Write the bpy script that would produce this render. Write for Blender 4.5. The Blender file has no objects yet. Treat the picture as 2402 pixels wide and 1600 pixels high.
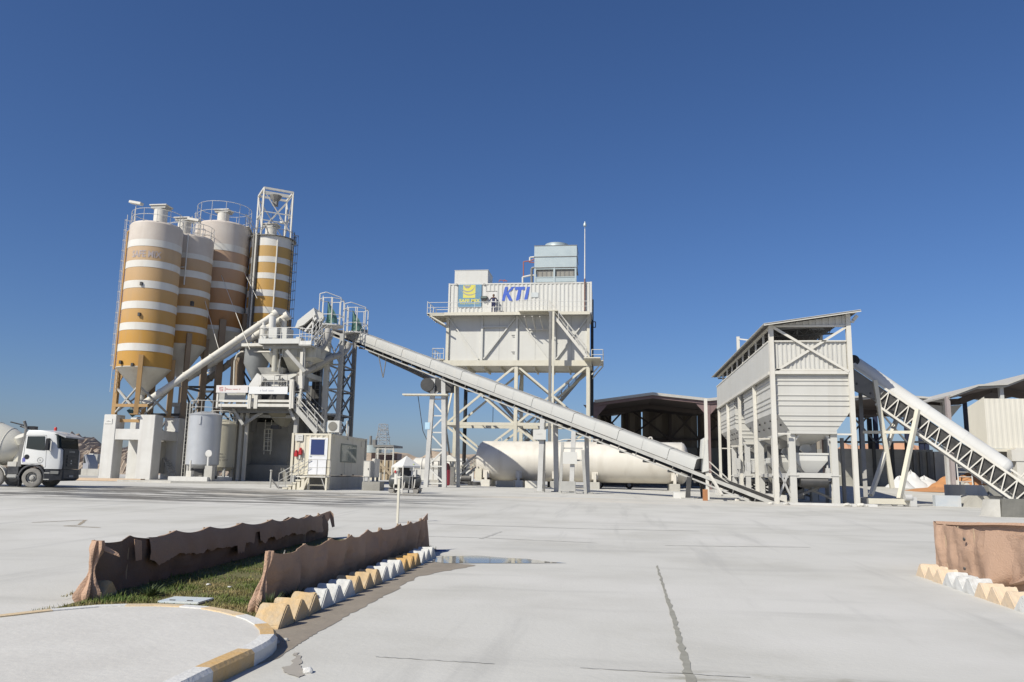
import bpy, bmesh, math, random
from mathutils import Vector as V, Matrix as M4, noise as mnoise

# ------------------------------------------------------------------ camera
C = bpy.context.scene.collection
SC = bpy.context.scene
FPX, PITCH, ROLL, YAW = 1880.0, math.radians(9.5), math.radians(1.0), math.radians(7.3)
EYE = V((0, 0, 1.6))
_f = V((-math.sin(YAW) * math.cos(PITCH), math.cos(YAW) * math.cos(PITCH), math.sin(PITCH)))
_r0 = V((math.cos(YAW), math.sin(YAW), 0)); _u0 = _r0.cross(_f)
_r = math.cos(ROLL) * _r0 + math.sin(ROLL) * _u0
_u = math.cos(ROLL) * _u0 - math.sin(ROLL) * _r0
cam = bpy.data.objects.new('camera', bpy.data.cameras.new('camera')); C.objects.link(cam)
cam.data.sensor_width = 36.0; cam.data.lens = 36.0 * FPX / 2402.0
cam.data.clip_start = 0.1; cam.data.clip_end = 6000
m = M4((_r, _u, -_f)).transposed().to_4x4(); m.translation = EYE
cam.matrix_world = m
SC.camera = cam
# ------------------------------------------------------------------ sky, sun, exposure
SUN_EL, SUN_DIR = math.radians(41), V((-0.60, -0.80, 0)).normalized()   # horizontal direction towards the sun
SUN_ROT = math.atan2(SUN_DIR.x, SUN_DIR.y)
W = bpy.data.worlds.new('World'); SC.world = W; W.use_nodes = True
nt = W.node_tree; nt.nodes.clear()
sky = nt.nodes.new('ShaderNodeTexSky'); sky.sky_type = 'NISHITA'; sky.sun_disc = False
sky.sun_elevation = SUN_EL; sky.sun_rotation = SUN_ROT
sky.altitude = 0; sky.air_density = 1.0; sky.dust_density = 0.8; sky.ozone_density = 10.0
bg = nt.nodes.new('ShaderNodeBackground'); bg.inputs[1].default_value = 0.072
wo = nt.nodes.new('ShaderNodeOutputWorld')
hs = nt.nodes.new('ShaderNodeHueSaturation'); hs.inputs['Saturation'].default_value = 1.05; hs.inputs['Value'].default_value = 1.0
tn = nt.nodes.new('ShaderNodeMix'); tn.data_type = 'RGBA'; tn.blend_type = 'MULTIPLY'; tn.inputs[0].default_value = 1.0; tn.inputs[7].default_value = (1.05, 0.94, 0.97, 1)
nt.links.new(sky.outputs[0], tn.inputs[6]); nt.links.new(tn.outputs[2], hs.inputs['Color']); nt.links.new(hs.outputs[0], bg.inputs[0]); nt.links.new(bg.outputs[0], wo.inputs[0])
sd = bpy.data.lights.new('sun', 'SUN'); sd.energy = 3.9; sd.angle = math.radians(0.53); sd.color = (1.0, 0.955, 0.84)
sun = bpy.data.objects.new('sun', sd); C.objects.link(sun)
_sd = V((SUN_DIR.x * math.cos(SUN_EL), SUN_DIR.y * math.cos(SUN_EL), math.sin(SUN_EL)))
sun.rotation_euler = _sd.to_track_quat('Z', 'Y').to_euler(); sun.location = (-30, -40, 60)
vs = SC.view_settings; SC.display_settings.display_device = 'sRGB'
vs.view_transform = 'Standard'; vs.look = 'None'; vs.gamma = 1.0; vs.exposure = 0.42; vs.use_curve_mapping = False

# ------------------------------------------------------------------ survey helpers: where a sighted point stands in the yard
def ray(px, py): return _f * FPX + _r * (px - 1201) + _u * (800 - py)
def P(px, py, Y): d = ray(px, py); return EYE + d * (Y / d.y)
def PX(px, py, X): d = ray(px, py); return EYE + d * (X / d.x)
def PZ(px, py, z): d = ray(px, py); return EYE + d * ((z - 1.6) / d.z)
def sm(a, b, t):
    t = min(max((t - a) / (b - a), 0.0), 1.0); return t * t * (3 - 2 * t)
def gz(x, y):
    z = sm(14, 46, y) * (0.40 - 0.005 * min(max(x, -34), 34)) + 0.005 * min(max(y - 46, 0), 24)
    return z + 0.75 * sm(12, 17, x) * sm(57, 72, y)
def G(px, py):
    d = ray(px, py); z = 0.0
    for i in range(30):
        p = EYE + d * ((z - 1.6) / d.z); z = gz(p.x, p.y)
    return p

# ------------------------------------------------------------------ materials
MATS = {}
def mat(name, col, rough=0.7, col2=None, scale=3.0, amt=0.35, metal=0.0, bump=0.0, bscale=None, dust=0.0, detail=6.0, streak=None, spec=0.35, contrast=(0.38, 0.66)):
    """Principled material: base colour broken by noise, optional vertical rain streaks, dust on upward faces, bump."""
    if name in MATS: return MATS[name]
    m = bpy.data.materials.new(name); m.use_nodes = True; MATS[name] = m
    n = m.node_tree.nodes; l = m.node_tree.links
    b = n['Principled BSDF']; b.inputs['Roughness'].default_value = rough; b.inputs['Metallic'].default_value = metal
    b.inputs['Specular IOR Level'].default_value = spec
    tc = n.new('ShaderNodeTexCoord')
    if col2 is None: col2 = tuple(c * 0.72 for c in col)
    nz = n.new('ShaderNodeTexNoise'); nz.inputs['Scale'].default_value = scale; nz.inputs['Detail'].default_value = detail; nz.inputs['Roughness'].default_value = 0.62
    l.new(tc.outputs['Object'], nz.inputs['Vector'])
    cr = n.new('ShaderNodeMapRange'); cr.inputs[1].default_value = contrast[0]; cr.inputs[2].default_value = contrast[1]; cr.inputs[4].default_value = amt
    l.new(nz.outputs['Fac'], cr.inputs[0])
    mx = n.new('ShaderNodeMix'); mx.data_type = 'RGBA'
    mx.inputs[6].default_value = (*col, 1); mx.inputs[7].default_value = (*col2, 1)
    l.new(cr.outputs[0], mx.inputs[0]); out = mx.outputs[2]
    if streak:
        mp = n.new('ShaderNodeMapping'); mp.inputs['Scale'].default_value = (streak[1], streak[1], streak[1] * 0.06)
        l.new(tc.outputs['Object'], mp.inputs[0])
        s = n.new('ShaderNodeTexNoise'); s.inputs['Scale'].default_value = 1.0; s.inputs['Detail'].default_value = 4
        l.new(mp.outputs[0], s.inputs['Vector'])
        r2 = n.new('ShaderNodeMapRange'); r2.inputs[1].default_value = 0.52; r2.inputs[2].default_value = 0.72; r2.inputs[4].default_value = streak[2]
        l.new(s.outputs['Fac'], r2.inputs[0])
        m2 = n.new('ShaderNodeMix'); m2.data_type = 'RGBA'; m2.inputs[7].default_value = (*streak[0], 1)
        l.new(r2.outputs[0], m2.inputs[0]); l.new(out, m2.inputs[6]); out = m2.outputs[2]
    if dust > 0:
        ge = n.new('ShaderNodeNewGeometry'); sx = n.new('ShaderNodeSeparateXYZ'); l.new(ge.outputs['Normal'], sx.inputs[0])
        r3 = n.new('ShaderNodeMapRange'); r3.inputs[1].default_value = 0.25; r3.inputs[2].default_value = 0.9; r3.inputs[4].default_value = dust
        l.new(sx.outputs[2], r3.inputs[0])
        m3 = n.new('ShaderNodeMix'); m3.data_type = 'RGBA'; m3.inputs[7].default_value = (0.62, 0.59, 0.54, 1)
        l.new(r3.outputs[0], m3.inputs[0]); l.new(out, m3.inputs[6]); out = m3.outputs[2]
    l.new(out, b.inputs['Base Color'])
    if bump > 0:
        bn = n.new('ShaderNodeTexNoise'); bn.inputs['Scale'].default_value = bscale or scale * 4; bn.inputs['Detail'].default_value = 8
        l.new(tc.outputs['Object'], bn.inputs['Vector'])
        bp = n.new('ShaderNodeBump'); bp.inputs['Strength'].default_value = bump; bp.inputs['Distance'].default_value = 0.05
        l.new(bn.outputs['Fac'], bp.inputs['Height']); l.new(bp.outputs[0], b.inputs['Normal'])
    return m
DIRT = (0.40, 0.37, 0.32)
WHITE = mat('white_paint', (0.64, 0.63, 0.595), 0.5, DIRT, 1.3, 0.22, streak=(DIRT, 3.0, 0.35))
PANEL = mat('white_panel', (0.57, 0.565, 0.53), 0.45, (0.50, 0.485, 0.445), 0.8, 0.25, streak=((0.5, 0.47, 0.42), 2.5, 0.3))
CREAM = mat('cream_steel', (0.60, 0.57, 0.475), 0.5, (0.45, 0.40, 0.31), 1.5, 0.3)
BEIGE = mat('beige_container_paint', (0.62, 0.58, 0.47), 0.5, (0.48, 0.42, 0.32), 1.2, 0.25, streak=((0.42, 0.36, 0.27), 3.0, 0.4))
BONE = mat('bone_paint', (0.60, 0.58, 0.525), 0.55, (0.5, 0.46, 0.39), 1.2, 0.3, streak=((0.45, 0.41, 0.35), 2.5, 0.35))
GREY = mat('dusty_grey_steel', (0.40, 0.395, 0.37), 0.6, (0.25, 0.24, 0.22), 2.0, 0.4, dust=0.6)
MIDG = mat('dusty_dark_steel', (0.20, 0.195, 0.185), 0.6, (0.10, 0.10, 0.095), 2.0, 0.4, dust=0.5)
LGREY = mat('light_grey_steel', (0.50, 0.495, 0.475), 0.5, (0.38, 0.37, 0.35), 1.5, 0.4)
DARK = mat('dark_steel', (0.045, 0.045, 0.045), 0.55, (0.09, 0.085, 0.08), 2.0, 0.5, dust=0.25)
BLACK = mat('black_plastic', (0.018, 0.018, 0.02), 0.4, (0.05, 0.05, 0.05), 4, 0.5)
GALV = mat('galvanised_sheet', (0.44, 0.50, 0.50), 0.42, (0.36, 0.42, 0.43), 1.5, 0.5, metal=0.25)
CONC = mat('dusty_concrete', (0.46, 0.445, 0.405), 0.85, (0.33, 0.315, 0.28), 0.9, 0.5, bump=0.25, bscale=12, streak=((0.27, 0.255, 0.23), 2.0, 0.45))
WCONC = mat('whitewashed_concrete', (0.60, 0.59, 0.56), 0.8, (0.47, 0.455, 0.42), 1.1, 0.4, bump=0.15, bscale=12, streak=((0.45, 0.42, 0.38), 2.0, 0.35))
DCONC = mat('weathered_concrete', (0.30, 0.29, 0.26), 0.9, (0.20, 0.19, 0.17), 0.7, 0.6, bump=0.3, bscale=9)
RUST = mat('ochre_steel', (0.47, 0.29, 0.115), 0.6, (0.33, 0.20, 0.10), 1.5, 0.4)
REDP = mat('red_oxide_steel', (0.21, 0.145, 0.14), 0.6, (0.13, 0.085, 0.08), 1.5, 0.4)
RED = mat('red_paint', (0.45, 0.03, 0.035), 0.4, (0.3, 0.03, 0.03), 3, 0.4)
TYRE = mat('dusty_tyre', (0.27, 0.255, 0.23), 0.9, (0.14, 0.135, 0.125), 4, 0.5, bump=0.3, bscale=30)
BELT = mat('black_belt', (0.03, 0.03, 0.03), 0.7, (0.09, 0.085, 0.08), 3, 0.6)
def glass(name, col, rough=0.06):
    m = mat(name, col, rough, tuple(c * 0.8 for c in col), 2, 0.5, spec=0.8); return m
GLASS = glass('dark_glass', (0.02, 0.028, 0.03)); BLUEG = glass('blue_glass', (0.012, 0.03, 0.13)); GREENG = glass('green_tinted_glass', (0.16, 0.19, 0.15))

# ------------------------------------------------------------------ mesh builder
class MB:
    def __init__(s): s.v = []; s.f = []; s.mi = []; s.cur = 0
    def add(s, vs, fs):
        o = len(s.v); s.v += [tuple(v) for v in vs]
        for f in fs: s.f.append([o + i for i in f]); s.mi.append(s.cur)
        return s
    def box(s, a, b):
        x0, x1 = sorted((a[0], b[0])); y0, y1 = sorted((a[1], b[1])); z0, z1 = sorted((a[2], b[2]))
        return s.add([(x0, y0, z0), (x1, y0, z0), (x1, y1, z0), (x0, y1, z0), (x0, y0, z1), (x1, y0, z1), (x1, y1, z1), (x0, y1, z1)],
                     [(3, 2, 1, 0), (4, 5, 6, 7), (0, 1, 5, 4), (1, 2, 6, 5), (2, 3, 7, 6), (3, 0, 4, 7)])
    def cbox(s, c, d): return s.box([c[i] - d[i] / 2 for i in range(3)], [c[i] + d[i] / 2 for i in range(3)])
    def beam(s, p, q, w, h=None, up=(0, 0, 1)):
        p = V(p); q = V(q); h = h or w; d = (q - p)
        if d.length < 1e-6: return s
        d.normalize(); up = V(up)
        if abs(d.dot(up)) > 0.98: up = V((0, 1, 0)) if abs(d.y) < 0.9 else V((1, 0, 0))
        a = d.cross(up).normalized() * (w / 2); b = a.cross(d).normalized() * (h / 2)
        vs = [p - a - b, p + a - b, p + a + b, p - a + b, q - a - b, q + a - b, q + a + b, q - a + b]
        return s.add(vs, [(0, 1, 2, 3), (7, 6, 5, 4), (4, 5, 1, 0), (5, 6, 2, 1), (6, 7, 3, 2), (7, 4, 0, 3)])
    def tube(s, p, q, r, n=8, r2=None, cap=True):
        p = V(p); q = V(q); r2 = r if r2 is None else r2; d = (q - p)
        if d.length < 1e-6: return s
        d.normalize()
        a = d.cross(V((0, 0, 1)) if abs(d.z) < 0.9 else V((1, 0, 0))).normalized(); b = d.cross(a)
        vs = []
        for c, rr in ((p, r), (q, r2)):
            for i in range(n):
                t = 2 * math.pi * i / n; vs.append(c + a * (rr * math.cos(t)) + b * (rr * math.sin(t)))
        fs = [(i, (i + 1) % n, n + (i + 1) % n, n + i) for i in range(n)]
        if cap: fs += [tuple(range(n))[::-1], tuple(range(n, 2 * n))]
        return s.add(vs, fs)
    def path(s, pts, r, n=6):
        for a, b in zip(pts[:-1], pts[1:]): s.tube(a, b, r, n)
        return s
    def loft(s, rings, cap=True, closed=True):
        n = len(rings[0]); vs = [p for r in rings for p in r]; fs = []
        for k in range(len(rings) - 1):
            for i in range(n if closed else n - 1):
                j = (i + 1) % n; fs.append((k * n + i, k * n + j, (k + 1) * n + j, (k + 1) * n + i))
        if cap and closed: fs += [tuple(range(n))[::-1], tuple(range((len(rings) - 1) * n, len(rings) * n))]
        return s.add(vs, fs)
    def lathe(s, prof, c, n=40, axis=(0, 0, 1), cap=True):
        ax = V(axis).normalized(); a = ax.cross(V((0, 0, 1)) if abs(ax.z) < 0.9 else V((1, 0, 0))).normalized(); b = ax.cross(a)
        if abs(ax.z) > 0.9: a, b = V((1, 0, 0)), V((0, 1, 0))
        c = V(c); rings = []
        for r, z in prof:
            rings.append([c + ax * z + a * (r * math.cos(2 * math.pi * i / n)) + b * (r * math.sin(2 * math.pi * i / n)) for i in range(n)])
        return s.loft(rings, cap)
    def prism(s, poly, vec):
        vec = V(vec); n = len(poly); poly = [V(p) for p in poly]
        fs = [tuple(range(n))[::-1], tuple(range(n, 2 * n))] + [(i, (i + 1) % n, n + (i + 1) % n, n + i) for i in range(n)]
        return s.add(poly + [p + vec for p in poly], fs)
    def corr(s, p0, u, v, pitch=0.28, depth=0.05, nrm=None, flat=0.5):
        """trapezoid-corrugated sheet from p0 along u (across the ribs), v along the ribs"""
        p0 = V(p0); u = V(u); v = V(v); L = u.length; ud = u / L
        nn = V(nrm) if nrm is not None else ud.cross(v).normalized()
        k = max(1, round(L / pitch)); pt = L / k; xs = []
        for i in range(k):
            x = i * pt; xs += [(x, 0), (x + pt * flat * 0.72, 0), (x + pt * 0.5, depth), (x + pt * (0.5 + flat * 0.72), depth)]
        xs.append((L, 0))
        lo = [p0 + ud * x + nn * d for x, d in xs]; hi = [p + v for p in lo]; n = len(lo)
        return s.add(lo + hi, [(i, i + 1, n + i + 1, n + i) for i in range(n - 1)])
    def rail(s, pts, h=1.1, r=0.025, mid=True, post=1.5, n=6, kick=0.0):
        """handrail along floor points: posts, top rail, knee rail, optional kick plate"""
        pts = [V(p) for p in pts]; up = V((0, 0, 1))
        for a, b in zip(pts[:-1], pts[1:]):
            L = (b - a).length; k = max(1, round(L / post))
            for i in range(k + 1): q = a.lerp(b, i / k); s.tube(q, q + up * h, r, n)
            s.tube(a + up * h, b + up * h, r, n)
            if mid: s.tube(a + up * h * 0.52, b + up * h * 0.52, r * 0.8, n)
            if kick: s.beam(a + up * kick / 2, b + up * kick / 2, 0.012, kick)
        return s
    def ladder(s, p, q, side, w=0.45, step=0.3, r=0.022, cage=0.0, out=None, c0=2.2):
        p = V(p); q = V(q); sd = V(side).normalized() * (w / 2); L = (q - p).length
        s.tube(p - sd, q - sd, r, 5); s.tube(p + sd, q + sd, r, 5)
        for i in range(1, int(L / step)):
            c = p.lerp(q, i * step / L); s.tube(c - sd, c + sd, r * 0.7, 4)
        if cage:
            o = V(out).normalized(); d = (q - p).normalized(); t = c0; prev = None
            while t < L + 0.01:
                c = p + d * t; hoop = [c + V(side).normalized() * (cage * 0.5 * math.cos(a)) + o * (cage * math.sin(a)) for a in [math.pi * i / 8 for i in range(9)]]
                s.path(hoop, r * 0.8, 4)
                if prev:
                    for i in (1, 4, 7): s.tube(prev[i], hoop[i], r * 0.6, 4)
                prev = hoop; t += 0.9
        return s
    def stair(s, a, b, width_dir, w=0.9, steps=12, rail=True, treads=True, rr=0.024, side='both', sd=0.22):
        """flight from foot a to head b; stringers, treads, handrails"""
        a = V(a); b = V(b); wd = V(width_dir).normalized() * (w / 2); up = V((0, 0, 1))
        for sg in (-1, 1): s.beam(a + wd * sg, b + wd * sg, 0.05, sd)
        h = (b - a); h.z = 0; hd = h.normalized() * 0.13
        if treads:
            for i in range(1, steps):
                c = a.lerp(b, i / steps); s.add([c - wd - hd, c + wd - hd, c + wd + hd, c - wd + hd, c - wd - hd + up * 0.035, c + wd - hd + up * 0.035, c + wd + hd + up * 0.035, c - wd + hd + up * 0.035],
                    [(3, 2, 1, 0), (4, 5, 6, 7), (0, 1, 5, 4), (1, 2, 6, 5), (2, 3, 7, 6), (3, 0, 4, 7)])
        if rail:
            for sg in ((-1, 1) if side == 'both' else (side,)):
                o = wd * sg
                s.tube(a + o + up * 1.0, b + o + up * 1.0, rr, 6); s.tube(a + o + up * 0.52, b + o + up * 0.52, rr * 0.8, 6)
                k = max(2, round((b - a).length / 1.3))
                for i in range(k + 1): c = a.lerp(b, i / k) + o; s.tube(c, c + up * 1.0, rr, 6)
        return s
    def mesh(s, name, mats, off=V((0, 0, 0)), smooth=True, bevel=0.0, ang=35):
        me = bpy.data.meshes.new(name)
        me.from_pydata([(v[0] - off[0], v[1] - off[1], v[2] - off[2]) for v in s.v], [], s.f)
        for mm in (mats if isinstance(mats, (list, tuple)) else [mats]): me.materials.append(mm)
        if any(s.mi): me.polygons.foreach_set('material_index', s.mi)
        bm = bmesh.new(); bm.from_mesh(me)
        bmesh.ops.recalc_face_normals(bm, faces=bm.faces)
        if bevel: bmesh.ops.bevel(bm, geom=[e for e in bm.edges if e.is_manifold and e.calc_face_angle(0) > 0.6], offset=bevel, segments=2, affect='EDGES', clamp_overlap=True)
        bm.to_mesh(me); bm.free()
        if smooth:
            me.polygons.foreach_set('use_smooth', [True] * len(me.polygons)); me.set_sharp_from_angle(angle=math.radians(ang))
        me.update(); return me

def tag(o, label=None, cat=None, group=None, kind=None):
    if label: o['label'] = label
    if cat: o['category'] = cat
    if group: o['group'] = group
    if kind: o['kind'] = kind
    return o
def thing(name, label, cat, loc=(0, 0, 0), group=None, rz=0.0):
    o = bpy.data.objects.new(name, None); C.objects.link(o); o.location = loc; o.rotation_euler = (0, 0, rz); o.empty_display_size = 0.3
    return tag(o, label, cat, group)
def part(name, mb, mats, root, parent=None, label=None, local=False, **k):
    """mesh part; vertices are written in yard coordinates unless local (then in the thing's own frame)"""
    off = V((0, 0, 0)) if local else V(root.location)
    o = bpy.data.objects.new(name, mb.mesh(name, mats, off, **k)); C.objects.link(o); o.parent = parent or root
    if label: o['label'] = label
    return o
def solo(name, mb, mats, label, cat, loc=None, group=None, **k):
    loc = V(loc) if loc is not None else V((0, 0, 0))
    o = bpy.data.objects.new(name, mb.mesh(name, mats, loc, **k)); C.objects.link(o); o.location = loc
    return tag(o, label, cat, group)
def struct(name, mb, mats, **k):
    o = bpy.data.objects.new(name, mb.mesh(name, mats, **k)); C.objects.link(o); o['kind'] = 'structure'; return o
def copy_thing(root, loc, rz=None):
    r = root.copy(); C.objects.link(r); r.location = loc
    if rz is not None: r.rotation_euler = (0, 0, rz)
    for ch in list(root.children):
        c = ch.copy(); C.objects.link(c); c.parent = r
        for g in ch.children:
            d = g.copy(); C.objects.link(d); d.parent = c
    return r
def text_mb(body, origin, xdir, ydir, height, shear=0.0, depth=0.02, align='LEFT', width=None, bold=0.0):
    """lettering turned into a mesh, standing on origin, xdir along the line"""
    cu = bpy.data.curves.new('lettering', 'FONT'); cu.body = body; cu.size = 1.0; cu.shear = shear; cu.align_x = align; cu.offset = bold
    cu.extrude = 0.0; cu.resolution_u = 3
    ob = bpy.data.objects.new('lettering', cu); C.objects.link(ob)
    dg = bpy.context.evaluated_depsgraph_get(); me = ob.evaluated_get(dg).to_mesh()
    pts = [v.co.copy() for v in me.vertices]; fs = [tuple(p.vertices) for p in me.polygons]
    ob.evaluated_get(dg).to_mesh_clear(); C.objects.unlink(ob); bpy.data.objects.remove(ob); bpy.data.curves.remove(cu)
    x0 = min(p.x for p in pts); x1 = max(p.x for p in pts); y0 = min(p.y for p in pts); y1 = max(p.y for p in pts)
    sy = height / (y1 - y0); sx = (width / (x1 - x0)) if width else sy
    xd = V(xdir).normalized(); yd = V(ydir).normalized(); nd = xd.cross(yd)
    cx = x0 if align == 'LEFT' else (x0 + x1) / 2
    mb = MB(); mb.add([V(origin) + xd * ((p.x - cx) * sx) + yd * ((p.y - y0) * sy) + nd * depth for p in pts], fs)
    return mb
# ================================================================== ground
def ground_material():
    m = bpy.data.materials.new('dusty_yard_concrete'); m.use_nodes = True
    n = m.node_tree.nodes; l = m.node_tree.links; b = n['Principled BSDF']; b.inputs['Specular IOR Level'].default_value = 0.3
    tc = n.new('ShaderNodeTexCoord')
    def noise(scale, sx=1, sy=1, det=6, rough=0.6, off=0.0, rot=0.0):
        mp = n.new('ShaderNodeMapping'); mp.inputs['Scale'].default_value = (sx, sy, 1); mp.inputs['Location'].default_value = (off, off, 0); mp.inputs['Rotation'].default_value = (0, 0, rot)
        l.new(tc.outputs['Object'], mp.inputs[0]); z = n.new('ShaderNodeTexNoise'); z.inputs['Scale'].default_value = scale; z.inputs['Detail'].default_value = det; z.inputs['Roughness'].default_value = rough
        l.new(mp.outputs[0], z.inputs['Vector']); return z.outputs['Fac']
    def rng(x, a, c, lo=0.0, hi=1.0):
        r = n.new('ShaderNodeMapRange'); r.interpolation_type = 'SMOOTHSTEP'
        for i, v in ((1, a), (2, c), (3, lo), (4, hi)): r.inputs[i].default_value = v
        l.new(x, r.inputs[0]); return r.outputs[0]
    def mul(a, c):
        q = n.new('ShaderNodeMath'); q.operation = 'MULTIPLY'
        for i, v in enumerate((a, c)):
            if isinstance(v, (int, float)): q.inputs[i].default_value = v
            else: l.new(v, q.inputs[i])
        return q.outputs[0]
    def mix(base, col, fac):
        x = n.new('ShaderNodeMix'); x.data_type = 'RGBA'; l.new(fac, x.inputs[0])
        if isinstance(base, tuple): x.inputs[6].default_value = (*base, 1)
        else: l.new(base, x.inputs[6])
        x.inputs[7].default_value = (*col, 1); return x.outputs[2]
    sx = n.new('ShaderNodeSeparateXYZ'); l.new(tc.outputs['Object'], sx.inputs[0]); X, Y = sx.outputs[0], sx.outputs[1]
    c = mix((0.545, 0.53, 0.485), (0.44, 0.425, 0.38), mul(rng(noise(0.35), 0.4, 0.7), 0.7))
    c = mix(c, (0.61, 0.59, 0.55), mul(rng(noise(0.16, 1, 1, off=17.3), 0.48, 0.7), 0.6))
    c = mix(c, (0.41, 0.40, 0.365), mul(rng(noise(0.5, 0.22, 1.3, off=5.1), 0.53, 0.70), 0.55))          # cross-wise sweep marks
    c = mix(c, (0.40, 0.39, 0.36), mul(rng(noise(0.9, 1.5, 0.12, off=9.7, rot=-0.12), 0.55, 0.72), 0.5))   # wheel tracks along the yard
    c = mix(c, (0.30, 0.29, 0.26), mul(rng(noise(9, 1, 1, det=9, rough=0.75, off=2.2), 0.62, 0.8), 0.4))     # speckle
    # damp patches spread over the apron in front of the batching tower
    reg = mul(mul(rng(Y, 29.5, 33.5), rng(Y, 47, 43)), mul(rng(X, -34, -27), rng(X, -4, -11)))
    damp = mul(rng(noise(0.55, 0.30, 1.4, det=9, rough=0.68, off=31.0), 0.455, 0.53), reg)
    dry = mul(rng(noise(1.1, 0.5, 1.6, det=8, rough=0.7, off=51.0), 0.50, 0.58), reg); c = mix(c, (0.30, 0.285, 0.25), mul(dry, 0.7))
    c = mix(c, (0.115, 0.108, 0.095), mul(damp, 0.9))
    reg2 = mul(mul(rng(Y, 37, 40), rng(Y, 49, 46)), mul(rng(X, -31, -28), rng(X, -17, -22)))
    c = mix(c, (0.17, 0.16, 0.14), mul(mul(reg2, rng(noise(0.6, 0.6, 1, off=3.0), 0.38, 0.55)), 0.7))
    # scuffed dark stains near the joint, bottom of the picture
    reg3 = mul(mul(rng(Y, 6.55, 6.75), rng(Y, 7.35, 7.15)), mul(rng(X, 0.1, 0.6), rng(X, 2.6, 1.9)))
    c = mix(c, (0.27, 0.255, 0.20), mul(mul(reg3, rng(noise(2.3, 0.8, 2.2, off=8.0), 0.45, 0.66)), 0.7))
    reg4 = mul(mul(rng(Y, 39, 42), rng(Y, 47, 45)), mul(rng(X, -9, -5), rng(X, 14, 9)))
    c = mix(c, (0.60, 0.53, 0.42), mul(mul(reg4, rng(noise(0.7, 0.18, 1.6, off=12.0), 0.47, 0.58)), 0.6))
    reg5 = mul(mul(rng(Y, 36, 39), rng(Y, 48, 45)), mul(rng(X, -23, -19), rng(X, -9, -12)))
    c = mix(c, (0.58, 0.53, 0.44), mul(mul(reg5, rng(noise(0.8, 0.5, 1.2, off=22.0), 0.46, 0.58)), 0.6))
    l.new(c, b.inputs['Base Color'])
    l.new(rng(damp, 0, 1, 0.85, 0.45), b.inputs['Roughness'])
    bp = n.new('ShaderNodeBump'); bp.inputs['Strength'].default_value = 0.18; bp.inputs['Distance'].default_value = 0.03
    l.new(noise(14, 1, 1, 9), bp.inputs['Height']); l.new(bp.outputs[0], b.inputs['Normal'])
    return m
def steps(*segs):
    o = []
    for a, b, k in segs: o += [a + (b - a) * i / k for i in range(k)]
    return o + [segs[-1][1]]
gx = steps((-3000, -400, 4), (-400, -60, 8), (-60, 60, 60), (60, 400, 8), (400, 3000, 4))
gy = steps((-200, 0, 4), (0, 14, 7), (14, 80, 44), (80, 400, 8), (400, 4500, 6))
gm = MB()
gm.add([(x, y, gz(x, y)) for y in gy for x in gx], [(j * len(gx) + i, j * len(gx) + i + 1, (j + 1) * len(gx) + i + 1, (j + 1) * len(gx) + i) for j in range(len(gy) - 1) for i in range(len(gx) - 1)])
struct('ground', gm, ground_material())

def sheet(pix, z=0.004, wob=0.0, sub=1, seed=1):
    """flat patch on the ground through sighted outline points, its edge made irregular"""
    rnd = random.Random(seed); pts = [G(*p) for p in pix]; out = []
    for a, b in zip(pts, pts[1:] + pts[:1]):
        for i in range(sub):
            q = a.lerp(b, i / sub)
            if wob: q += V((rnd.uniform(-1, 1), rnd.uniform(-1, 1), 0)) * wob * (b - a).length / 2
            out.append(V((q.x, q.y, gz(q.x, q.y) + z)))
    mb = MB(); mb.add(out, [tuple(range(len(out)))]); return mb
JOINT = mat('joint_filler', (0.31, 0.30, 0.255), 0.9, (0.22, 0.21, 0.175), 6, 0.6)
def strip(pts, w, z=0.005, seed=0, col=JOINT, name='expansion_joint'):
    rnd = random.Random(seed); a = []; b = []; pts = [G(*p) for p in pts]; w0, w1 = w if isinstance(w, tuple) else (w, w)
    tot = len(pts) - 1; K = 24
    for s in range(tot):
        d = (pts[s + 1] - pts[s]).normalized(); nn = V((-d.y, d.x, 0))
        for i in range(K + (s == tot - 1)):
            t = (s + i / K) / tot; q = pts[s].lerp(pts[s + 1], i / K); ww = (w0 + (w1 - w0) * t) * rnd.uniform(0.55, 1.25) / 2; e = rnd.uniform(-1, 1) * 0.012
            for arr, sg in ((a, -1), (b, 1)):
                r = q + nn * (sg * ww + e); arr.append(V((r.x, r.y, gz(r.x, r.y) + z)))
    mb = MB(); k = len(a); mb.add(a + b, [(i, i + 1, k + i + 1, k + i) for i in range(k - 1)])
    return struct(name, mb, col)
strip([(1541, 1327), (1580, 1450), (1622, 1605)], (0.035, 0.075), seed=1)
HAIR = mat('hairline_crack', (0.40, 0.39, 0.355), 0.9, (0.5, 0.485, 0.45), 3, 0.8)
strip([(880, 1541), (1160, 1558)], 0.016, seed=2, col=HAIR)
strip([(1360, 1567), (1760, 1590)], 0.018, seed=3, col=HAIR)
strip([(985, 1258), (1135, 1262), (1400, 1274)], 0.05, seed=4, col=HAIR)
strip([(1128, 1264), (1176, 1247)], 0.10, seed=5, col=HAIR)
strip([(1560, 1280), (1900, 1284)], 0.06, seed=6, col=HAIR)
strip([(985, 1228), (1350, 1240), (1640, 1246)], 0.08, seed=7, col=HAIR)
strip([(75, 1226), (200, 1220), (185, 1232), (150, 1234), (235, 1238)], 0.11, seed=8, col=mat('rusty_crack', (0.34, 0.29, 0.22), 0.9))
DAMP = mat('damp_soil_film', (0.285, 0.245, 0.195), 0.75, (0.21, 0.18, 0.145), 2.5, 0.6, bump=0.15, bscale=15)
struct('wet_ground', sheet([(640, 1478), (760, 1427), (880, 1375), (1008, 1318), (1120, 1326), (985, 1352), (905, 1396), (830, 1436), (752, 1480), (700, 1512), (652, 1545), (600, 1562), (655, 1505)], 0.004, 0.035, 12, 4), DAMP)
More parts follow.
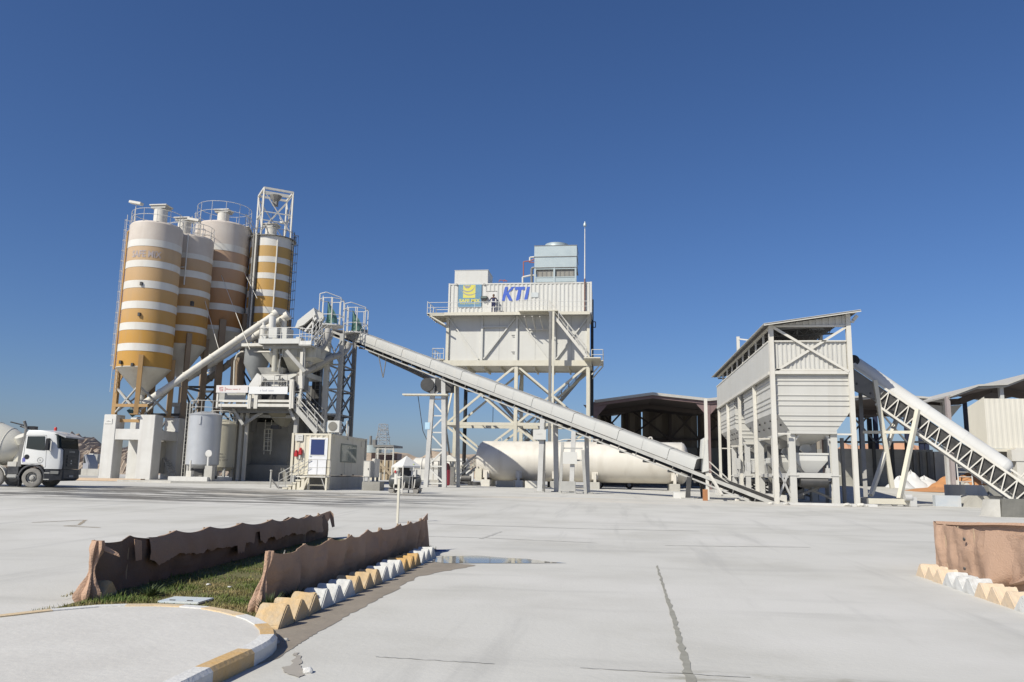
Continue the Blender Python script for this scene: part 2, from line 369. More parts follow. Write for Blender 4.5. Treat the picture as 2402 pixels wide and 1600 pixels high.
struct('wet_ground', sheet([(690, 1533), (702, 1532), (706, 1560), (716, 1584), (700, 1590), (664, 1578), (662, 1566), (688, 1562)], 0.006, 0.12, 6, 7), mat('damp_spot', (0.36, 0.33, 0.285), 0.8))
WATER = bpy.data.materials.new('puddle_water'); WATER.use_nodes = True
_b = WATER.node_tree.nodes['Principled BSDF']; _b.inputs['Base Color'].default_value = (0.24, 0.225, 0.19, 1); _b.inputs['Roughness'].default_value = 0.04; _b.inputs['Specular IOR Level'].default_value = 0.9; _b.inputs['IOR'].default_value = 1.4
struct('puddle', sheet([(1030, 1306), (1120, 1304), (1180, 1309), (1240, 1312), (1290, 1319), (1330, 1321.5), (1200, 1322), (1110, 1322), (1040, 1322), (1012, 1318)], 0.008, 0.02, 8, 9), WATER)

# ================================================================== traffic island with its painted kerb
YEL = mat('yellow_kerb_paint', (0.56, 0.36, 0.15), 0.75, (0.50, 0.40, 0.27), 5, 0.55, bump=0.2, bscale=25)
PALEY = mat('faded_yellow_kerb_paint', (0.62, 0.47, 0.28), 0.75, (0.56, 0.48, 0.37), 5, 0.6, bump=0.2, bscale=25)
WKERB = mat('white_kerb_paint', (0.64, 0.63, 0.60), 0.75, (0.56, 0.54, 0.50), 5, 0.5, bump=0.2, bscale=25)
KZ = 0.135
kp = [(-60, 1449), (0, 1440), (60, 1433), (115, 1427), (229, 1417.5), (300, 1415), (375, 1414.5), (440, 1417), (497, 1421.5), (545, 1430), (585, 1440), (612, 1449), (634, 1461), (648, 1474), (651, 1487), (640, 1500), (622, 1511), (598, 1523), (550, 1544), (501, 1566), (438, 1597), (380, 1628), (200, 1720)]
outer = [PZ(px, py, KZ) for px, py in kp]
outer = [V((-9.5, 7.0, KZ)), V((-8.2, 7.9, KZ))] + outer + [V((-2.9, 1.0, KZ)), V((-9.5, 1.0, KZ))]
cen = V((-5.2, 6.2, KZ))
def inset(pts, d):
    out = []
    for i, p in enumerate(pts):
        a = pts[i - 1]; b = pts[(i + 1) % len(pts)]; t = (b - a).normalized(); nn = V((t.y, -t.x, 0))
        out.append(p + nn * d)
    return out
inner = inset(outer, 0.15)
if (inner[12] - cen).length > (outer[12] - cen).length: inner = inset(outer, -0.15)
isl = thing('traffic_island', 'low paved traffic island with a rounded nose and yellow and white kerb', 'traffic island', (cen.x, cen.y, 0)); isl['kind'] = 'structure'
pm = MB(); pm.add([V((p.x, p.y, KZ - 0.012)) for p in inner], [tuple(range(len(inner)))])
PAVE = mat('island_screed', (0.58, 0.56, 0.515), 0.85, (0.48, 0.46, 0.42), 1.2, 0.5, bump=0.12, bscale=14)
part('paving', pm, PAVE, isl, smooth=False)
cols = {0: 'Y', 1: 'Y', 2: 'Y', 3: 'Y', 4: 'Y', 5: 'W', 6: 'W', 7: 'Y', 8: 'Y', 9: 'W', 10: 'Y', 11: 'Y', 12: 'W', 13: 'W', 14: 'Y', 15: 'Y', 16: 'W', 17: 'W', 18: 'W', 19: 'Y', 20: 'Y', 21: 'W', 22: 'W', 23: 'Y'}
runs = []; i = 0
while i < len(outer) - 2:
    j = i
    while j + 1 < len(outer) - 2 and cols.get(j + 1, 'Y') == cols.get(i, 'Y'): j += 1
    runs.append((i, j + 1, cols.get(i, 'Y'))); i = j + 1
for a, b, cc in runs:
    kb = MB(); rings = []
    for k in range(a, b + 1):
        o, q = outer[k], inner[k]; d = (q - o).normalized()
        rings.append([V((o.x, o.y, -0.05)), V((o.x, o.y, KZ - 0.03)), o + d * 0.03, q, V((q.x, q.y, -0.05))])
    kb.loft(rings); part('kerb_stone', kb, YEL if cc == 'Y' and a > 10 else PALEY if cc == 'Y' else WKERB, isl, smooth=False)

# ================================================================== planting bed, grass
SOIL = mat('planting_soil', (0.135, 0.135, 0.055), 0.95, (0.15, 0.105, 0.06), 4, 0.6, bump=0.6, bscale=14)
fN, fF = V((-6.32, 9.40, 0)), V((-6.86, 19.1, 0))
bed = MB(); bo = [V((-6.35, 9.35, 0.03)), V((-6.2, 8.2, 0.03)), V((-3.62, 8.1, 0.03)), V((-3.62, 16.4, 0.03)), V((-4.0, 17.2, 0.03)), V((-6.9, 19.2, 0.05))]
bed.add(bo + [p - V((0, 0, 0.2)) for p in bo], [(0, 1, 2, 3, 4, 5)] + [(i, (i + 1) % 6, 6 + (i + 1) % 6, 6 + i) for i in range(6)])
struct('soil_bed', bed, SOIL)
def blade_mat():
    m = bpy.data.materials.new('grass_blades'); m.use_nodes = True; n = m.node_tree.nodes; l = m.node_tree.links; b = n['Principled BSDF']
    tc = n.new('ShaderNodeTexCoord'); z = n.new('ShaderNodeTexNoise'); z.inputs['Scale'].default_value = 1.6; z.inputs['Detail'].default_value = 8; l.new(tc.outputs['Object'], z.inputs['Vector'])
    r = n.new('ShaderNodeValToRGB'); e = r.color_ramp.elements
    e[0].position = 0.36; e[0].color = (0.085, 0.135, 0.032, 1); e[1].position = 0.66; e[1].color = (0.30, 0.235, 0.11, 1)
    k = e.new(0.5); k.color = (0.15, 0.17, 0.05, 1)
    l.new(z.outputs['Fac'], r.inputs[0]); l.new(r.outputs[0], b.inputs['Base Color']); b.inputs['Roughness'].default_value = 0.7; b.inputs['Specular IOR Level'].default_value = 0.2
    return m
rnd = random.Random(11)
def in_island(x, y):
    n = len(outer); c = False
    for i in range(n):
        a, b = outer[i], outer[(i + 1) % n]
        if (a.y > y) != (b.y > y) and x < (b.x - a.x) * (y - a.y) / (b.y - a.y) + a.x: c = not c
    return c
gb = MB(); cnt = 0
while cnt < 30000:
    y = 8.2 + 9.3 * rnd.random() ** 1.6; x = rnd.uniform(-6.75, -3.68)
    if y > 17 and x > -4.2: continue
    if in_island(x, y) or (y < 9.45 and x < -6.22): continue
    d = mnoise.noise(V((x * 1.3, y * 1.3, 3)))
    if rnd.random() > 0.62 + d * 0.9: continue
    edge = x > -4.05
    tall = 1.0 + max(0, mnoise.noise(V((x * 2.2, y * 2.2, 9)))) * 1.6 + (0.9 if edge and rnd.random() < 0.25 else 0) + (1.0 if x < -5.7 and rnd.random() < 0.2 else 0)
    h = rnd.uniform(0.012, 0.036) * tall; a = rnd.uniform(0, 6.283); w = rnd.uniform(0.003, 0.006); lean = rnd.uniform(0.1, 0.9) * h
    dx, dy = math.cos(a), math.sin(a); o = V((x, y, 0.03)); s_ = V((-dy, dx, 0)) * w
    gb.add([o - s_, o + s_, o + V((dx * lean * 0.4, dy * lean * 0.4, h * 0.65)) + s_ * 0.7, o + V((dx * lean * 0.4, dy * lean * 0.4, h * 0.65)) - s_ * 0.7, o + V((dx * lean, dy * lean, h))], [(0, 1, 2, 3), (3, 2, 4)])
    cnt += 1
go = bpy.data.objects.new('grass', gb.mesh('grass', blade_mat(), smooth=False)); C.objects.link(go); tag(go, 'patchy green grass growing in the bed between the brown cloth screens', 'grass', kind='stuff')
# weeds along the screens
WEED = mat('weed_leaves', (0.055, 0.085, 0.028), 0.7, (0.10, 0.115, 0.05), 6, 0.6)
def weed(c, r, h, n, seed):
    rd = random.Random(seed); mb = MB()
    for i in range(n):
        a = rd.uniform(0, 6.283); l_ = rd.uniform(0.3, 1) * h; sp = rd.uniform(0.1, 1) * r; d = V((math.cos(a), math.sin(a), 0)); s_ = V((-d.y, d.x, 0)) * 0.006
        o = c + d * sp * 0.3; t = o + d * sp + V((0, 0, l_))
        mb.add([o - s_ * 0.5, o + s_ * 0.5, o.lerp(t, 0.5) + s_ + V((0, 0, l_ * 0.15)), o.lerp(t, 0.5) - s_ + V((0, 0, l_ * 0.15)), t], [(0, 1, 2, 3), (3, 2, 4)])
    return mb
for k, (x, y, r, h, n, lb) in enumerate([(-5.75, 9.75, 0.22, 0.15, 150, 'bushy weed in the shade at the near foot of the long dark screen'), (-3.82, 8.9, 0.2, 0.24, 130, 'weed behind the yellow edging blocks nearest the island'),
        (-3.85, 9.7, 0.22, 0.2, 110, 'low weed behind the shaded white edging blocks'), (-3.75, 13.0, 0.2, 0.16, 100, 'bright green weed beside the sunlit white edging blocks'), (-3.72, 14.6, 0.2, 0.2, 100, 'dark weed behind the orange edging blocks farther along'), (-3.6, 15.9, 0.14, 0.2, 70, 'small weed at the far end of the edging block row'), (-3.95, 8.35, 0.14, 0.12, 80, 'weed at the foot of the screen corner by the island kerb')]):
    solo('weed', weed(V((x, y, 0.03)), r, h, n, 20 + k), WEED, lb, 'weed', (x, y, 0.03), 'weeds in the planting bed', smooth=False)

# ================================================================== cloth screens
def cloth_mat(name, c1, c2):
    m = mat(name, c1, 0.95, c2, 1.6, 0.55, bump=0.35, bscale=40, spec=0.1); return m
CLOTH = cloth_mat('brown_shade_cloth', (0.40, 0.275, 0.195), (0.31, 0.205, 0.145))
CLOTH_SHADED = cloth_mat('brown_cloth_painted_shade', (0.22, 0.155, 0.115), (0.15, 0.105, 0.08))  # brown cloth darkened: shade below the flap is put into the colour
TAN = cloth_mat('tan_shade_cloth', (0.47, 0.315, 0.225), (0.38, 0.25, 0.175))
PICKET = mat('weathered_picket', (0.40, 0.30, 0.20), 0.8)
def cloth(a, b, h0, h1, posts, sag, seed, thick=0.012, bulge=0.03, lean=0.0, nz=24, k=14, nrm=None, fold=0.02, z0=0.02):
    """hanging cloth from a to b: sags between the posts (fractions), wrinkles, two-sided with thickness"""
    a = V(a); b = V(b); d = (b - a); L = d.length; d.normalize(); nn = V(nrm) if nrm else V((d.y, -d.x, 0))
    ts = []
    for p, q in zip(posts[:-1], posts[1:]):
        for i in range(k): ts.append((p + (q - p) * i / k, i / k))
    ts.append((posts[-1], 0.0)); front = []
    for t, u in ts:
        s = (4 * u * (1 - u)) ** 0.75; h = h0 + (h1 - h0) * t - sag * s + 0.02 * mnoise.noise(V((t * 9, seed, 0)))
        base = a + d * (L * t)
        for j in range(nz + 1):
            z = j / nz; w = bulge * s * math.sin(math.pi * min(1, z * 1.05)) + fold * mnoise.noise(V((t * L * 2.2, z * 1.3 + seed * 7, seed))) + fold * 0.7 * mnoise.noise(V((t * L * 5, z * 2.5, seed + 4))) * (1 - 0.5 * z)
            w += 0.03 * math.sin(t * L * 11 + seed + z * 2) * mnoise.noise(V((t * L * .8, 2.0 + z, seed))) + 0.014 * mnoise.noise(V((t * L * 9 + z * 5 * (u - .5), z * 3.5, seed + 8))) + 0.010 * mnoise.noise(V((t * L * 3, z * 14, seed + 2)))
            zb = gz(base.x, base.y)
            front.append(base + nn * (w + lean * z) + V((0, 0, zb + z0 + (h - z0) * z)))
    n = len(ts); m_ = nz + 1; mb = MB()
    back = [p - nn * thick for p in front]
    fs = [(i * m_ + j, (i + 1) * m_ + j, (i + 1) * m_ + j + 1, i * m_ + j + 1) for i in range(n - 1) for j in range(nz)]
    o = len(front); fb = [(f[3] + o, f[2] + o, f[1] + o, f[0] + o) for f in fs]
    ed = []
    for i in range(n - 1):
        ed += [(i * m_ + nz, (i + 1) * m_ + nz, o + (i + 1) * m_ + nz, o + i * m_ + nz), ((i + 1) * m_, i * m_, o + i * m_, o + (i + 1) * m_)]
    for j in range(nz): ed += [(j, j + 1, o + j + 1, o + j), ((n - 1) * m_ + j + 1, (n - 1) * m_ + j, o + (n - 1) * m_ + j, o + (n - 1) * m_ + j + 1)]
    mb.add(front + back, fs + fb + ed); return mb
def flap(pts, th=0.01):
    mb = MB(); p = [V(q) for q in pts]; nn = (p[1] - p[0]).cross(p[2] - p[0]).normalized() * th; mb.prism(p, nn); return mb
def screen(name, label, a, b, h0, h1, posts, sag, seed, col, posts_in=None, **k):
    a = V(a); b = V(b); root = thing(name, label, 'cloth screen', (a.x, a.y, 0)); d = (b - a)
    part('cloth', cloth(a, b, h0, h1, posts, sag, seed, **k), col, root)
    nn = k.get('nrm') or V((d.normalized().y, -d.normalized().x, 0)); nn = V(nn)
    for t in posts:
        q = a + d * t - nn * 0.03; h = h0 + (h1 - h0) * t - 0.004; mb = MB(); ln = nn * k.get('lean', 0.0); mb.tube((q.x, q.y, gz(q.x, q.y) - 0.05), (q.x + ln.x, q.y + ln.y, h + gz(q.x, q.y)), 0.016, 6); part('post', mb, PICKET, root)
    return root
# left screen: its shaded inner face looks towards the camera side, a torn flap folds over the top rail
hA = P(250, 1267, fN.y).z; hB = P(757, 1203, fF.y).z
posts1 = [0.0, 0.085, 0.2, 0.315, 0.45, 0.60, 0.72, 0.84, 0.93, 1.0]
s1 = screen('cloth_screen', 'long dark torn brown cloth screen along the far side of the grass bed', fN, fF, hA, hB, posts1, 0.06, 3, CLOTH_SHADED, bulge=0.06, fold=0.05)
dd = (fF - fN); Ls = dd.length; dn = dd.normalized(); n1 = V((dn.y, -dn.x, 0))
rnd = random.Random(5); fl = MB()
fr = []; K = 150
for i in range(K + 1):
    t = 0.12 + 0.80 * i / K; u = [q for q in range(len(posts1) - 1) if posts1[q] <= t <= posts1[q + 1]][0]; uu = (t - posts1[u]) / (posts1[u + 1] - posts1[u])
    h = hA + (hB - hA) * t - 0.06 * 4 * uu * (1 - uu); dr = 0.29 + 0.08 * mnoise.noise(V((t * 14, 1, 0))) + 0.10 * max(0, mnoise.noise(V((t * 30, 5, 0)))) + 0.03 * rnd.random()
    if 0.42 < t < 0.46: dr *= 1.5
    if 0.5 < t < 0.53: dr *= 0.4
    base = fN + dd * t; fr.append((base + n1 * 0.02 + V((0, 0, h + 0.004)), base + n1 * 0.065 + V((0, 0, h + 0.012)), base + n1 * (0.10 + 0.035 * mnoise.noise(V((t * 20, 0, 3)))) + V((0, 0, h - dr * 0.3)), base + n1 * (0.11 + 0.04 * mnoise.noise(V((t * 26, 4, 3)))) + V((0, 0, h - dr * 0.65)), base + n1 * (0.12 + 0.05 * mnoise.noise(V((t * 30, 7, 3)))) + V((0, 0, h - dr))))
fl.loft([list(r) for r in fr], cap=False, closed=False)
fb_ = fl; part('folded_flap', fl, CLOTH, s1)
e0 = fN
part('torn_strip', flap([e0 + V((0.02, -0.03, hA)), e0 + V((0.24, 0.12, hA - 0.16)), e0 + V((0.28, 0.1, hA - 0.2)), e0 + V((0.05, -0.02, hA - 0.09))]), TAN, s1)
part('torn_strip', flap([fN + dd * 0.085 + V((0.05, 0, hA - 0.05)), fN + dd * 0.09 + V((0.1, 0.05, hA - 0.08)), fN + dd * 0.095 + V((0.1, 0.05, hA - 0.33)), fN + dd * 0.09 + V((0.07, 0, hA - 0.34))]), TAN, s1)
part('torn_strip', flap([fN + dd * 0.17 + V((0.08, 0, hA - 0.16)), fN + dd * 0.176 + V((0.09, 0, hA - 0.17)), fN + dd * 0.186 + V((0.1, 0, hA - 0.30)), fN + dd * 0.178 + V((0.1, 0, hA - 0.31))]), TAN, s1)
# bundled near end of the left screen
bn = MB(); rings = []
for j in range(15):
    z = j / 14; c0 = V((fN.x - 0.02 + 0.07 * z, fN.y - 0.05 + 0.03 * z, hA * z * 0.99)); r = 0.085 - 0.04 * z + 0.03 * math.sin(z * 9); ring = []
    for i in range(28):
        a = 6.283 * i / 28; rr = r * (1 + 0.55 * mnoise.noise(V((math.cos(a) * 1.9, math.sin(a) * 1.9, z * 5 + 2))) + .25 * math.sin(a * 5 + z * 4)); ring.append(c0 + V((rr * math.cos(a), rr * 0.75 * math.sin(a), 0)))
    rings.append(ring)
bn.loft(rings); part('bundled_end', bn, TAN, s1)
part('end_flap', flap([fF + V((0.0, -0.75, hB - 0.03)), fF + V((0.05, 0.0, hB + 0.05)), fF + V((0.06, 0.0, hB - 0.12)), fF + V((0.05, -0.35, hB - 0.33))]), TAN, s1)
part('end_flap', flap([fF + V((0.05, 0.0, hB + 0.06)), fF + V((0.13, 0.02, hB - 0.02)), fF + V((0.18, 0.02, hB - 0.32)), fF + V((0.12, 0.0, hB - 0.34)), fF + V((0.06, 0.0, hB - 0.15))]), CLOTH, s1)
# front screen
gN, gF = V((-4.0, 9.04, 0)), V((-4.0, 16.75, 0))
hC = P(618, 1292, gN.y).z; hD = P(980, 1214, gF.y).z
posts2 = [0.0, 0.14, 0.26, 0.37, 0.485, 0.575, 0.73, 0.83, 0.955, 1.0]
s2 = screen('cloth_screen', 'brown cloth screen with small holes standing behind the row of edging blocks', gN, gF, hC, hD, posts2, 0.065, 8, CLOTH, bulge=0.06, fold=0.05, lean=0.10)
bn = MB(); rings = []
for j in range(15):
    z = j / 14; c0 = V((gN.x + 0.09 * z - 0.03 * (1 - z) ** 1.5, gN.y - 0.03 + 0.03 * z, hC * z)); r = 0.066 - 0.042 * z + 0.02 * math.sin(z * 8); ring = []
    for i in range(28):
        a = 6.283 * i / 28; rr = r * (1 + 0.5 * mnoise.noise(V((math.cos(a) * 1.9, math.sin(a) * 1.9, z * 5))) + .28 * math.sin(a * 5 + z * 3)); ring.append(c0 + V((rr * math.cos(a), rr * 0.8 * math.sin(a), 0)))
    rings.append(ring)
bn.loft(rings); part('bundled_end', bn, TAN, s2)
gF = gF + V((0.09, 0, 0))
part('end_flap', flap([gF + V((-0.02, -0.12, hD - 0.04)), gF + V((0.02, 0.05, hD + 0.05)), gF + V((0.06, 0.08, hD * .6)), gF + V((0.10, 0.1, 0.03)), gF + V((-0.07, -0.06, 0.02))]), CLOTH, s2)
part('end_flap', flap([gF + V((-0.02, -0.12, hD - 0.03)), gF + V((0.04, 0.06, hD + 0.09)), gF + V((0.05, 0.06, hD - 0.05))]), TAN, s2)
for (px, py, w, h) in [(666, 1305, 0.05, 0.16), (755, 1338, 0.05, 0.05), (784, 1299, 0.03, 0.07), (675, 1367, 0.07, 0.03), (661, 1312, 0.09, 0.03)]:
    q = PX(px, py, gN.x + 0.06); hb = MB(); rd = random.Random(int(px)); hb.prism([q + V((0, w * math.cos(a) * rd.uniform(.5, 1), h * math.sin(a) * rd.uniform(.5, 1))) * 0.6 for a in [6.283 * i / 9 for i in range(9)]], (0.012, 0, 0)); part('torn_hole', hb, BLACK, s2, smooth=False)
# right-hand enclosure of tan cloth
cA = V((6.12, 16.72, 0)); cB = V((5.95, 11.6, 0)); cC = V((12.5, 17.0, 0)); hE = P(2200, 1226, cA.y).z
s3 = screen('cloth_screen', 'tan cloth enclosure beside the road at the right edge, wrinkled and draped', cA, cB, hE, hE - 0.02, [0, 0.1, 0.22, 0.36, 0.49, 0.64, 0.8, 1.0], 0.03, 14, TAN, bulge=0.04, fold=0.045, nrm=(-1, 0, 0))
part('back_cloth', cloth(cA, cC, hE + 0.02, hE, [0, 0.13, 0.32, 0.55, 0.78, 1.0], 0.02, 21, nrm=(0, -1, 0), fold=0.03), TAN, s3)
fl = MB(); rr = []
for i in range(31):
    t = i / 30 * 0.98; b0 = cA.lerp(cC, t) + V((0, 0, hE + 0.03 - 0.012 * abs(math.sin(t * 14)))); rr.append([b0 + V((0, 0.0, 0)), b0 + V((0, -0.10, 0.005)), b0 + V((0, -0.11, -0.045 - 0.02 * mnoise.noise(V((t * 9, 0, 0)))))])
fl.loft(rr, cap=False, closed=False); part('folded_flap', fl, TAN, s3)
# loose drape hanging over the side
dr = MB(); rings = []
for j in range(17):
    z = j / 16; y0 = cA.y - 2.55 - 0.2 * (1 - z); y1 = cA.y - 2.75 - 2.6 * (0.25 + 0.75 * (1 - (1 - z) ** 2)); row = []
    for i in range(19):
        u = i / 18; y = y0 + (y1 - y0) * u; row.append(V((cA.x - 0.1 - 0.16 * (1 - z) * (1 - u) - 0.10 * math.sin(u * 9 + z * 2) * (1 - z * 0.7) - 0.02, y, (hE + 0.015) * (z * (0.9 + 0.1 * z)) + 0.10 * (1 - z) * u)))
    rings.append(row)
dr.loft(rings, cap=False, closed=False); part('loose_drape', dr, TAN, s3)
for (px, py) in [(2263, 1265), (2264, 1334), (2331, 1350)]:
    q = PX(px, py, 5.98); hb = MB(); hb.prism([q + V((0, 0.035 * math.cos(a), 0.03 * math.sin(a))) for a in [6.283 * i / 7 for i in range(7)]], (-0.02, 0, 0)); part('torn_hole', hb, DARK, s3)

# ================================================================== saw-tooth edging blocks
ORANGE = mat('orange_block_paint', (0.56, 0.33, 0.10), 0.75, (0.47, 0.36, 0.22), 7, 0.8, bump=0.3, bscale=22, streak=((0.24, 0.2, 0.16), 5, 0.3))
OCHRE = mat('ochre_block_paint', (0.56, 0.39, 0.20), 0.8, (0.46, 0.38, 0.27), 7, 0.85, bump=0.4, bscale=18, streak=((0.22, 0.19, 0.15), 5, 0.3))
WBLOCK = mat('white_block_paint', (0.60, 0.60, 0.58), 0.75, (0.45, 0.44, 0.41), 7, 0.7, bump=0.3, bscale=22, streak=((0.28, 0.26, 0.23), 5, 0.3))
PEACH = mat('faded_peach_block_paint', (0.63, 0.49, 0.34), 0.8, (0.55, 0.47, 0.37), 6, 0.6, bump=0.3, bscale=18)
def block_mb(rd, w=0.30, b=0.225, h=0.215):
    j = lambda s=0.012: rd.uniform(-s, s)
    prof = [(-b, -0.06), (-b + 0.015, 0.03), (-0.03 + j(), h + j()), (0.03 + j(), h + j()), (b - 0.015, 0.03), (b, -0.06)]
    mb = MB(); x0, x1 = -w / 2 + j(), w / 2 + j(); mb.loft([[V((x0 + (x1 - x0) * t + (j(.012) if t in (0, 1) else 0), y + j(0.009), z + (j(0.011) if z > .1 else j(.004)))) for y, z in prof] for t in (0, .2, .45, .7, .9, 1)])
    return mb
ORD = ['nearest', 'second', 'third', 'fourth', 'fifth', 'sixth', 'seventh', 'eighth', 'ninth', 'tenth', 'eleventh', 'twelfth', 'thirteenth', 'fourteenth', 'fifteenth', 'sixteenth', 'seventeenth', 'farthest']
pat = 'OOO WWW OOO WWW NNN WWW'.replace(' ', ''); rd = random.Random(77)
cname = {'O': 'ochre', 'W': 'white', 'N': 'orange', 'P': 'faded peach'}; cm = {'O': OCHRE, 'W': WBLOCK, 'N': ORANGE, 'P': PEACH}
trio = ['nearest', 'middle', 'farthest']; runs_l = ['beside the island kerb', 'right after the nearest ochre ones', 'between two white runs', 'just before the orange ones', 'in the bright orange run', 'at the puddle end of the row']
for i in range(18):
    y = 8.42 + i * 0.415; k = pat[i]
    o = solo('edging_block', block_mb(rd), cm[k], '%s wedge block, %s of three %s' % (cname[k], trio[i % 3], runs_l[i // 3]), 'edging block', None, 'saw-tooth blocks edging the bed by the brown screen', bevel=0.012)
    o.location = (-3.56 + rd.uniform(-.015, .015), y, 0); o.rotation_euler = (0, 0, rd.uniform(-0.04, 0.04))
pat = 'PPPWWWPPPWP'; runs_r = ['at the row tip', 'at mid row', 'near the picture edge']
for i in range(11):
    y = 14.98 - i * 0.415; k = pat[i]
    lb = ('%s wedge block by the tan cloth, %s of three %s' % (cname[k], trio[2 - i % 3], runs_r[i // 3])) if i < 9 else ('%s wedge block beside the tan enclosure, cut by the right picture edge' % cname[k] if i == 9 else 'peach wedge block beside the tan enclosure, out past the right edge')
    o = solo('edging_block', block_mb(rd), cm[k], lb, 'edging block', None, 'saw-tooth blocks edging the tan enclosure', bevel=0.012)
    o.location = (5.36 - 0.012 * i, y, 0); o.rotation_euler = (0, 0, rd.uniform(-0.04, 0.04))
o = solo('edging_block', block_mb(rd, 0.34), OCHRE, 'single ochre wedge block at the bundled end of the dark screen', 'edging block', None, None, bevel=0.012)
q = G(200, 1416); o.location = (q.x - 0.06, q.y + 0.32, 0); o.rotation_euler = (0, 0, 0.05)

# ================================================================== small things in the foreground
q = PZ(432, 1409, 0.05)
mh = thing('manhole_cover', 'pale blue cover plate lying in the grass beside the island', 'manhole cover', (q.x, q.y, 0))
mb = MB(); mb.box((q.x - 0.26, q.y - 0.15, 0.03), (q.x + 0.26, q.y + 0.24, 0.06)); part('plate', mb, mat('pale_blue_plate', (0.50, 0.56, 0.60), 0.6, (0.6, 0.58, 0.5), 3, 0.6), mh, bevel=0.008)
for sx in (-0.1, 0.12):
    mb = MB(); mb.box((q.x + sx - 0.045, q.y - 0.08, 0.062), (q.x + sx + 0.02, q.y - 0.055, 0.068)); part('lifting_slot', mb, DARK, mh)
def rock(c, r, seed, flat=0.6):
    bm = bmesh.new(); bmesh.ops.create_icosphere(bm, subdivisions=2, radius=1); mb = MB()
    for v in bm.verts: k = 1 + 0.45 * mnoise.noise(v.co * 1.3 + V((seed, 0, 0))); v.co *= k
    mb.add([V(c) + V((v.co.x * r, v.co.y * r, (v.co.z * flat + flat * 0.6) * r)) for v in bm.verts], [[v.index for v in f.verts] for f in bm.faces]); bm.free(); return mb
q = G(722, 1578); solo('stone', rock(q, 0.045, 3), WKERB, 'small white stone lying on the damp spot of the road', 'stone', q, smooth=False)
q = G(571, 1572); solo('stone', rock(q, 0.02, 5), CONC, 'tiny grey stone against the foot of the island kerb', 'stone', q, smooth=False)
q = G(669, 1504); solo('stone', rock(q, 0.03, 8), CONC, 'small grey stone by the rounded nose of the kerb', 'stone', q, smooth=False)
for k, (px, py, lb) in enumerate([(488, 1379, 'yellowish scrap lying on the lit grass, left of two'), (538, 1385, 'pale scrap lying on the lit grass nearer the front screen')]):
    q = G(px, py); solo('litter', rock(q + V((0, 0, 0.04)), 0.03, 40 + k, 0.4), WKERB, lb, 'litter', q, smooth=False)
q = G(1029, 1292); rg = MB(); rg.add([q + V((0.17 * math.cos(a) * random.Random(int(a * 50)).uniform(.5, 1), 0.24 * math.sin(a) * random.Random(int(a * 30)).uniform(.5, 1), 0.012 + 0.012 * math.sin(3 * a))) for a in [6.283 * i / 14 for i in range(14)]], [tuple(range(14))])
solo('rag', rg, mat('blue_cloth', (0.09, 0.13, 0.30), 0.9), 'flat blue rag on the ground past the far end of the blocks', 'rag', q)
# slim post standing in the yard behind the screens
q = V((-6.55, 24.4, gz(-6.55, 24.4))); tp = P(932, 1122, 24.4)
pt = thing('post', 'slim cream post standing alone in front of the sheltered compressor', 'post', q)
mb = MB(); mb.box((q.x - 0.035, q.y - 0.035, q.z - 0.1), (q.x + 0.035, q.y + 0.035, tp.z)); part('shaft', mb, CREAM, pt, bevel=0.006)
mb = MB(); mb.box((q.x - 0.05, q.y - 0.05, tp.z + 0.001), (q.x + 0.05, q.y + 0.05, tp.z + 0.04)); part('cap', mb, BONE, pt)
def blur_line(mb, o, xd, L, h, seed):
    """a line of small illegible lettering: short strokes of uneven width"""
    rd = random.Random(seed); o = V(o); xd = V(xd).normalized(); up = V((0, 0, 1)); x = 0
    while x < L:
        w = h * rd.uniform(0.25, 0.6); hh = h * rd.choice((0.65, 0.65, 1.0))
        if rd.random() > 0.16: a = o + xd * x; b = o + xd * min(L, x + w); mb.add([a, b, b + up * hh, a + up * hh], [(0, 1, 2, 3)])
        x += w * 1.3
    return mb
# ================================================================== silos
def silo_paint(name, lo, hi, z0, z1):
    m = bpy.data.materials.new(name); m.use_nodes = True; n = m.node_tree.nodes; l = m.node_tree.links; b = n['Principled BSDF']; b.inputs['Roughness'].default_value = 0.6; b.inputs['Specular IOR Level'].default_value = 0.3
    tc = n.new('ShaderNodeTexCoord'); s = n.new('ShaderNodeSeparateXYZ'); l.new(tc.outputs['Object'], s.inputs[0])
    nz = n.new('ShaderNodeTexNoise'); nz.inputs['Scale'].default_value = 0.5; nz.inputs['Detail'].default_value = 6; l.new(tc.outputs['Object'], nz.inputs['Vector'])
    a = n.new('ShaderNodeMath'); a.operation = 'MULTIPLY_ADD'; a.inputs[1].default_value = 5.0; l.new(nz.outputs['Fac'], a.inputs[0]); l.new(s.outputs[2], a.inputs[2])
    r = n.new('ShaderNodeMapRange'); r.inputs[1].default_value = z0 + 2.5; r.inputs[2].default_value = z1 + 2.5; l.new(a.outputs[0], r.inputs[0])
    x = n.new('ShaderNodeMix'); x.data_type = 'RGBA'; x.inputs[6].default_value = (*lo, 1); x.inputs[7].default_value = (*hi, 1); l.new(r.outputs[0], x.inputs[0])
    mp = n.new('ShaderNodeMapping'); mp.inputs['Scale'].default_value = (1.6, 1.6, 0.12); l.new(tc.outputs['Object'], mp.inputs[0])
    k = n.new('ShaderNodeTexNoise'); k.inputs['Scale'].default_value = 1.5; k.inputs['Detail'].default_value = 5; l.new(mp.outputs[0], k.inputs['Vector'])
    r2 = n.new('ShaderNodeMapRange'); r2.inputs[1].default_value = 0.48; r2.inputs[2].default_value = 0.75; r2.inputs[4].default_value = 0.3; l.new(k.outputs['Fac'], r2.inputs[0])
    y = n.new('ShaderNodeMix'); y.data_type = 'RGBA'; y.inputs[7].default_value = (0.36, 0.26, 0.16, 1); l.new(r2.outputs[0], y.inputs[0]); l.new(x.outputs[2], y.inputs[6])
    l.new(y.outputs[2], b.inputs['Base Color'])
    return m
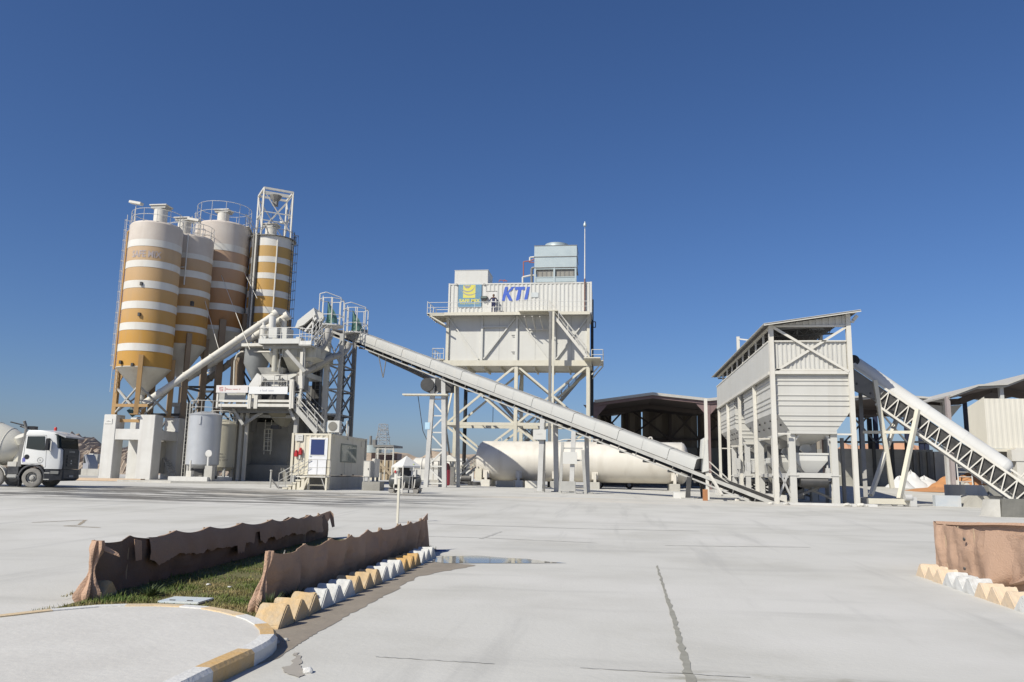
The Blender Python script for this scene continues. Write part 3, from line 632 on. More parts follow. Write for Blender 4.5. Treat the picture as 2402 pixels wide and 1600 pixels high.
SILO_W = mat('silo_white_band', (0.62, 0.605, 0.56), 0.55, (0.52, 0.48, 0.42), 0.6, 0.45, streak=((0.45, 0.38, 0.30), 1.6, 0.35))
SILO_T = mat('dusty_silo_top', (0.50, 0.44, 0.385), 0.7, (0.60, 0.55, 0.49), 0.5, 0.7, streak=((0.42, 0.36, 0.31), 1.5, 0.35))
CONE = mat('silo_cone_grey', (0.56, 0.54, 0.48), 0.6, (0.42, 0.39, 0.33), 0.7, 0.5, streak=((0.36, 0.32, 0.26), 2.0, 0.4))
LEGS = mat('ochre_leg_paint', (0.38, 0.235, 0.10), 0.6, (0.32, 0.205, 0.10), 1.0, 0.5)
LEGD = mat('faded_brown_leg_paint', (0.27, 0.20, 0.135), 0.7, (0.19, 0.145, 0.10), 1.0, 0.5)

def silo(label, pxb, yb, yt, Y, hw, bands, apex, paint, first_ochre=True, adj=True, legs=None, legmat=LEGS, top=SILO_T, ground=None, cone=CONE):
    """bands: sighted heights of the painted bands from the rim of the cone upwards, alternately ochre and white"""
    base = P(pxb, yb, Y); fwd = (base - EYE).dot(_f); R = hw * fwd / FPX; zc = base.z; zt = P(pxb + (1397 - pxb) * (yb - yt) / 11300, yt, Y).z
    gnd = gz(base.x, base.y) if ground is None else ground
    root = thing('silo', label, 'silo', (base.x, base.y, gnd), 'striped cement silos of the batching plant')
    c = V((base.x, base.y, 0)); zs = [zc]
    for y in bands:
        yy = y + (hw * (1105 - y) / FPX if adj else 0); zs.append(P(pxb, yy, Y).z)
    zs = [z for z in zs if z < zt - 0.1] + [zt]
    mb = MB(); mats = [paint, SILO_W, top]
    n = 56
    for i in range(len(zs) - 1):
        last = i == len(zs) - 2; mb.cur = 2 if last else (i % 2 if first_ochre else 1 - i % 2)
        pr = 0.018 if mb.cur == 1 else 0.0
        mb.lathe([(R + pr, zs[i]), (R + pr, zs[i + 1])], c, n, cap=False)
    mb.cur = 2; mb.lathe([(R, zt), (R - 0.12, zt + 0.16), (R * 0.5, zt + 0.42), (0.02, zt + 0.5)], c, n, cap=False)
    part('shell', mb, mats, root)
    ap = P(apex[0], apex[1], Y); mb = MB(); mb.lathe([(R + 0.03, zc + 0.0), (R + 0.03, zc - 0.06), (R - 0.03, zc - 0.08), (0.26, ap.z + 0.3), (0.26, ap.z)], c, n); cn = part('cone', mb, cone, root)
    mb = MB(); mb.lathe([(0.36, ap.z - 0.02), (0.36, ap.z - 0.1), (0.26, ap.z - 0.12), (0.26, ap.z - 0.45), (0.32, ap.z - 0.46), (0.32, ap.z - 0.52)], c, 16); mb.box((c.x - 0.5, c.y - 0.1, ap.z - 0.35), (c.x - 0.2, c.y + 0.1, ap.z - 0.2)); part('outlet_valve', mb, WHITE, root, cn)
    return root, c, R, zc, zt
def silo_top(root, c, R, zt, filt=True, fx=0.0, fy=-0.3, fh=1.5, rails=True, lamp=None, rh=1.1, r0=0, r1=360):
    if rails:
        mb = MB(); pts = [c + V((math.cos(math.radians(a)) * (R - 0.06), math.sin(math.radians(a)) * (R - 0.06), zt + 0.12)) for a in range(r0, r1 + 1, 15)]
        for a, b in zip(pts[:-1], pts[1:]):
            for h in (rh, rh * 0.55): mb.tube(a + V((0, 0, h)), b + V((0, 0, h)), 0.026, 4)
        for p in pts[::2]: mb.tube(p, p + V((0, 0, rh)), 0.026, 4)
        part('guard_rail', mb, WHITE, root)
    if filt:
        f = c + V((fx, fy, zt + 0.25)); mb = MB(); mb.lathe([(0.55, 0), (0.55, fh - 0.35), (0.5, fh - 0.33)], f, 24); fo = part('filter_drum', mb, BONE, root)
        mb = MB(); mb.box((f.x - 0.78, f.y - 0.6, f.z + fh - 0.12), (f.x + 0.78, f.y + 0.6, f.z + fh)); part('filter_lid', mb, BONE, root, fo, bevel=0.03)
        mb = MB(); mb.box((f.x - 0.66, f.y - 0.5, f.z + fh - 0.32), (f.x + 0.66, f.y + 0.5, f.z + fh - 0.13)); part('filter_collar', mb, GREY, root, fo)
    if lamp:
        l = c + V(lamp) + V((0, 0, zt)); mb = MB(); mb.tube(l - V((0, 0, 1.7)), l, 0.03, 5); po = part('lamp_pole', mb, WHITE, root)
        mb = MB(); mb.beam(l + V((-0.55, 0, 0.2)), l + V((0.6, -0.1, -0.05)), 0.45, 0.22); part('floodlight', mb, BONE, root, po, bevel=0.02)
def legs_of(root, c, R, zc, zfoot, ang, m, w=0.34, cap=True, ztop=0.9, braces=None, bm=None):
    q = []
    for a in ang:
        a = math.radians(a); p = V((c.x + math.cos(a) * (R + 0.1), c.y + math.sin(a) * (R + 0.1), 0)); q.append(p)
        mb = MB(); d = V((math.cos(a), math.sin(a), 0)); t = V((-d.y, d.x, 0))
        mb.beam(p + V((0, 0, zfoot)), p + V((0, 0, zc + ztop)), w, w, up=d)
        lo = part('leg', mb, m, root)
        mb = MB(); mb.prism([p - d * 0.1 - t * 0.05 + V((0, 0, zc - 0.1)), p - d * 0.1 - t * 0.05 + V((0, 0, zc - 1.3)), p - d * 0.75 - t * 0.05 + V((0, 0, zc - 0.1))], t * 0.1); part('gusset', mb, m, root, lo)
        mb = MB(); mb.box((p.x - 0.35, p.y - 0.35, zfoot), (p.x + 0.35, p.y + 0.35, zfoot + 0.05)); part('foot_plate', mb, m, root, lo)
    if braces:
        for (z0, z1, kind) in braces:
            for i in range(4):
                a, b = q[i], q[(i + 1) % 4]; mb = MB()
                if 'X' in kind: mb.beam(a + V((0, 0, z0)), b + V((0, 0, z1)), 0.13); mb.beam(b + V((0, 0, z0 + .02)), a + V((0, 0, z1 + .02)), 0.13)
                if 'h' in kind: mb.beam(a + V((0, 0, z1)), b + V((0, 0, z1)), 0.2)
                part('brace', mb, bm or m, root)
PAINT1 = silo_paint('ochre_silo_paint', (0.46, 0.25, 0.055), (0.47, 0.37, 0.275), 11.5, 22.5)
PAINT2 = silo_paint('brown_ochre_silo_paint', (0.42, 0.215, 0.045), (0.44, 0.35, 0.27), 13, 22)
PAINT3 = silo_paint('russet_silo_paint', (0.36, 0.165, 0.05), (0.45, 0.36, 0.29), 14, 25)
PAINT4 = silo_paint('mustard_silo_paint', (0.47, 0.25, 0.045), (0.43, 0.30, 0.13), 13, 27)
# pier tops for the first silo
PZT = P(250, 972, 60).z
s, c, R, zc, zt = silo('nearest and leftmost striped silo, bright orange bands, standing on white concrete piers', 337.5, 866, 538, 62, 59.5, [831, 814, 783.5, 766.5, 735, 718, 688, 671, 640.5, 625, 593, 577.5], (327, 935), PAINT1, adj=False)
silo_top(s, c, R, zt, fx=0.35, fy=-0.2, fh=1.75, lamp=(-1.75, -0.6, 2.1))
legs_of(s, c, R, zc, PZT, [-178, -65, 25, 115], LEGS, braces=[(PZT + 0.2, zc - 1.6, 'X')], bm=GREY)
mb = MB(); mb.ladder((c.x - R - 0.12, c.y - 0.55, zc - 2), (c.x - R - 0.12, c.y - 0.55, zt + 1.1), (0.3, 1, 0), 0.5, 0.35, cage=0.42, out=(-1, 0, 0)); part('caged_ladder', mb, BONE, s)
mb = MB(); mb.tube((c.x - R * 0.86, c.y - R * 0.6, zc - 0.2), (c.x - R * 0.86, c.y - R * 0.6, zt - 0.6), 0.075, 8); mb.tube((c.x - R * 0.86, c.y - R * 0.6, zt - 0.6), (c.x - R * 0.5, c.y - R * 0.3, zt + 0.4), 0.075, 8); part('filling_pipe', mb, RUST, s)
FAINT = mat('faded_lettering', (0.40, 0.35, 0.345), 0.8)
za = P(340, 622, 62).z; zb_ = P(340, 597, 62).z
tx = text_mb('SAFE MIX', (0, 0, 0), (1, 0, 0), (0, 0, 1), (zb_ - za) * 0.62, width=2.45, bold=0.02); tx.v = [(c.x + math.sin((v[0] - 0.72) / (R + 0.02)) * (R + 0.02), c.y - math.cos((v[0] - 0.72) / (R + 0.02)) * (R + 0.02), za + 0.12 + v[2]) for v in tx.v]
part('faded_lettering', tx, FAINT, s, smooth=False)
for (px, py) in [(333, 666), (328, 738), (312, 856), (284, 850)]:
    q = P(px, py, c.y - R * 0.97); mb = MB(); mb.box((q.x - 0.09, c.y - R - 0.12, q.z - 0.14), (q.x + 0.09, c.y - R * 0.9, q.z + 0.14)); part('level_probe', mb, DARK, s)
s, c2, R2, zc2, zt2 = silo('second striped silo, half hidden behind the nearest one, dull ochre bands', 425, 813, 566, 66.0, 54, [775, 761, 733, 717, 689, 675, 648, 632, 604, 592], (416, 893), PAINT2, first_ochre=True)
silo_top(s, c2, R2, zt2, fx=-0.35, fy=-0.6, fh=1.7, lamp=(0.9, -1.2, 1.5))
legs_of(s, c2, R2, zc2, gz(-40, 66), [-130, -45, 45, 135], LEGD, w=0.4, braces=[(3.0, 6.2, 'Xh')], bm=DARK)
mb = MB(); pz = P(462, 600, c2.y - R2).z; a0 = c2 + V((0.95, -R2 - 0.02, 0)); mb.tube(a0 + V((0, 0, pz - 2.6)), a0 + V((0, 0, zt2)), 0.06, 6); mb.tube(a0 + V((-1.6, 0.1, pz - 1.0)), a0 + V((0, 0, pz - 1.0)), 0.05, 6); mb.tube(a0 + V((-1.0, 0.0, pz - 1.9)), a0 + V((-1.0, 0, pz - 1)), 0.04, 6); part('bracket_pipe', mb, WHITE, s)
mb = MB(); q = P(450, 712, c2.y - R2); mb.box((q.x - .1, q.y - 0.12, q.z - 0.2), (q.x + .1, q.y + 0.2, q.z + 0.2)); part('level_probe', mb, DARK, s)
s, c3, R3, zc3, zt3 = silo('tallest and widest striped silo at the back, russet bands and railed top', 505, 782, 538, 70.5, 63, [771, 761.7, 725, 709.6, 674.4, 658.7, 626, 611, 585, 569], (497, 868), PAINT3)
silo_top(s, c3, R3, zt3, fx=0.1, fy=-0.4, fh=1.5, rh=1.9)
legs_of(s, c3, R3, zc3, gz(-38, 70), [-125, -50, 35, 135], LEGD, w=0.55, braces=[(1.5, 5.5, 'Xh'), (5.5, 9.0, 'Xh')], bm=DARK)
mb = MB(); mb.ladder((c3.x - 1.4, c3.y - R3 + 0.2, zc3 + 6), (c3.x - 1.4, c3.y - R3 + 0.2, zt3 + 1.0), (1, 0, 0), 0.5, 0.35, cage=0.42, out=(-0.2, -1, 0)); part('caged_ladder', mb, BONE, s)
mb = MB(); mb.rail([c3 + V((-R3 - 0.3, -0.8, zt3 + 0.1)), c3 + V((-R3 - 0.2, -1.8, zt3 - 0.7)), c3 + V((-R3 + 0.9, -R3 - 0.1, zt3 - 1.2)), c3 + V((-R3 + 1.8, -R3 - 0.3, zt3 - 1.4))], 1.0, 0.025); part('access_walkway', mb, WHITE, s)
s, c4, R4, zc4, zt4 = silo('slim striped silo beside the batching tower, carrying an open steel tower on top', 626, 765, 566, 72, 50, [734, 719, 694, 679, 652.6, 639, 614, 600.5, 575], (618, 820), PAINT4, top=SILO_W)
silo_top(s, c4, R4, zt4, fx=-0.1, fy=-0.3, fh=1.35, rails=False)
legs_of(s, c4, R4, zc4, gz(-35, 72), [-135, -45, 45, 135], LEGD, w=0.42, braces=[(2.0, 7.0, 'Xh'), (7.0, 11.0, 'X')], bm=DARK)
fr = [c4 + V((1.95 * math.cos(math.radians(a)), 1.95 * math.sin(math.radians(a)), 0)) for a in (-99.7, -9.7, 80.3, 170.3)]
z0 = zt4 + 0.1; z1 = P(634, 440, fr[0].y).z
for i in range(4):
    a, b = fr[i], fr[(i + 1) % 4]
    mb = MB(); mb.beam(a + V((0, 0, z0 - 0.3)), a + V((0, 0, z1)), 0.13); part('tower_post', mb, BONE, s)
    mb = MB(); mb.beam(a + V((0, 0, z1)), b + V((0, 0, z1)), 0.14, 0.2); part('tower_ring_beam', mb, BONE, s); mb = MB(); mb.beam(a + V((0, 0, z0 + (z1 - z0) * 0.5)), b + V((0, 0, z0 + (z1 - z0) * 0.5)), 0.09); part('tower_ring_beam', mb, BONE, s)
    mb = MB(); mb.beam(a + V((0, 0, z0 + 0.5)), b + V((0, 0, z1 - 0.3)), 0.08); mb.beam(b + V((0, 0, z0 + 0.52)), a + V((0, 0, z1 - 0.28)), 0.08); part('tower_cross_brace', mb, BONE, s)
mb = MB(); mb.beam((fr[0] + fr[3]) / 2 + V((0, 0, z1 + 0.02)), (fr[1] + fr[2]) / 2 + V((0, 0, z1 + 0.02)), 0.2, 0.3); part('hoist_beam', mb, BONE, s)
mb = MB(); mb.lathe([(0.2, -0.9), (0.62, -0.2), (0.62, -0.16)], c4 + V((0, 0, z1)), 8); mb.box((c4.x - 0.22, c4.y - 0.22, z1 - 1.2), (c4.x + 0.22, c4.y + 0.22, z1 - 0.75)); part('hoist', mb, MIDG, s, label='grey hoist hanging in the open tower')
mb = MB(); mb.tube(c4 + V((0, 0, z1 - 1.2)), c4 + V((-0.4, -0.3, z0 + 0.8)), 0.02, 4); part('hoist_rope', mb, DARK, s)
q = fr[1] + V((-0.9, 0, z0 + 1.6)); mb = MB(); mb.beam(q + V((-0.35, 0, 0.1)), q + V((0.35, 0, 0)), 0.4, 0.16); mb.tube(q, q + V((-0.45, 0.2, 0.7)), 0.03, 5); part('floodlight', mb, BONE, s)
for dx, rr, mm, y0_ in ((-1.02, 0.11, MIDG, 0.5), (-0.72, 0.10, BONE, 0.3), (-0.48, 0.07, DARK, 0.2), (1.28, 0.075, BONE, 0.5)):
    yy = c4.y - math.sqrt(max(R4 ** 2 - dx ** 2, 0)) - 0.12; mb = MB(); mb.tube((c4.x + dx, yy, zc4 - 1), (c4.x + dx, yy, zt4 + (0.2 if dx < 0 else -0.4)), rr, 8); part('vertical_pipe', mb, mm, s)
mb = MB(); lx = c4 + V((R4 + 0.12, -0.2, 0)); mb.ladder(lx + V((0, 0, zc4 - 6)), lx + V((0, 0, zt4 + 0.9)), (0, 1, 0), 0.5, 0.35, r=0.03, cage=0.6, out=(1, -0.25, 0)); part('caged_ladder', mb, DARK, s)
mb = MB(); pts = [c4 + V((math.cos(math.radians(a)) * (R4 + 0.1), math.sin(math.radians(a)) * (R4 + 0.1), zt4 + 0.02)) for a in range(0, 361, 20)]
for a, b in zip(pts[:-1], pts[1:]): mb.tube(a + V((0, 0, 0.7)), b + V((0, 0, 0.7)), 0.03, 4); mb.tube(a, a + V((0, 0, 0.7)), 0.03, 4); mb.beam(a, b, 0.25, 0.07)
part('guard_rail', mb, MIDG, s)
# catwalk between the tall silo and the slim one
cw = thing('catwalk', 'railed steel catwalk bridging the tall silo and the slim silo high up', 'catwalk', (c3.x + R3, c3.y, zt3))
a0 = c3 + V((R3 - 0.2, -0.3, zt3 + 0.15)); b0 = c4 + V((-R4 - 0.1, 0.2, zt4 + 0.1)); mb = MB(); mb.beam(a0, b0, 0.8, 0.08); part('deck', mb, GREY, cw)
for o in (-0.4, 0.4): mb = MB(); mb.rail([a0 + V((0.2, o, 0)), b0 + V((0.2, o, 0))], 1.1, 0.026); part('railing', mb, GREY, cw)
for k, (p0, p1) in enumerate([((1200 / 4.127 + 200, 610 / 4.127 + 420), (990 / 4.127 + 200, 1500 / 4.127 + 420)), ((1440 / 4.127 + 200, 705 / 4.127 + 420), (1640 / 4.127 + 200, 1180 / 4.127 + 420))]): pass
for k, (pa, pb, ya, yb_) in enumerate([((490, 570), (586, 820), 70.5, 64), ((550, 592), (603, 700), 71.5, 69), ((462, 640), (515, 826), 66.8, 64)]):
    mb = MB(); mb.path([P(*pa, ya), P(*pb, yb_)], 0.028, 4)
    solo('guy_cable', mb, BONE, ['longest pale cable slanting down across the middle silos', 'short pale cable slanting over the tall silo towards the slim one', 'pale cable slanting over the second silo to the screw conveyor'][k], 'cable', P(*pa, ya), 'pale cables slung from the silo tops')

# ================================================================== piers below the silos
GP = gz(-42, 60) + 0.12
def px_box(mb, x0, x1, y0, y1, Ya, Yb):
    a = P(x0, (y0 + y1) / 2, Ya); b = P(x1, (y0 + y1) / 2, Ya); zt_ = P((x0 + x1) / 2, y0, Ya).z; zb = P((x0 + x1) / 2, y1, Ya).z
    mb.box((a.x, Ya, zb), (b.x, Yb, zt_)); return mb
root = thing('concrete_pier', 'white concrete twin pier frame with a cross beam under the nearest silo', 'pier', (P(300, 1124, 60).x, 60, GP))
zt_ = PZT; zg = GP - 0.3
L0, L1, R0, R1 = P(237, 1050, 60).x, P(266, 1050, 60).x, P(322, 1050, 60).x, P(358, 1050, 60).x
for (xa, xb) in ((L0, L1), (R0, R1)):
    for (ya, yb) in ((60, 61.2), (63.6, 64.8)):
        mb = MB(); mb.box((xa, ya, zg), (xb, yb, zt_)); part('column', mb, WCONC, root, bevel=0.03)
zb0, zb1 = P(300, 1031, 60).z, P(300, 1006, 60).z
for ya in (60.05, 63.65):
    mb = MB(); mb.box((L1 - 0.002, ya, zb0), (R0 + 0.002, ya + 1.05, zb1)); part('cross_beam', mb, WCONC, root)
for xa, xb in ((L0 + .05, L1 - .05), (R0 + .05, R1 - .05)):
    mb = MB(); mb.box((xa, 61.2 - 0.002, zb0 + 0.05), (xb, 63.602, zb1 - 0.05)); part('side_beam', mb, WCONC, root)
mb = MB(); mb.box((R0 + 0.1, 61.25, P(300, 1110, 60).z), (R0 + 0.35, 63.55, zb0)); part('infill_wall', mb, CONC, root)
q0 = P(247, 982, 60); q1 = P(263, 994, 60); mb = MB(); mb.box((q0.x, 59.96, q1.z), (q1.x, 59.985, q0.z)); sg = part('sign', mb, WHITE, root)
mb = MB(); blur_line(mb, (q0.x + 0.12, 59.955, (q0.z + q1.z) / 2 - 0.06), (1, 0, 0), q1.x - q0.x - 0.24, 0.12, 3); part('sign_lettering', mb, GREY, root, sg)
mb = MB(); z = P(300, 986, 60).z; mb.beam((L1, 60.6, z), (R0, 60.6, z), 0.2, 0.24); part('strut', mb, LEGS, root)
mb = MB(); z = P(300, 951, 60).z; mb.beam((L1 - 0.3, 60.0, z), (R0 + 0.6, 60.0, z), 0.2, 0.24); part('strut', mb, LEGS, root)
zl = zt_
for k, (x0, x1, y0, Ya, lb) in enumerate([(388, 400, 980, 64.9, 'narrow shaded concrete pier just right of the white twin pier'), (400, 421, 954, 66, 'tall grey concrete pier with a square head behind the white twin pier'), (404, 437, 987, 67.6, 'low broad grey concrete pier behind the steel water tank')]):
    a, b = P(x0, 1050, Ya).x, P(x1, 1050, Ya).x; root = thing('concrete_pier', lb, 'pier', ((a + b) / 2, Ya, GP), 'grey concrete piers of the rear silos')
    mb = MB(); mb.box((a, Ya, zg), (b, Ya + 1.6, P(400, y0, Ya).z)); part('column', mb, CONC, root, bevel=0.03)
    if k == 1: mb = MB(); mb.box((a - 0.2, Ya - 0.1, P(400, y0, Ya).z), (b + 0.2, Ya + 1.7, P(400, y0, Ya).z + 0.35)); part('head', mb, CONC, root)
# inclined ladder leaning on the piers
ld = thing('ladder', 'weathered grey steps leaning against the shaded piers', 'ladder', P(400, 1112, 63))
mb = MB(); mb.ladder(P(405, 1112, 62.5), P(372, 1030, 64.9), (0.3, 1, 0), 0.7, 0.3, r=0.05); part('rungs_and_rails', mb, GREY, ld)
# ground slab under the plant
slab = MB(); slab.prism([V((-55, 59, 0)), V((P(180, 1127, 58.2).x, 58.2, 0)), V((P(400, 1133, 55.5).x, 55.5, 0)), V((P(560, 1121, 57.5).x, 57.5, 0)), V((-22, 60, 0)), V((-22, 80, 0)), V((-60, 80, 0))], (0, 0, GP))
struct('plant_slab', slab, CONC)
mb = MB(); mb.prism([V((P(150, 1120, 57).x, 57, gz(-44, 57) + .02)), V((P(330, 1122, 57).x, 57, gz(-40, 57) + .02)), V((P(330, 1122, 57).x, 57.6, gz(-40, 57) + .02)), V((P(150, 1120, 57).x, 57.6, gz(-44, 57) + .02))], (0, 0, 0.2)); solo('kerb_beam', mb, mat('sandy_concrete', (0.55, 0.42, 0.30), 0.9), 'sandy concrete strip on the ground between the lorry and the white pier', 'concrete strip', None)

# ================================================================== screw conveyors
def screw(label, a, b, r, m, motor=None, drop=None):
    root = thing('screw_conveyor', label, 'screw conveyor', a, 'slanting cement screw conveyors'); a = V(a); b = V(b)
    mb = MB(); mb.tube(a, b, r, 18); d = (b - a).normalized()
    for t in (0.12, 0.3, 0.5, 0.7, 0.88): q = a.lerp(b, t); mb.tube(q - d * 0.04, q + d * 0.04, r + 0.06, 18)
    part('tube', mb, m, root)
    mb = MB(); mb.tube(b - d * 0.1, b + d * 0.25, r + 0.1, 18); part('head_flange', mb, m, root)
    if drop: mb = MB(); mb.tube(b - d * 0.25, b - d * 0.25 - V((0, 0, drop)), r * 0.85, 14); part('discharge_spout', mb, m, root)
    if motor:
        mb = MB(); mb.tube(a - d * 0.1, a - d * 0.75, r * 0.95, 14); mb.tube(a - d * 0.76, a - d * 1.3, r * 1.25, 14); mb.cbox(a - d * 1.0 + V((0, 0, 0.28)), (0.3, 0.3, 0.2)); part('motor', mb, mat('teal_motor', (0.04, 0.10, 0.11), 0.5, (0.08, 0.1, 0.1), 3, 0.5), root)
    return root
screw('longest pale screw conveyor rising from the nearest silo outlet to the tower', P(337, 948, 61.2), P(644, 738, 66.5), 0.29, BONE, True, 1.6)
screw('second pale screw conveyor ending in a curved spout beside the first', P(432, 893, 68), P(672, 742, 67.5), 0.30, BONE, False, 1.5)
screw('dusty brown screw conveyor low behind the other two', P(478, 898, 69.5), P(600, 806, 68), 0.28, mat('dusty_brown_tube', (0.29, 0.26, 0.215), 0.8), False, 0.8)

# ================================================================== water tanks
def vtank(label, pc, ytop, ybot, hw, Y, m, dome, shroud):
    b = P(pc, ybot, Y); fwd = (b - EYE).dot(_f); r = hw * fwd / FPX; zt_ = P(pc, ytop, Y).z
    root = thing('water_tank', label, 'water tank', (b.x, b.y, GP), 'upright steel tanks on the plant slab')
    mb = MB(); mb.lathe([(r, b.z), (r, zt_)], b * 1 - V((0, 0, b.z)), 44); part('shell', mb, m, root)
    c_ = V((b.x, b.y, 0)); mb = MB(); mb.lathe([(r + 0.05, zt_), (r + 0.05, zt_ + 0.05), (r * 0.75, zt_ + dome * 0.6), (r * 0.3, zt_ + dome), (0.02, zt_ + dome * 1.02)], c_, 44); ro = part('roof', mb, m, root)
    mb = MB(); mb.lathe([(r * 0.97, b.z - 0.01), (r * 0.6, b.z - 0.3)], c_, 32); part('bottom', mb, m, root)
    for a in (45, 135, 225, 315):
        a = math.radians(a); p = c_ + V((math.cos(a) * r * 0.85, math.sin(a) * r * 0.85, 0)); mb = MB(); mb.beam(p + V((0, 0, GP)), p + V((0, 0, b.z + 0.05)), 0.18); part('leg', mb, GREY, root)
    mb = MB(); pts = [c_ + V((math.cos(math.radians(a)) * r * 0.97, math.sin(math.radians(a)) * r * 0.97, zt_ + 0.08)) for a in range(-200, 21, 20)]
    for p, q in zip(pts[:-1], pts[1:]):
        mb.tube(p + V((0, 0, 1.0)), q + V((0, 0, 1.0)), 0.026, 4); mb.tube(p + V((0, 0, 0.5)), q + V((0, 0, 0.5)), 0.02, 4)
    for p in pts[::2]: mb.tube(p, p + V((0, 0, 1.0)), 0.026, 4)
    part('guard_rail', mb, BONE, root)
    mb = MB(); mb.ladder((c_.x - r - 0.12, c_.y - 0.3, GP), (c_.x - r - 0.12, c_.y - 0.3, zt_ + 1.0), (0, 1, 0), 0.4, 0.3); part('ladder', mb, BONE, root)
    return root, c_, r, b.z, zt_
STEELT = mat('brushed_tank_steel', (0.50, 0.51, 0.52), 0.38, (0.40, 0.41, 0.42), 0.8, 0.5, metal=0.35, streak=((0.42, 0.41, 0.40), 2, 0.4))
t, c_, r, zb, zt_ = vtank('shiny grey steel water tank with a railed roof standing on the slab', 474, 975, 1090, 37, 58.5, STEELT, 0.30, False)
q = P(490, 1064, c_.y - r - 0.1); mb = MB(); mb.lathe([(0.24, -0.06), (0.27, 0.0), (0.24, 0.06)], q, 18, axis=(0.15, -1, 0)); g = part('level_gauge', mb, WHITE, t); mb = MB(); mb.tube(q - V((0, 0, 0.25)), q - V((0, 0, 1.3)), 0.09, 10); part('gauge_pipe', mb, WHITE, t, g)
q = P(492, 1104, c_.y - r - 0.2); mb = MB(); mb.box((q.x - 0.28, q.y - 0.2, GP), (q.x + 0.28, q.y + 0.3, q.z + 0.35)); part('pump_box', mb, CONC, t)
mb = MB(); q = P(470, 976, c_.y - r); mb.box((q.x - 0.08, q.y - 0.04, q.z - 0.6), (q.x + 0.08, q.y + 0.05, q.z)); part('lug', mb, STEELT, t)
mb = MB(); mb.box((c_.x - 0.5, c_.y - 0.6, GP), (c_.x + 0.4, c_.y + 0.4, zb - 0.2)); mb.tube((c_.x + 0.2, c_.y - 0.7, GP + 0.3), (c_.x + 1.6, c_.y - 0.7, GP + 0.3), 0.12, 8); part('pump', mb, DARK, t)
BEIGET = mat('beige_tank_paint', (0.42, 0.395, 0.315), 0.6, (0.33, 0.30, 0.235), 0.8, 0.5, streak=((0.3, 0.27, 0.21), 2, 0.4))
t, c_, r, zb, zt_ = vtank('beige upright tank close behind the shiny steel one', 517, 997, 1096, 31, 62, BEIGET, 0.45, False)
for i, w_ in enumerate([0.6, 0.55, 0.95]):
    q = P(523, 1066 + i * 7, c_.y - r); tx = MB(); blur_line(tx, (-w_ / 2, 0, 0), (1, 0, 0), w_, 0.1, 60 + i); tx.v = [(c_.x + math.sin(v[0] / (r + 0.02) + .5) * (r + 0.02), c_.y - math.cos(v[0] / (r + 0.02) + .5) * (r + 0.02), q.z + v[2]) for v in tx.v]; part('stencil_lettering', tx, MIDG, t, smooth=False)
mb = MB(); a = P(394, 1119, 56.6); b_ = P(486, 1119, 56.6); mb.box((a.x, 56.6, GP - 0.2), (b_.x, 60.5, GP + 0.32)); solo('plinth', mb, WCONC, 'low pale concrete plinth in front of the water tanks', 'plinth', None)
q = P(446, 1100, 56.9); root = thing('valve_post', 'short pale standpipe on a block left of the steel tank gauge', 'standpipe', (q.x, q.y, GP + .32)); mb = MB(); mb.box((q.x - .2, q.y - .2, GP + .32), (q.x + .2, q.y + .2, GP + .75)); part('block', mb, BONE, root); mb = MB(); mb.tube((q.x, q.y, GP + .75), (q.x, q.y, P(446, 1080, 56.9).z), .07, 8); part('pipe', mb, BONE, root)
# ================================================================== batching tower
YF = 61.0
bt = thing('batching_tower', 'grey and white concrete batching tower with a mixer deck, stairs and a railed upper platform', 'batching tower', (P(610, 1120, 66).x, 66, GP))
def bp(name, mb, m, parent=None, label=None, **k): return part(name, mb, m, bt, parent, label, **k)
def pb(x0, x1, y0, y1, Y, d):
    """box whose front face is sighted between two pixel corners, d metres deep"""
    a = P(x0, y1, Y); b = P(x1, y0, Y); mb = MB(); mb.box((a.x, Y, a.z), (b.x, Y + d, b.z)); return mb
# concrete base: two side walls, back wall, thicker foot
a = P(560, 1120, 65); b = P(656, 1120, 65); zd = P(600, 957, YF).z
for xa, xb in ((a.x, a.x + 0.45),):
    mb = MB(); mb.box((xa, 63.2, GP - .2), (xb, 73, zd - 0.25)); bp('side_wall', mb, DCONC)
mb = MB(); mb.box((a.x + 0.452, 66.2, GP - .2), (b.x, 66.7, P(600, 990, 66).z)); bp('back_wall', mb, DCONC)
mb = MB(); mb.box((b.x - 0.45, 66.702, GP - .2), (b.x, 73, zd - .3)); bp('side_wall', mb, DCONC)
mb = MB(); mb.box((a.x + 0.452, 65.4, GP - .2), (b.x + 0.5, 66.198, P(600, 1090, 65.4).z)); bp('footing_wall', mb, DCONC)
for px in (558, 571):
    q = P(px, 1112, 62.9); mb = MB(); mb.beam((q.x, 62.9, GP - .2), (q.x, 62.9, zd - 0.2), 0.24, 0.24); bp('corner_post', mb, BONE)
q = P(685, 1100, 62); mb = MB(); mb.beam((P(690, 1000, 62).x, 62.4, GP), (P(690, 1000, 62).x, 62.4, zd), 0.3); bp('corner_post', mb, GREY)
# deck
x0, x1 = P(505, 950, YF).x, P(686, 950, YF).x
mb = MB(); mb.box((x0, YF + 0.25, zd), (x1 + .5, 72.5, zd + 0.12)); bp('deck_floor', mb, MIDG)
for i in range(7): mb = MB(); y = YF + 1 + i * 1.7; mb.box((x0, y, zd - 0.32), (x1 + .4, y + 0.14, zd - 0.002)); bp('floor_beam', mb, MIDG)
mid = 590
for (xa, xb) in ((507, 583), (597, 683)):
    for y0_, y1_ in ((938, 943), (947.5, 954)): bp('edge_beam', pb(xa, xb, y0_, y1_, YF, 0.2), BONE)
for px, y0_ in ((508.5, 905), (582, 925), (585.5, 925), (597, 925), (601, 925), (680.5, 895)):
    q = P(px, 955, YF); mb = MB(); mb.box((q.x - 0.07, YF - 0.05, zd - .05), (q.x + 0.07, YF + 0.12, P(px, y0_, YF).z)); bp('post', mb, BONE)
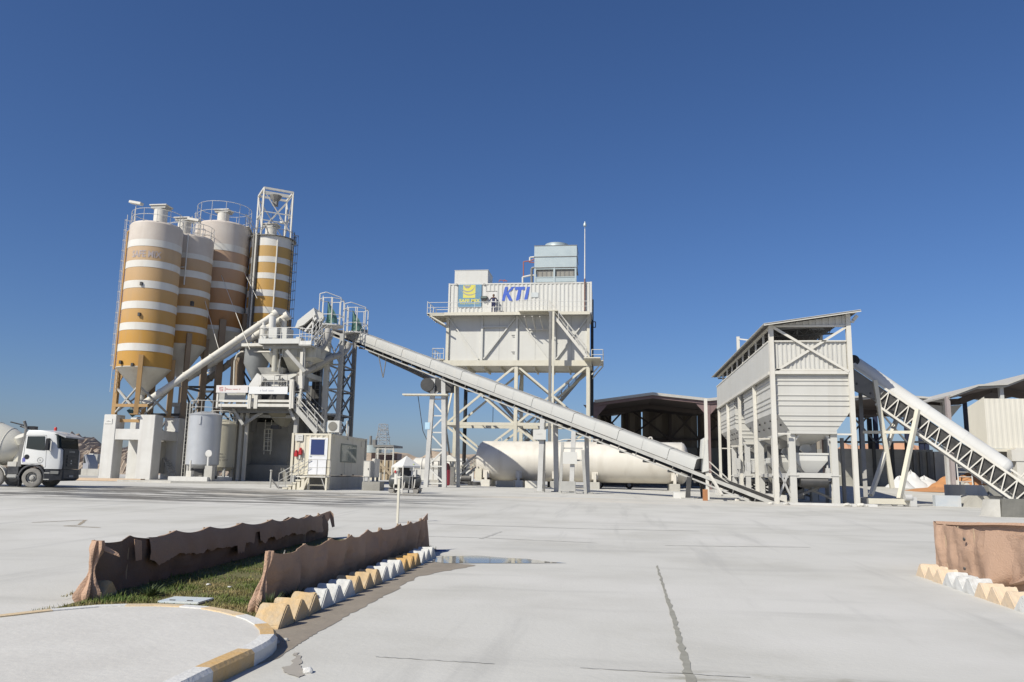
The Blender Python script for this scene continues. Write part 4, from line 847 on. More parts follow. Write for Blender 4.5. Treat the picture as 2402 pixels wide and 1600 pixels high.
mb = MB(); q = P(683, 955, YF); mb.beam((q.x, YF + .1, zd), (P(684, 890, YF).x, YF + .1, P(684, 890, YF).z), 0.34, 0.25); bp('column', mb, BONE)
SIGNW = mat('white_sign_board', (0.68, 0.68, 0.67), 0.4, (0.68, 0.65, 0.6), 1.2, 0.35, streak=((0.55, 0.5, 0.44), 2, 0.25)); SIGNP = mat('pinkish_sign_board', (0.64, 0.60, 0.57), 0.4, (0.66, 0.61, 0.57), 1.2, 0.35)
s1_ = bp('sign_board', pb(506.5, 582, 904, 921, YF - 0.12, 0.06), SIGNP, label='pinkish white sign board with a faint red mark'); s2_ = bp('sign_board', pb(583, 675, 907, 924, YF - 0.14, 0.06), SIGNW, label='white sign board with faint grey lettering')
FRED = mat('faded_red_print', (0.45, 0.22, 0.21), 0.6); FGREY = mat('faded_grey_print', (0.46, 0.46, 0.50), 0.6)
q = P(514, 917.5, YF - 0.125); mb = MB(); hh = P(514, 908, YF - .125).z - q.z
mb.box((q.x, q.y - 0.004, q.z + hh * .8), (q.x + hh, q.y, q.z + hh)); mb.box((q.x, q.y - .004, q.z + hh * .4), (q.x + hh * .2, q.y, q.z + hh * .8)); mb.box((q.x + hh * .2, q.y - .004, q.z + hh * .4), (q.x + hh, q.y, q.z + hh * .6)); mb.box((q.x + hh * .8, q.y - .004, q.z), (q.x + hh, q.y, q.z + hh * .4)); mb.box((q.x + hh * .1, q.y - .004, q.z), (q.x + hh * .8, q.y, q.z + hh * .2)); mb.box((q.x + hh * 1.45, q.y - .004, q.z), (q.x + hh * 1.62, q.y, q.z + hh)); bp('sign_emblem', mb, FRED, s1_)
mb = MB(); q = P(530, 914.5, YF - 0.125); blur_line(mb, q, (1, 0, 0), 1.2, 0.12, 5); bp('sign_lettering', mb, FRED, s1_)
mb = MB(); q = P(610, 918, YF - 0.145); blur_line(mb, q, (1, 0, 0), 1.15, 0.15, 6); bp('sign_lettering', mb, FGREY, s2_)
# behind the boards: pan housing and dark recess
bp('side_panel', pb(513, 576, 922, 938, YF + 0.6, 0.1), GREY); bp('dark_housing', pb(604, 668, 924, 940, YF + 1.6, 5), DARK); bp('partition', pb(588, 604, 925, 942, YF + 0.8, 3), BONE)
# mixer housing
mb = pb(608, 684, 892, 908, YF + 1.5, 4.2); bp('mixer_housing', mb, WHITE)
mb = MB(); a = P(600, 892, YF + 1.2); b = P(680, 889, YF + 1.2); a2 = P(606, 876, YF + 3.6); b2 = P(682, 876, YF + 3.6)
mb.prism([(a.x, a.y, a.z), (b.x, a.y, a.z), (b.x, a2.y, a2.z - 0.05), (a.x, a2.y, a2.z - 0.05)], (0, 0, 0.14)); bp('mixer_lid', mb, PANEL)
mb = MB(); mb.box((a.x - 0.1, YF + 3.6, a2.z - 0.3), (b.x + 0.5, YF + 7, a2.z + 0.12)); bp('mixer_top', mb, PANEL)
rl = MB(); zm = P(640, 905, YF + .6).z - 0.2; rl.rail([(P(611, 900, YF + .6).x, YF + .7, zm), (P(672, 900, YF + .6).x, YF + .7, zm)], 1.1, 0.035, post=1.2); bp('handrail', rl, BONE)
for px, h in ((655, 1.1), (661, 0.9), (668, 0.5), (624, 0.6)):
    q = P(px, 905, YF + .9); mb = MB(); mb.tube((q.x, q.y, zm), (q.x, q.y, zm + h), 0.06, 8); mb.box((q.x - .14, q.y, zm + h * .3), (q.x + .14, q.y + .3, zm + h * .75)); bp('actuator', mb, MIDG)
mb = MB(); q = P(601, 905, YF + 1); mb.beam((q.x - .3, YF + 1, q.z - .3), (P(614, 882, YF + 1).x, YF + 1, P(614, 882, YF + 1).z), 0.35, 0.8); bp('side_chute', mb, WHITE)
# weigh hoppers
def frustum(px0, px1, yt_, qx0, qx1, yb, Y, d, db, name, m):
    a, b = P(px0, yt_, Y), P(px1, yt_, Y); c, e = P(qx0, yb, Y), P(qx1, yb, Y); yc = Y + d / 2
    mb = MB(); mb.loft([[V((c.x, yc - db / 2, c.z)), V((e.x, yc - db / 2, c.z)), V((e.x, yc + db / 2, c.z)), V((c.x, yc + db / 2, c.z))], [V((a.x, Y, a.z)), V((b.x, Y, a.z)), V((b.x, Y + d, a.z)), V((a.x, Y + d, a.z))]])
    return bp(name, mb, m)
HOP = mat('dusty_hopper_paint', (0.50, 0.485, 0.42), 0.65, (0.36, 0.34, 0.28), 0.8, 0.55, streak=((0.33, 0.31, 0.26), 2, 0.45))
frustum(613, 648, 828, 636, 652, 866, YF + 2.2, 2.6, 0.9, 'cement_weigh_hopper', HOP)
frustum(664, 742, 838, 664, 690, 872, YF + 2.0, 4.2, 1.2, 'aggregate_hopper', HOP)
bp('hopper_collar', pb(664, 742, 812, 838, YF + 2.0, 4.2), HOP)
for px in (664, 680, 698, 714): q = P(px, 815, YF + 2.0); mb = MB(); mb.box((q.x - .05, YF + 1.93, P(px, 838, YF + 2).z), (q.x + .05, YF + 1.998, P(px, 812, YF + 2).z)); bp('hopper_rib', mb, HOP)
frustum(604, 664, 862, 612, 660, 880, YF + 2.4, 3, 2.4, 'transition_piece', GREY)
mb = MB(); q = P(643, 872, YF + 2); mb.lathe([(0.22, 0), (0.22, 1.9), (0.34, 2.2), (0.34, 2.8)], q, 16); bp('flexible_sleeve', mb, HOP)
mb = MB(); q = P(653, 870, YF + 2.1); mb.path([q, q + V((0.1, 0, 1.2)), q + V((-0.15, 0, 2.3)), q + V((-0.2, .3, 3.2))], 0.06, 6); bp('hose', mb, GREY)
# small dust collector
q = P(602, 838, 66); mb = MB(); mb.lathe([(0.12, -2.3), (0.3, -2.0), (1.05, -0.6), (1.05, 0.75), (1.0, 0.8)], q, 28); bp('dust_collector', mb, mat('blue_grey_paint', (0.25, 0.26, 0.26), 0.55, (0.19, 0.2, 0.2), 1, 0.5, dust=0.4))
mb = MB(); mb.tube(q + V((0, 0, -2.3)), q + V((0, 0, -6.5)), 0.42, 16); bp('collector_stem', mb, MIDG)
mb = MB(); q2 = P(602, 812, 65); mb.beam(P(575, 812, 65), P(630, 811, 65), 1.4, 0.25); bp('collector_canopy', mb, BONE)
mb = MB(); mb.path([P(548, 905, 66), P(550, 848, 66), P(556, 832, 66), P(566, 825, 66), P(655, 825, 63.2)], 0.07, 8); bp('air_pipe', mb, BONE)
mb = MB(); mb.beam(P(552, 905, 66.6), P(556, 840, 66.6), 0.75, 0.6); bp('brown_column', mb, LEGD)
# upper platform
YU = 62.0
zu = P(650, 806, YU).z; ux0, ux1 = P(606, 806, YU).x, P(707, 806, YU).x
mb = MB(); mb.box((ux0, YU + .05, zu - 0.02), (ux1, 70, zu + 0.1)); bp('upper_floor', mb, MIDG)
bp('fascia', pb(606, 705.5, 794, 806, YU, 0.045), PANEL)
for i in range(5): mb = MB(); mb.box((ux0 + .1, YU + 0.7 + i * 1.5, zu - 0.3), (ux1 - .1, YU + 0.85 + i * 1.5, zu - .022)); bp('floor_beam', mb, GREY)
mb = MB(); mb.rail([(ux0, 69.5, zu + .1), (ux0, YU + .1, zu + .1), (ux1, YU + .1, zu + .1), (ux1, YU + 3, zu + .1)], 1.25, 0.03, post=1.6); bp('guard_rail', mb, WHITE)
for (xa, xb, y0_, Y, d) in ((628, 651, 768, YU + .8, 1.3), (659, 674, 768, YU + 1.2, 1.4), (611, 624, 788, YU + .6, 1), (693, 704, 790, YU + .5, 1.0)):
    bp('equipment_box', pb(xa, xb, y0_, 800, Y, d), PANEL, bevel=0.03)
q = P(616, 798, YU + 1.6); mb = MB(); mb.lathe([(0.3, 0), (0.3, 1.1), (0.12, 1.3), (0.12, 1.5)], q, 16); bp('vent_pot', mb, BONE)
q = P(638, 770, YU + 2.4); mb = MB(); mb.tube(q, q + V((0, 0, 1.0)), 0.3, 14); bp('inlet_spout', mb, WHITE)
# lower side platform and steps up to the conveyor head
zs_ = P(716, 812, YU).z; sx0, sx1 = P(704, 812, YU).x, P(732, 812, YU).x
mb = MB(); mb.box((sx0, YU - .3, zs_), (sx1, 66, zs_ + 0.1)); bp('side_platform', mb, GREY)
mb = MB(); mb.rail([(sx0, YU - .25, zs_ + .1), (sx1, YU - .25, zs_ + .1)], 1.3, 0.03, post=1.0, kick=0.3); mb.rail([(sx0, YU - .25, zs_ + .1), (sx1, YU - .25, zs_ + .1)], 0.9, 0.02, post=.5, mid=False); bp('guard_rail', mb, WHITE)
mb = MB(); mb.stair(P(730, 812, 63), P(764, 766, 67.5), (0.3, 1, 0), 0.8, 9, rr=0.03); bp('stair', mb, WHITE)
mb = MB(); mb.stair(P(736, 822, 63), P(774, 790, 66.5), (0.3, 1, 0), 0.7, 7, rr=0.03); bp('stair', mb, GREY)
# conveyor-head tower: four lattice legs
LT = [P(757, 1000, 66.5), P(786, 1000, 66.5)]
zt_ = P(770, 800, 67).z; lx0 = P(759, 1000, 66.5).x; lx1 = P(789, 1000, 66.5).x
for (x, y, w, m) in ((lx0, 66.5, 0.42, BONE), (lx1, 66.8, 0.34, GREY), (lx0 + .1, 70.3, 0.34, MIDG), (lx1, 70.3, 0.34, MIDG), (P(741, 950, 70).x, 70, 0.7, DARK)):
    mb = MB(); mb.beam((x, y, gz(x, y)), (x, y, zt_ + .6), w); bp('tower_leg', mb, m)
for yy, m in ((66.6, GREY), (70.3, MIDG)):
    n = 5
    for i in range(n):
        za = 2.2 + (zt_ - 2.2) * i / n; zb = 2.2 + (zt_ - 2.2) * (i + 1) / n; mb = MB(); mb.beam((lx0, yy, za), (lx1, yy, za), 0.14)
        mb.beam((lx0, yy, za), (lx1, yy, zb), 0.10); mb.beam((lx1, yy + .01, za), (lx0, yy + .01, zb), 0.10); bp('lattice_panel', mb, m)
for xx in (lx0, lx1):
    for i in range(5):
        za = 2.2 + (zt_ - 2.2) * i / 5; zb = 2.2 + (zt_ - 2.2) * (i + 1) / 5; mb = MB(); mb.beam((xx, 66.7, za), (xx, 70.3, zb), 0.1); mb.beam((xx, 66.7, za), (xx, 70.3, za), 0.12); bp('side_brace', mb, MIDG)
mb = MB(); lx = P(756, 960, 68.5).x - 0.35; mb.ladder((lx, 68.2, 2), (lx, 68.2, zt_), (1, 0, 0), 0.6, 0.4, r=0.035); bp('tower_ladder', mb, MIDG)
# front columns and knee braces of the tower
for (pa, pb_, Y, w, m) in (((709, 826), (703, 960), 62.6, 0.24, BONE), ((715, 800), (711, 905), 62.7, 0.2, GREY), ((673, 823), (716, 872), 62.4, 0.28, GREY), ((706, 882), (706, 912), 61.6, 0.36, BONE)):
    mb = MB(); mb.beam(P(*pa, Y), P(*pb_, Y), w); bp('column' if w < .25 else 'brace', mb, m)
for (pa, pb_, Y, w) in (((547, 958), (571, 996), 62.0, 0.22), ((571, 996), (622, 962), 62.6, 0.22), ((677, 954), (692, 985), 61.8, 0.22), ((572, 975), (690, 978), 63.4, 0.24)):
    mb = MB(); mb.beam(P(*pa, Y), P(*pb_, Y), w); bp('knee_brace', mb, GREY)
bp('inner_wall', pb(640, 705, 975, 1010, 70, .2), MIDG); bp('control_box', pb(688, 699, 908, 922, 61.6, .4), DARK); bp('motor_unit', pb(692, 708, 882, 912, 63, 1.6), MIDG)
bp('side_bin', pb(716, 757, 905, 960, 71.5, 1.5), MIDG)
# discharge hopper under the deck and its caged service ladder
frustum(620, 672, 957, 640, 655, 998, 62.8, 2.6, 0.7, 'discharge_hopper', mat('stained_hopper', (0.24, 0.22, 0.165), 0.75, (0.15, 0.14, 0.11), 1, 0.6))
q = P(648, 998, 63.9); mb = MB(); mb.box((q.x - .35, q.y - .3, q.z - .3), (q.x + .35, q.y + .3, q.z)); bp('discharge_gate', mb, DARK)
lad = P(626, 1066, 65.1); mb = MB(); mb.ladder(lad, P(630, 985, 65.1), (1, 0, 0), 0.55, 0.35, r=0.035, cage=0.75, out=(0.5, -1, 0), c0=0.3); bp('caged_ladder', mb, CREAM)
# lower stair to the deck
mb = MB(); mb.stair(P(751, 1016, 60.4), P(688, 943, 62.2), (0.2, 1, 0), 1.0, 14, rr=0.035, sd=0.42); bp('stair', mb, GREY)
mb = MB(); mb.rail([P(690, 940, 61.4) - V((0, 0, .35)), P(704, 940, 61.4) - V((0, 0, .35))], 1.1, 0.03); bp('stair_landing_rail', mb, BONE)
mb = MB(); mb.stair(P(700, 935, 66), P(752, 990, 64), (0.2, 1, 0), 0.9, 12, rr=0.03); bp('stair', mb, MIDG)
# extraction ducts
DUCT = mat('grey_duct', (0.36, 0.345, 0.315), 0.75, (0.28, 0.265, 0.24), 1.0, 0.5, bump=0.15, bscale=6)
for nm, pts, r in (('extraction_duct', [(769, 775, 65.5), (768, 785, 65.2), (764, 799, 64.9), (757, 812, 64.6), (748, 825, 64.3), (738, 836, 64), (722, 855, 63.5)], 0.30), ('extraction_duct', [(820, 803, 68), (816, 814, 68), (810, 824, 67.6), (801, 831, 67), (790, 835, 66.4), (778, 838, 65.8), (760, 847, 65.2), (738, 860, 64.4), (700, 882, 63.4)], 0.27)):
    mb = MB(); mb.path([P(*p) for p in pts], r, 14); bp(nm, mb, DUCT)
# lower part of the tower behind the stairs, seen as a thicket of steel
rd = random.Random(9)
for i in range(7):
    xa = P(662 + i * 6, 1010, 72).x; mb = MB(); mb.beam((xa, 72, gz(xa, 72)), (xa, 72, 6.4), 0.16); bp('rear_post', mb, MIDG)
mb = MB()
for i in range(5): z = 1.8 + i * 1.0; mb.beam((P(660, 1010, 72).x, 72.15, z), (P(702, 1010, 72).x, 72.15, z), 0.08)
bp('rear_rail_grid', mb, MIDG)
# lifebuoy-like hood, head cages -----------------------------------------------------------------
def cage(label, px0, px1, yb, yt, Y, tarp):
    a = P(px0, yb, Y); b = P(px1, yb, Y); c = V(((a.x + b.x) / 2, Y + 1.2, a.z)); R = (b.x - a.x) / 2; h = P((px0 + px1) / 2, yt, Y).z - a.z
    root = thing('railed_lookout', label, 'railed platform', c, 'railed lookouts at the conveyor head')
    mb = MB(); mb.lathe([(R + .12, -0.12), (R + .12, 0)], c, 8); part('floor', mb, WHITE, root, smooth=False)
    ang = [math.radians(22.5 + 45 * i) for i in range(8)]; pt = [c + V((R * math.cos(t), R * math.sin(t), 0)) for t in ang]
    for i in range(8): mb = MB(); mb.tube(pt[i], pt[i] + V((0, 0, h * (1.0 if i in (2, 3, 4) else .82))), 0.045, 6); part('post', mb, WHITE, root)
    for hh in (0.30, 0.82):
        mb = MB()
        for i in range(8): mb.tube(pt[i] + V((0, 0, h * hh)), pt[(i + 1) % 8] + V((0, 0, h * hh)), 0.035, 5)
        part('rail', mb, WHITE, root)
    mb = MB(); mb.path([pt[4] + V((0, 0, h * .82)), pt[4] + V((0, 0, h)), pt[5] + V((0.2, 0, h)), pt[7] + V((.0, 0, h * .86)), pt[7] + V((0, 0, h * .8))], 0.04, 5); part('top_rail', mb, WHITE, root)
    TARP = mat('green_tarpaulin', (0.13, 0.24, 0.20), 0.6, (0.08, 0.16, 0.135), 1.5, 0.6, bump=0.3, bscale=5)
    mb = MB(); rows = []
    for j in range(9):
        v = j / 8; row = []
        for i in range(9):
            u = i / 8; x = c.x - R * 0.15 + (R * 0.95 * u) * (1 - 0.75 * v ** 1.4); row.append(V((x, c.y - R * 0.72 + 0.30 * math.sin(u * 7 + v * 2) * (1 - v * .6), c.z + 0.05 + h * 0.80 * v * (1 - 0.25 * u * v))))
        rows.append(row)
    mb.loft(rows, cap=False, closed=False); part('tarpaulin', mb, TARP, root)
    return root
cage('larger railed lookout with a green tarpaulin on top of the batching tower', 737, 792, 758, 684, 66.3, 1)
cage('smaller railed lookout with a green tarpaulin at the conveyor shoulder', 797, 851, 776, 708, 69.5, 1)
# hood over the conveyor discharge
hd = thing('discharge_hood', 'white sloping steel hood leading from the conveyor head towards the slim silo', 'hood', P(715, 770, 66))
a = [P(736, 722, 66), P(698, 752, 66), P(692, 768, 66), P(697, 768, 66), P(712, 762, 66), P(740, 738, 66)]
mb = MB(); mb.prism(a, (0, 2.4, 0.0)); part('shell', mb, PANEL, hd)
mb = MB(); mb.prism([P(741, 740, 66.3), P(712, 764, 66.3), P(700, 772, 66.3), P(724, 780, 66.3), P(742, 775, 66.3)], (0, 1.8, 0)); part('discharge_mouth', mb, DARK, hd)
mb = MB(); mb.beam(P(742, 745, 66), P(715, 778, 66), 0.1, 0.16); mb.beam(P(736, 742, 66), P(733, 778, 66), 0.1, 0.1); part('strut', mb, WHITE, hd)
mb = MB(); q = P(748, 745, 66.6); mb.lathe([(0.1, -0.3), (0.45, -0.3), (0.45, 0.3), (0.1, 0.3)], q, 20, axis=(0.2, -1, 0)); part('end_pulley', mb, BONE, hd)

# ================================================================== main conveyor
CA = P(1640, 1103, 50.0); CB = P(835, 793, 71.2)
cd = (CB - CA); CL = cd.length; cdn = cd.normalized(); side = cdn.cross(V((0, 0, 1))).normalized(); cup = side.cross(cdn).normalized()
if cup.z < 0: cup = -cup
if side.y > 0: side = -side      # side points to the camera
mc = thing('belt_conveyor', 'long white covered belt conveyor rising from the aggregate bins to the batching tower', 'belt conveyor', (CA.x, CA.y, gz(CA.x, CA.y)))
def cp(name, mb, m, parent=None, label=None, **k): return part(name, mb, m, mc, parent, label, **k)
W2 = 0.60; HC = 0.66
def cpt(t, s, u): return CA + cdn * t + side * s + cup * u      # along, towards camera, up
NSEG = 19; COVER = mat('conveyor_cover_white', (0.42, 0.42, 0.40), 0.6, (0.36, 0.355, 0.335), 0.6, 0.4, streak=((0.5, 0.47, 0.42), 1.5, 0.25))
prof = [(W2, 0.0), (W2, HC * 0.9), (W2 * 0.93, HC), (W2 * 0.5, HC * 1.08), (0, HC * 1.1), (-W2 * 0.5, HC * 1.08), (-W2 * 0.93, HC), (-W2, HC * 0.9), (-W2, 0.0)]
for i in range(NSEG):
    t0 = CL * i / NSEG + 0.012; t1 = CL * (i + 1) / NSEG - 0.012; e = 0.012 * (i % 2)
    mb = MB(); mb.loft([[cpt(t0, s + (e if s > 0 else -e if s < 0 else 0), u + e) for s, u in prof], [cpt(t1, s + (e if s > 0 else -e if s < 0 else 0), u + e) for s, u in prof]], cap=False, closed=False); cp('cover_panel', mb, COVER, ang=50)
mb = MB(); mb.loft([[cpt(0.2, s * .96, u * .96) for s, u in prof], [cpt(0.25, s * .96, u * .96) for s, u in prof]]); cp('cover_end', mb, COVER); mb = MB(); mb.loft([[cpt(CL - 0.3, s * .96, u * .96) for s, u in prof], [cpt(CL - .25, s * .96, u * .96) for s, u in prof]]); cp('cover_end', mb, GREY)
for s in (W2 + .02, -W2 - .02):
    mb = MB(); mb.beam(cpt(-7.2, s, -0.13), cpt(CL + 3.2, s, -0.13), 0.08, 0.2, up=cup); mb.beam(cpt(-7.2, s, -0.52), cpt(CL + 3.2, s, -0.52), 0.07, 0.09, up=cup); cp('side_channel', mb, GREY)
    mb = MB(); n = 34
    for i in range(n): t = -7 + (CL + 10) * i / n; mb.beam(cpt(t, s, -0.2), cpt(t, s, -0.5), 0.05, 0.05)
    cp('hanger', mb, MIDG)
mb = MB(); mb.add([cpt(-7.2, W2 * .8, -.02), cpt(CL + 3.2, W2 * .8, -.02), cpt(CL + 3.2, -W2 * .8, -.02), cpt(-7.2, -W2 * .8, -.02)], [(0, 1, 2, 3)]); mb.add([cpt(-7.2, W2 * .8, -.43), cpt(CL + 3.2, W2 * .8, -.43), cpt(CL + 3.2, -W2 * .8, -.43), cpt(-7.2, -W2 * .8, -.43)], [(0, 1, 2, 3)]); cp('belt', mb, BELT)
n = 24
for i in range(n):
    t = -6 + (CL + 8) * i / n; mb = MB(); mb.tube(cpt(t, W2 + .06, -0.62), cpt(t, -W2 - .06, -0.62), 0.085, 10); mb.beam(cpt(t, W2, -0.5), cpt(t, W2, -0.66), 0.06, 0.1); cp('return_idler', mb, DARK)
mb = MB(); mb.path([cpt(0.3 + CL * i / 40, 0.28, HC * 1.1 + 0.05) for i in range(40)], 0.02, 4)
for i in range(0, 40, 2): mb.tube(cpt(0.3 + CL * i / 40, 0.28, HC * 1.0), cpt(0.3 + CL * i / 40, 0.28, HC * 1.1 + .05), 0.018, 4)
cp('cable_tray', mb, MIDG)
mb = MB(); mb.tube(cpt(CL + 3.0, W2, -.22), cpt(CL + 3.0, -W2, -.22), 0.4, 20); cp('head_pulley', mb, DARK)
mb = MB(); mb.tube(cpt(-7.2, W2, -.25), cpt(-7.2, -W2, -.25), 0.3, 20); cp('tail_pulley', mb, DARK)
mb = MB(); mb.loft([[cpt(CL - 0.6, 0.7, -.1), cpt(CL - .6, 0.7, 1.0), cpt(CL - .6, -.7, 1.0), cpt(CL - .6, -.7, -.1)], [cpt(CL + .5, 0.62, -.1), cpt(CL + .5, 0.62, .25), cpt(CL + .5, -.62, .25), cpt(CL + .5, -.62, -.1)]]); cp('hood_mouth', mb, mat('blue_grey_sheet', (0.30, 0.32, 0.34), 0.5))
for o in (1.1, 0.55): 
    mb = MB(); q = cpt(CL - 2.2 + o, W2 + .05, 0); mb.path([q, q + V((0.0, 0, 1.0)), q + V((0.35, 0, 1.45)), q + V((0.7, 0, 1.2)), q + V((.7, 0, 0))], 0.025, 5); cp('hoop_rail', mb, GREY)
mb = MB(); q = cpt(CL - 4.8, W2, -.6); mb.path([q, q + V((0.5, 0, -2.0)), q + V((0.75, 0, 0))], 0.05, 5); cp('take_up_frame', mb, MIDG)
# open inlet end at the foot
hx = cpt(0.25, 0, 0); mb = MB(); mb.loft([[cpt(-1.1, s * .95, u) for s, u in ((W2, -.1), (W2, 2.6), (-W2, 2.6), (-W2, -.1))], [cpt(0.2, s * .9, u) for s, u in ((W2, -.1), (W2, 0.9), (-W2, .9), (-W2, -.1))]], cap=False); 
mb2 = MB(); a = P(1640, 1103, 50); b = P(1662, 1110, 50); t_ = P(1648, 1030, 50); t2 = P(1661, 1022, 50)
mb2.prism([a + V((0.1, 0, 0)), b, t2, t_], (0, 1.2, 0)); cp('skirt_chute', mb2, PANEL)
# supports
def pair_support(t, name, w, m, yo=0.9):
    c = cpt(t, 0, -0.55); g = gz(c.x, c.y)
    for sgn in (1, -1):
        f = c + side * (yo * sgn * 1.0); mb = MB(); mb.beam((f.x, f.y, g), cpt(t, (W2 + .1) * sgn, -.5), w); po = cp(name, mb, m); mb = MB(); mb.box((f.x - .35, f.y - .35, g), (f.x + .35, f.y + .35, g + .06)); cp('foot_plate', mb, GREY, po)
    mb = MB(); mb.beam(cpt(t, W2 + .1, -.6), cpt(t, -W2 - .1, -.6), 0.2); cp('cross_head', mb, m)
    return c, g
def t_at(px):      # station along the conveyor seen at a pixel column
    lo, hi = -5.0, CL
    for i in range(40):
        mi = (lo + hi) / 2; q = cpt(mi, 0, 0) - EYE; x = 1201 + FPX * q.dot(_r) / q.dot(_f)
        if x > px: lo = mi
        else: hi = mi
    return lo
c, g = pair_support(t_at(1292), 'support_leg', 0.34, LGREY)
q = c + side * 0.95; mb = MB(); mb.box((q.x - .45, q.y - .3, g + 3.6), (q.x + .45, q.y - .22, g + 4.3)); nb = cp('notice_board', mb, PANEL); mb = MB(); blur_line(mb, (q.x - .2, q.y - .305, g + 3.95), (1, 0, 0), .4, .07, 4); cp('notice_lettering', mb, GREY, nb)
mb = MB(); q2 = c + side * .9; mb.tube((q2.x + .3, q2.y, g), (q2.x + .3, q2.y, c.z - .2), 0.07, 8); cp('cable_pipe', mb, MIDG)
# tall post in front of the chiller tower rises past the conveyor
c, g = pair_support(t_at(1365), 'support_leg', 0.3, LGREY)
for dx in (-.75, .95):
    mb = MB(); q = c + side * .9; mb.beam((q.x + dx, q.y, g), (q.x + dx * .8, q.y, g + 2.9 + (.5 if dx < 0 else 0)), 0.2); cp('guard_post', mb, GREY)
for z in (2.2, 3.0): mb = MB(); q = c + side * .9; mb.beam((q.x - .7, q.y, g + z), (q.x + .75, q.y, g + z), .1); cp('guard_bar', mb, GREY)
q = c + side * 1.1; mb = MB(); mb.box((q.x - .45, q.y - .12, g + 1.95), (q.x + .5, q.y - .05, g + 2.75)); nb = cp('notice_board', mb, PANEL); mb = MB(); mb.box((q.x - .6, q.y - .1, g + .15), (q.x + .4, q.y + .3, g + .8)); cp('counterweight_box', mb, GREY)
c, g = pair_support(t_at(1636), 'support_leg', 0.26, DARK)
# wide trestle at the left end of the run: two lattice legs
tt = t_at(1046); c = cpt(tt, 0, -.6); g = gz(c.x, c.y)
for dx, m in ((-0.75, LGREY), (0.75, LGREY)):
    for sy in (0.6, -0.9):
        q = c + side * sy; mb = MB(); mb.beam((q.x + dx, q.y, g), (q.x + dx * .55, q.y, c.z), 0.34 if sy > 0 else .26); cp('trestle_leg', mb, m if sy > 0 else GREY)
q = c + side * .6; n = 6
for i in range(n):
    za = g + 0.3 + (c.z - g - .6) * i / n; zb = g + .3 + (c.z - g - .6) * (i + 1) / n; k0 = .75 - .2 * i / n; k1 = .75 - .2 * (i + 1) / n; sgn = 1 if i % 2 else -1
    mb = MB(); mb.beam((q.x - k0 * sgn, q.y - .02, za), (q.x + k1 * sgn, q.y - .02, zb), 0.12); mb.beam((q.x - k0, q.y, za), (q.x + k0, q.y, za), 0.1); cp('trestle_brace', mb, PANEL)
mb = MB(); mb.box((q.x - .95, q.y - .2, g + 4.55), (q.x - .55, q.y - .17, g + 5.1)); cp('notice_plate', mb, mat('pale_blue_plate2', (0.42, 0.60, 0.72), .5))
mb = MB(); mb.beam((c.x - 3.2, c.y - .5, c.z - 1.3), (c.x + .5, c.y - .5, c.z - 1.3), .9, .12); cp('service_ledge', mb, CREAM)
mb = MB(); mb.box((c.x - 1.1, c.y - .6, c.z - 1.0), (c.x + .7, c.y + .8, c.z + .1)); mb.tube((c.x - 1.2, c.y - .9, c.z - .5), (c.x - 1.2, c.y + .9, c.z - .5), .55, 16); cp('take_up_drive', mb, DARK)
mb = MB(); q = c; mb.path([(q.x - 2.0, q.y - .5, c.z - 1.4), (q.x - 1.5, q.y - .5, c.z - 4.2), (q.x - .8, q.y - .5, c.z - 5.6), (q.x - .5, q.y - .5, g + 1)], 0.03, 5); cp('hanging_cable', mb, DARK)
# black return pipe below the upper run
rp = MB(); rp.path([P(868, 822, 69.8), P(900, 838, 69.3), P(960, 865, 68.2), P(1010, 889, 67), P(1034, 898, 66.2)], 0.24, 12); solo('return_pipe', rp, mat('dusty_black_pipe', (0.10, 0.098, 0.095), .7, (.2, .19, .18), 2, .5, dust=.4), 'thick dark pipe slung beneath the upper run of the conveyor', 'pipe', P(868, 822, 69.8))
# ================================================================== chiller tower with the white container on top
YK = 78.0
kx = lambda px, y=850: P(px, y, YK).x
kt = thing('chiller_tower', 'white container plant on a tall braced steel tower behind the conveyor', 'industrial tower', (kx(1210), YK + 2.2, gz(-4, 70)))
def kp(name, mb, m, parent=None, label=None, **k): return part(name, mb, m, kt, parent, label, **k)
XL, XR, XM = kx(1045), kx(1383), kx(1211); DK = 5.2; YB = YK + DK
zF = P(1210, 737, YK).z; zL0 = P(1210, 846, YK).z; zL1 = P(1210, 856, YK).z; zT = P(1210, 664, YK).z
g = gz(-4, 70); zM = P(1210, 995, YK).z
# main legs and bracing
for (x, y) in ((XL + .15, YK + .15), (XM, YK + .15), (XR - .15, YK + .15), (XL + .15, YB - .15), (XM, YB - .15), (XR - .15, YB - .15)):
    mb = MB(); mb.beam((x, y, g - .1), (x, y, zL0 - .02), 0.34); lo = kp('leg', mb, CREAM); mb = MB(); mb.box((x - .4, y - .4, g - .1), (x + .4, y + .4, g + .25)); kp('base_plate', mb, CONC, lo)
for y in (YK + .15, YB - .15):
    for xa, xb in ((XL + .33, XM - .18), (XM + .18, XR - .33)):
        mb = MB(); mb.beam((xa, y, zM), (xb, y, zM), 0.26, 0.3); kp('tie_beam', mb, CREAM)
        for (za, zb) in ((zM + .1, zL0 - .6), (g + .6, zM - .3)):
            mb = MB(); mb.beam((xa, y - .02, za), (xb, y - .02, zb), 0.2); kp('diagonal_brace', mb, CREAM); mb = MB(); mb.beam((xb, y + .02, za), (xa, y + .02, zb), 0.2); kp('diagonal_brace', mb, CREAM)
for x in (XL + .15, XM, XR - .15):
    mb = MB(); mb.beam((x, YK + .33, zM), (x, YB - .33, zM), 0.24, 0.28); kp('tie_beam', mb, CREAM)
    mb = MB(); mb.beam((x, YK + .33, zM + .3), (x, YB - .33, zL0 - .5), 0.16); kp('diagonal_brace', mb, CREAM); mb = MB(); mb.beam((x, YB - .33, g + .5), (x, YK + .33, zM - .3), 0.16); kp('diagonal_brace', mb, CREAM)
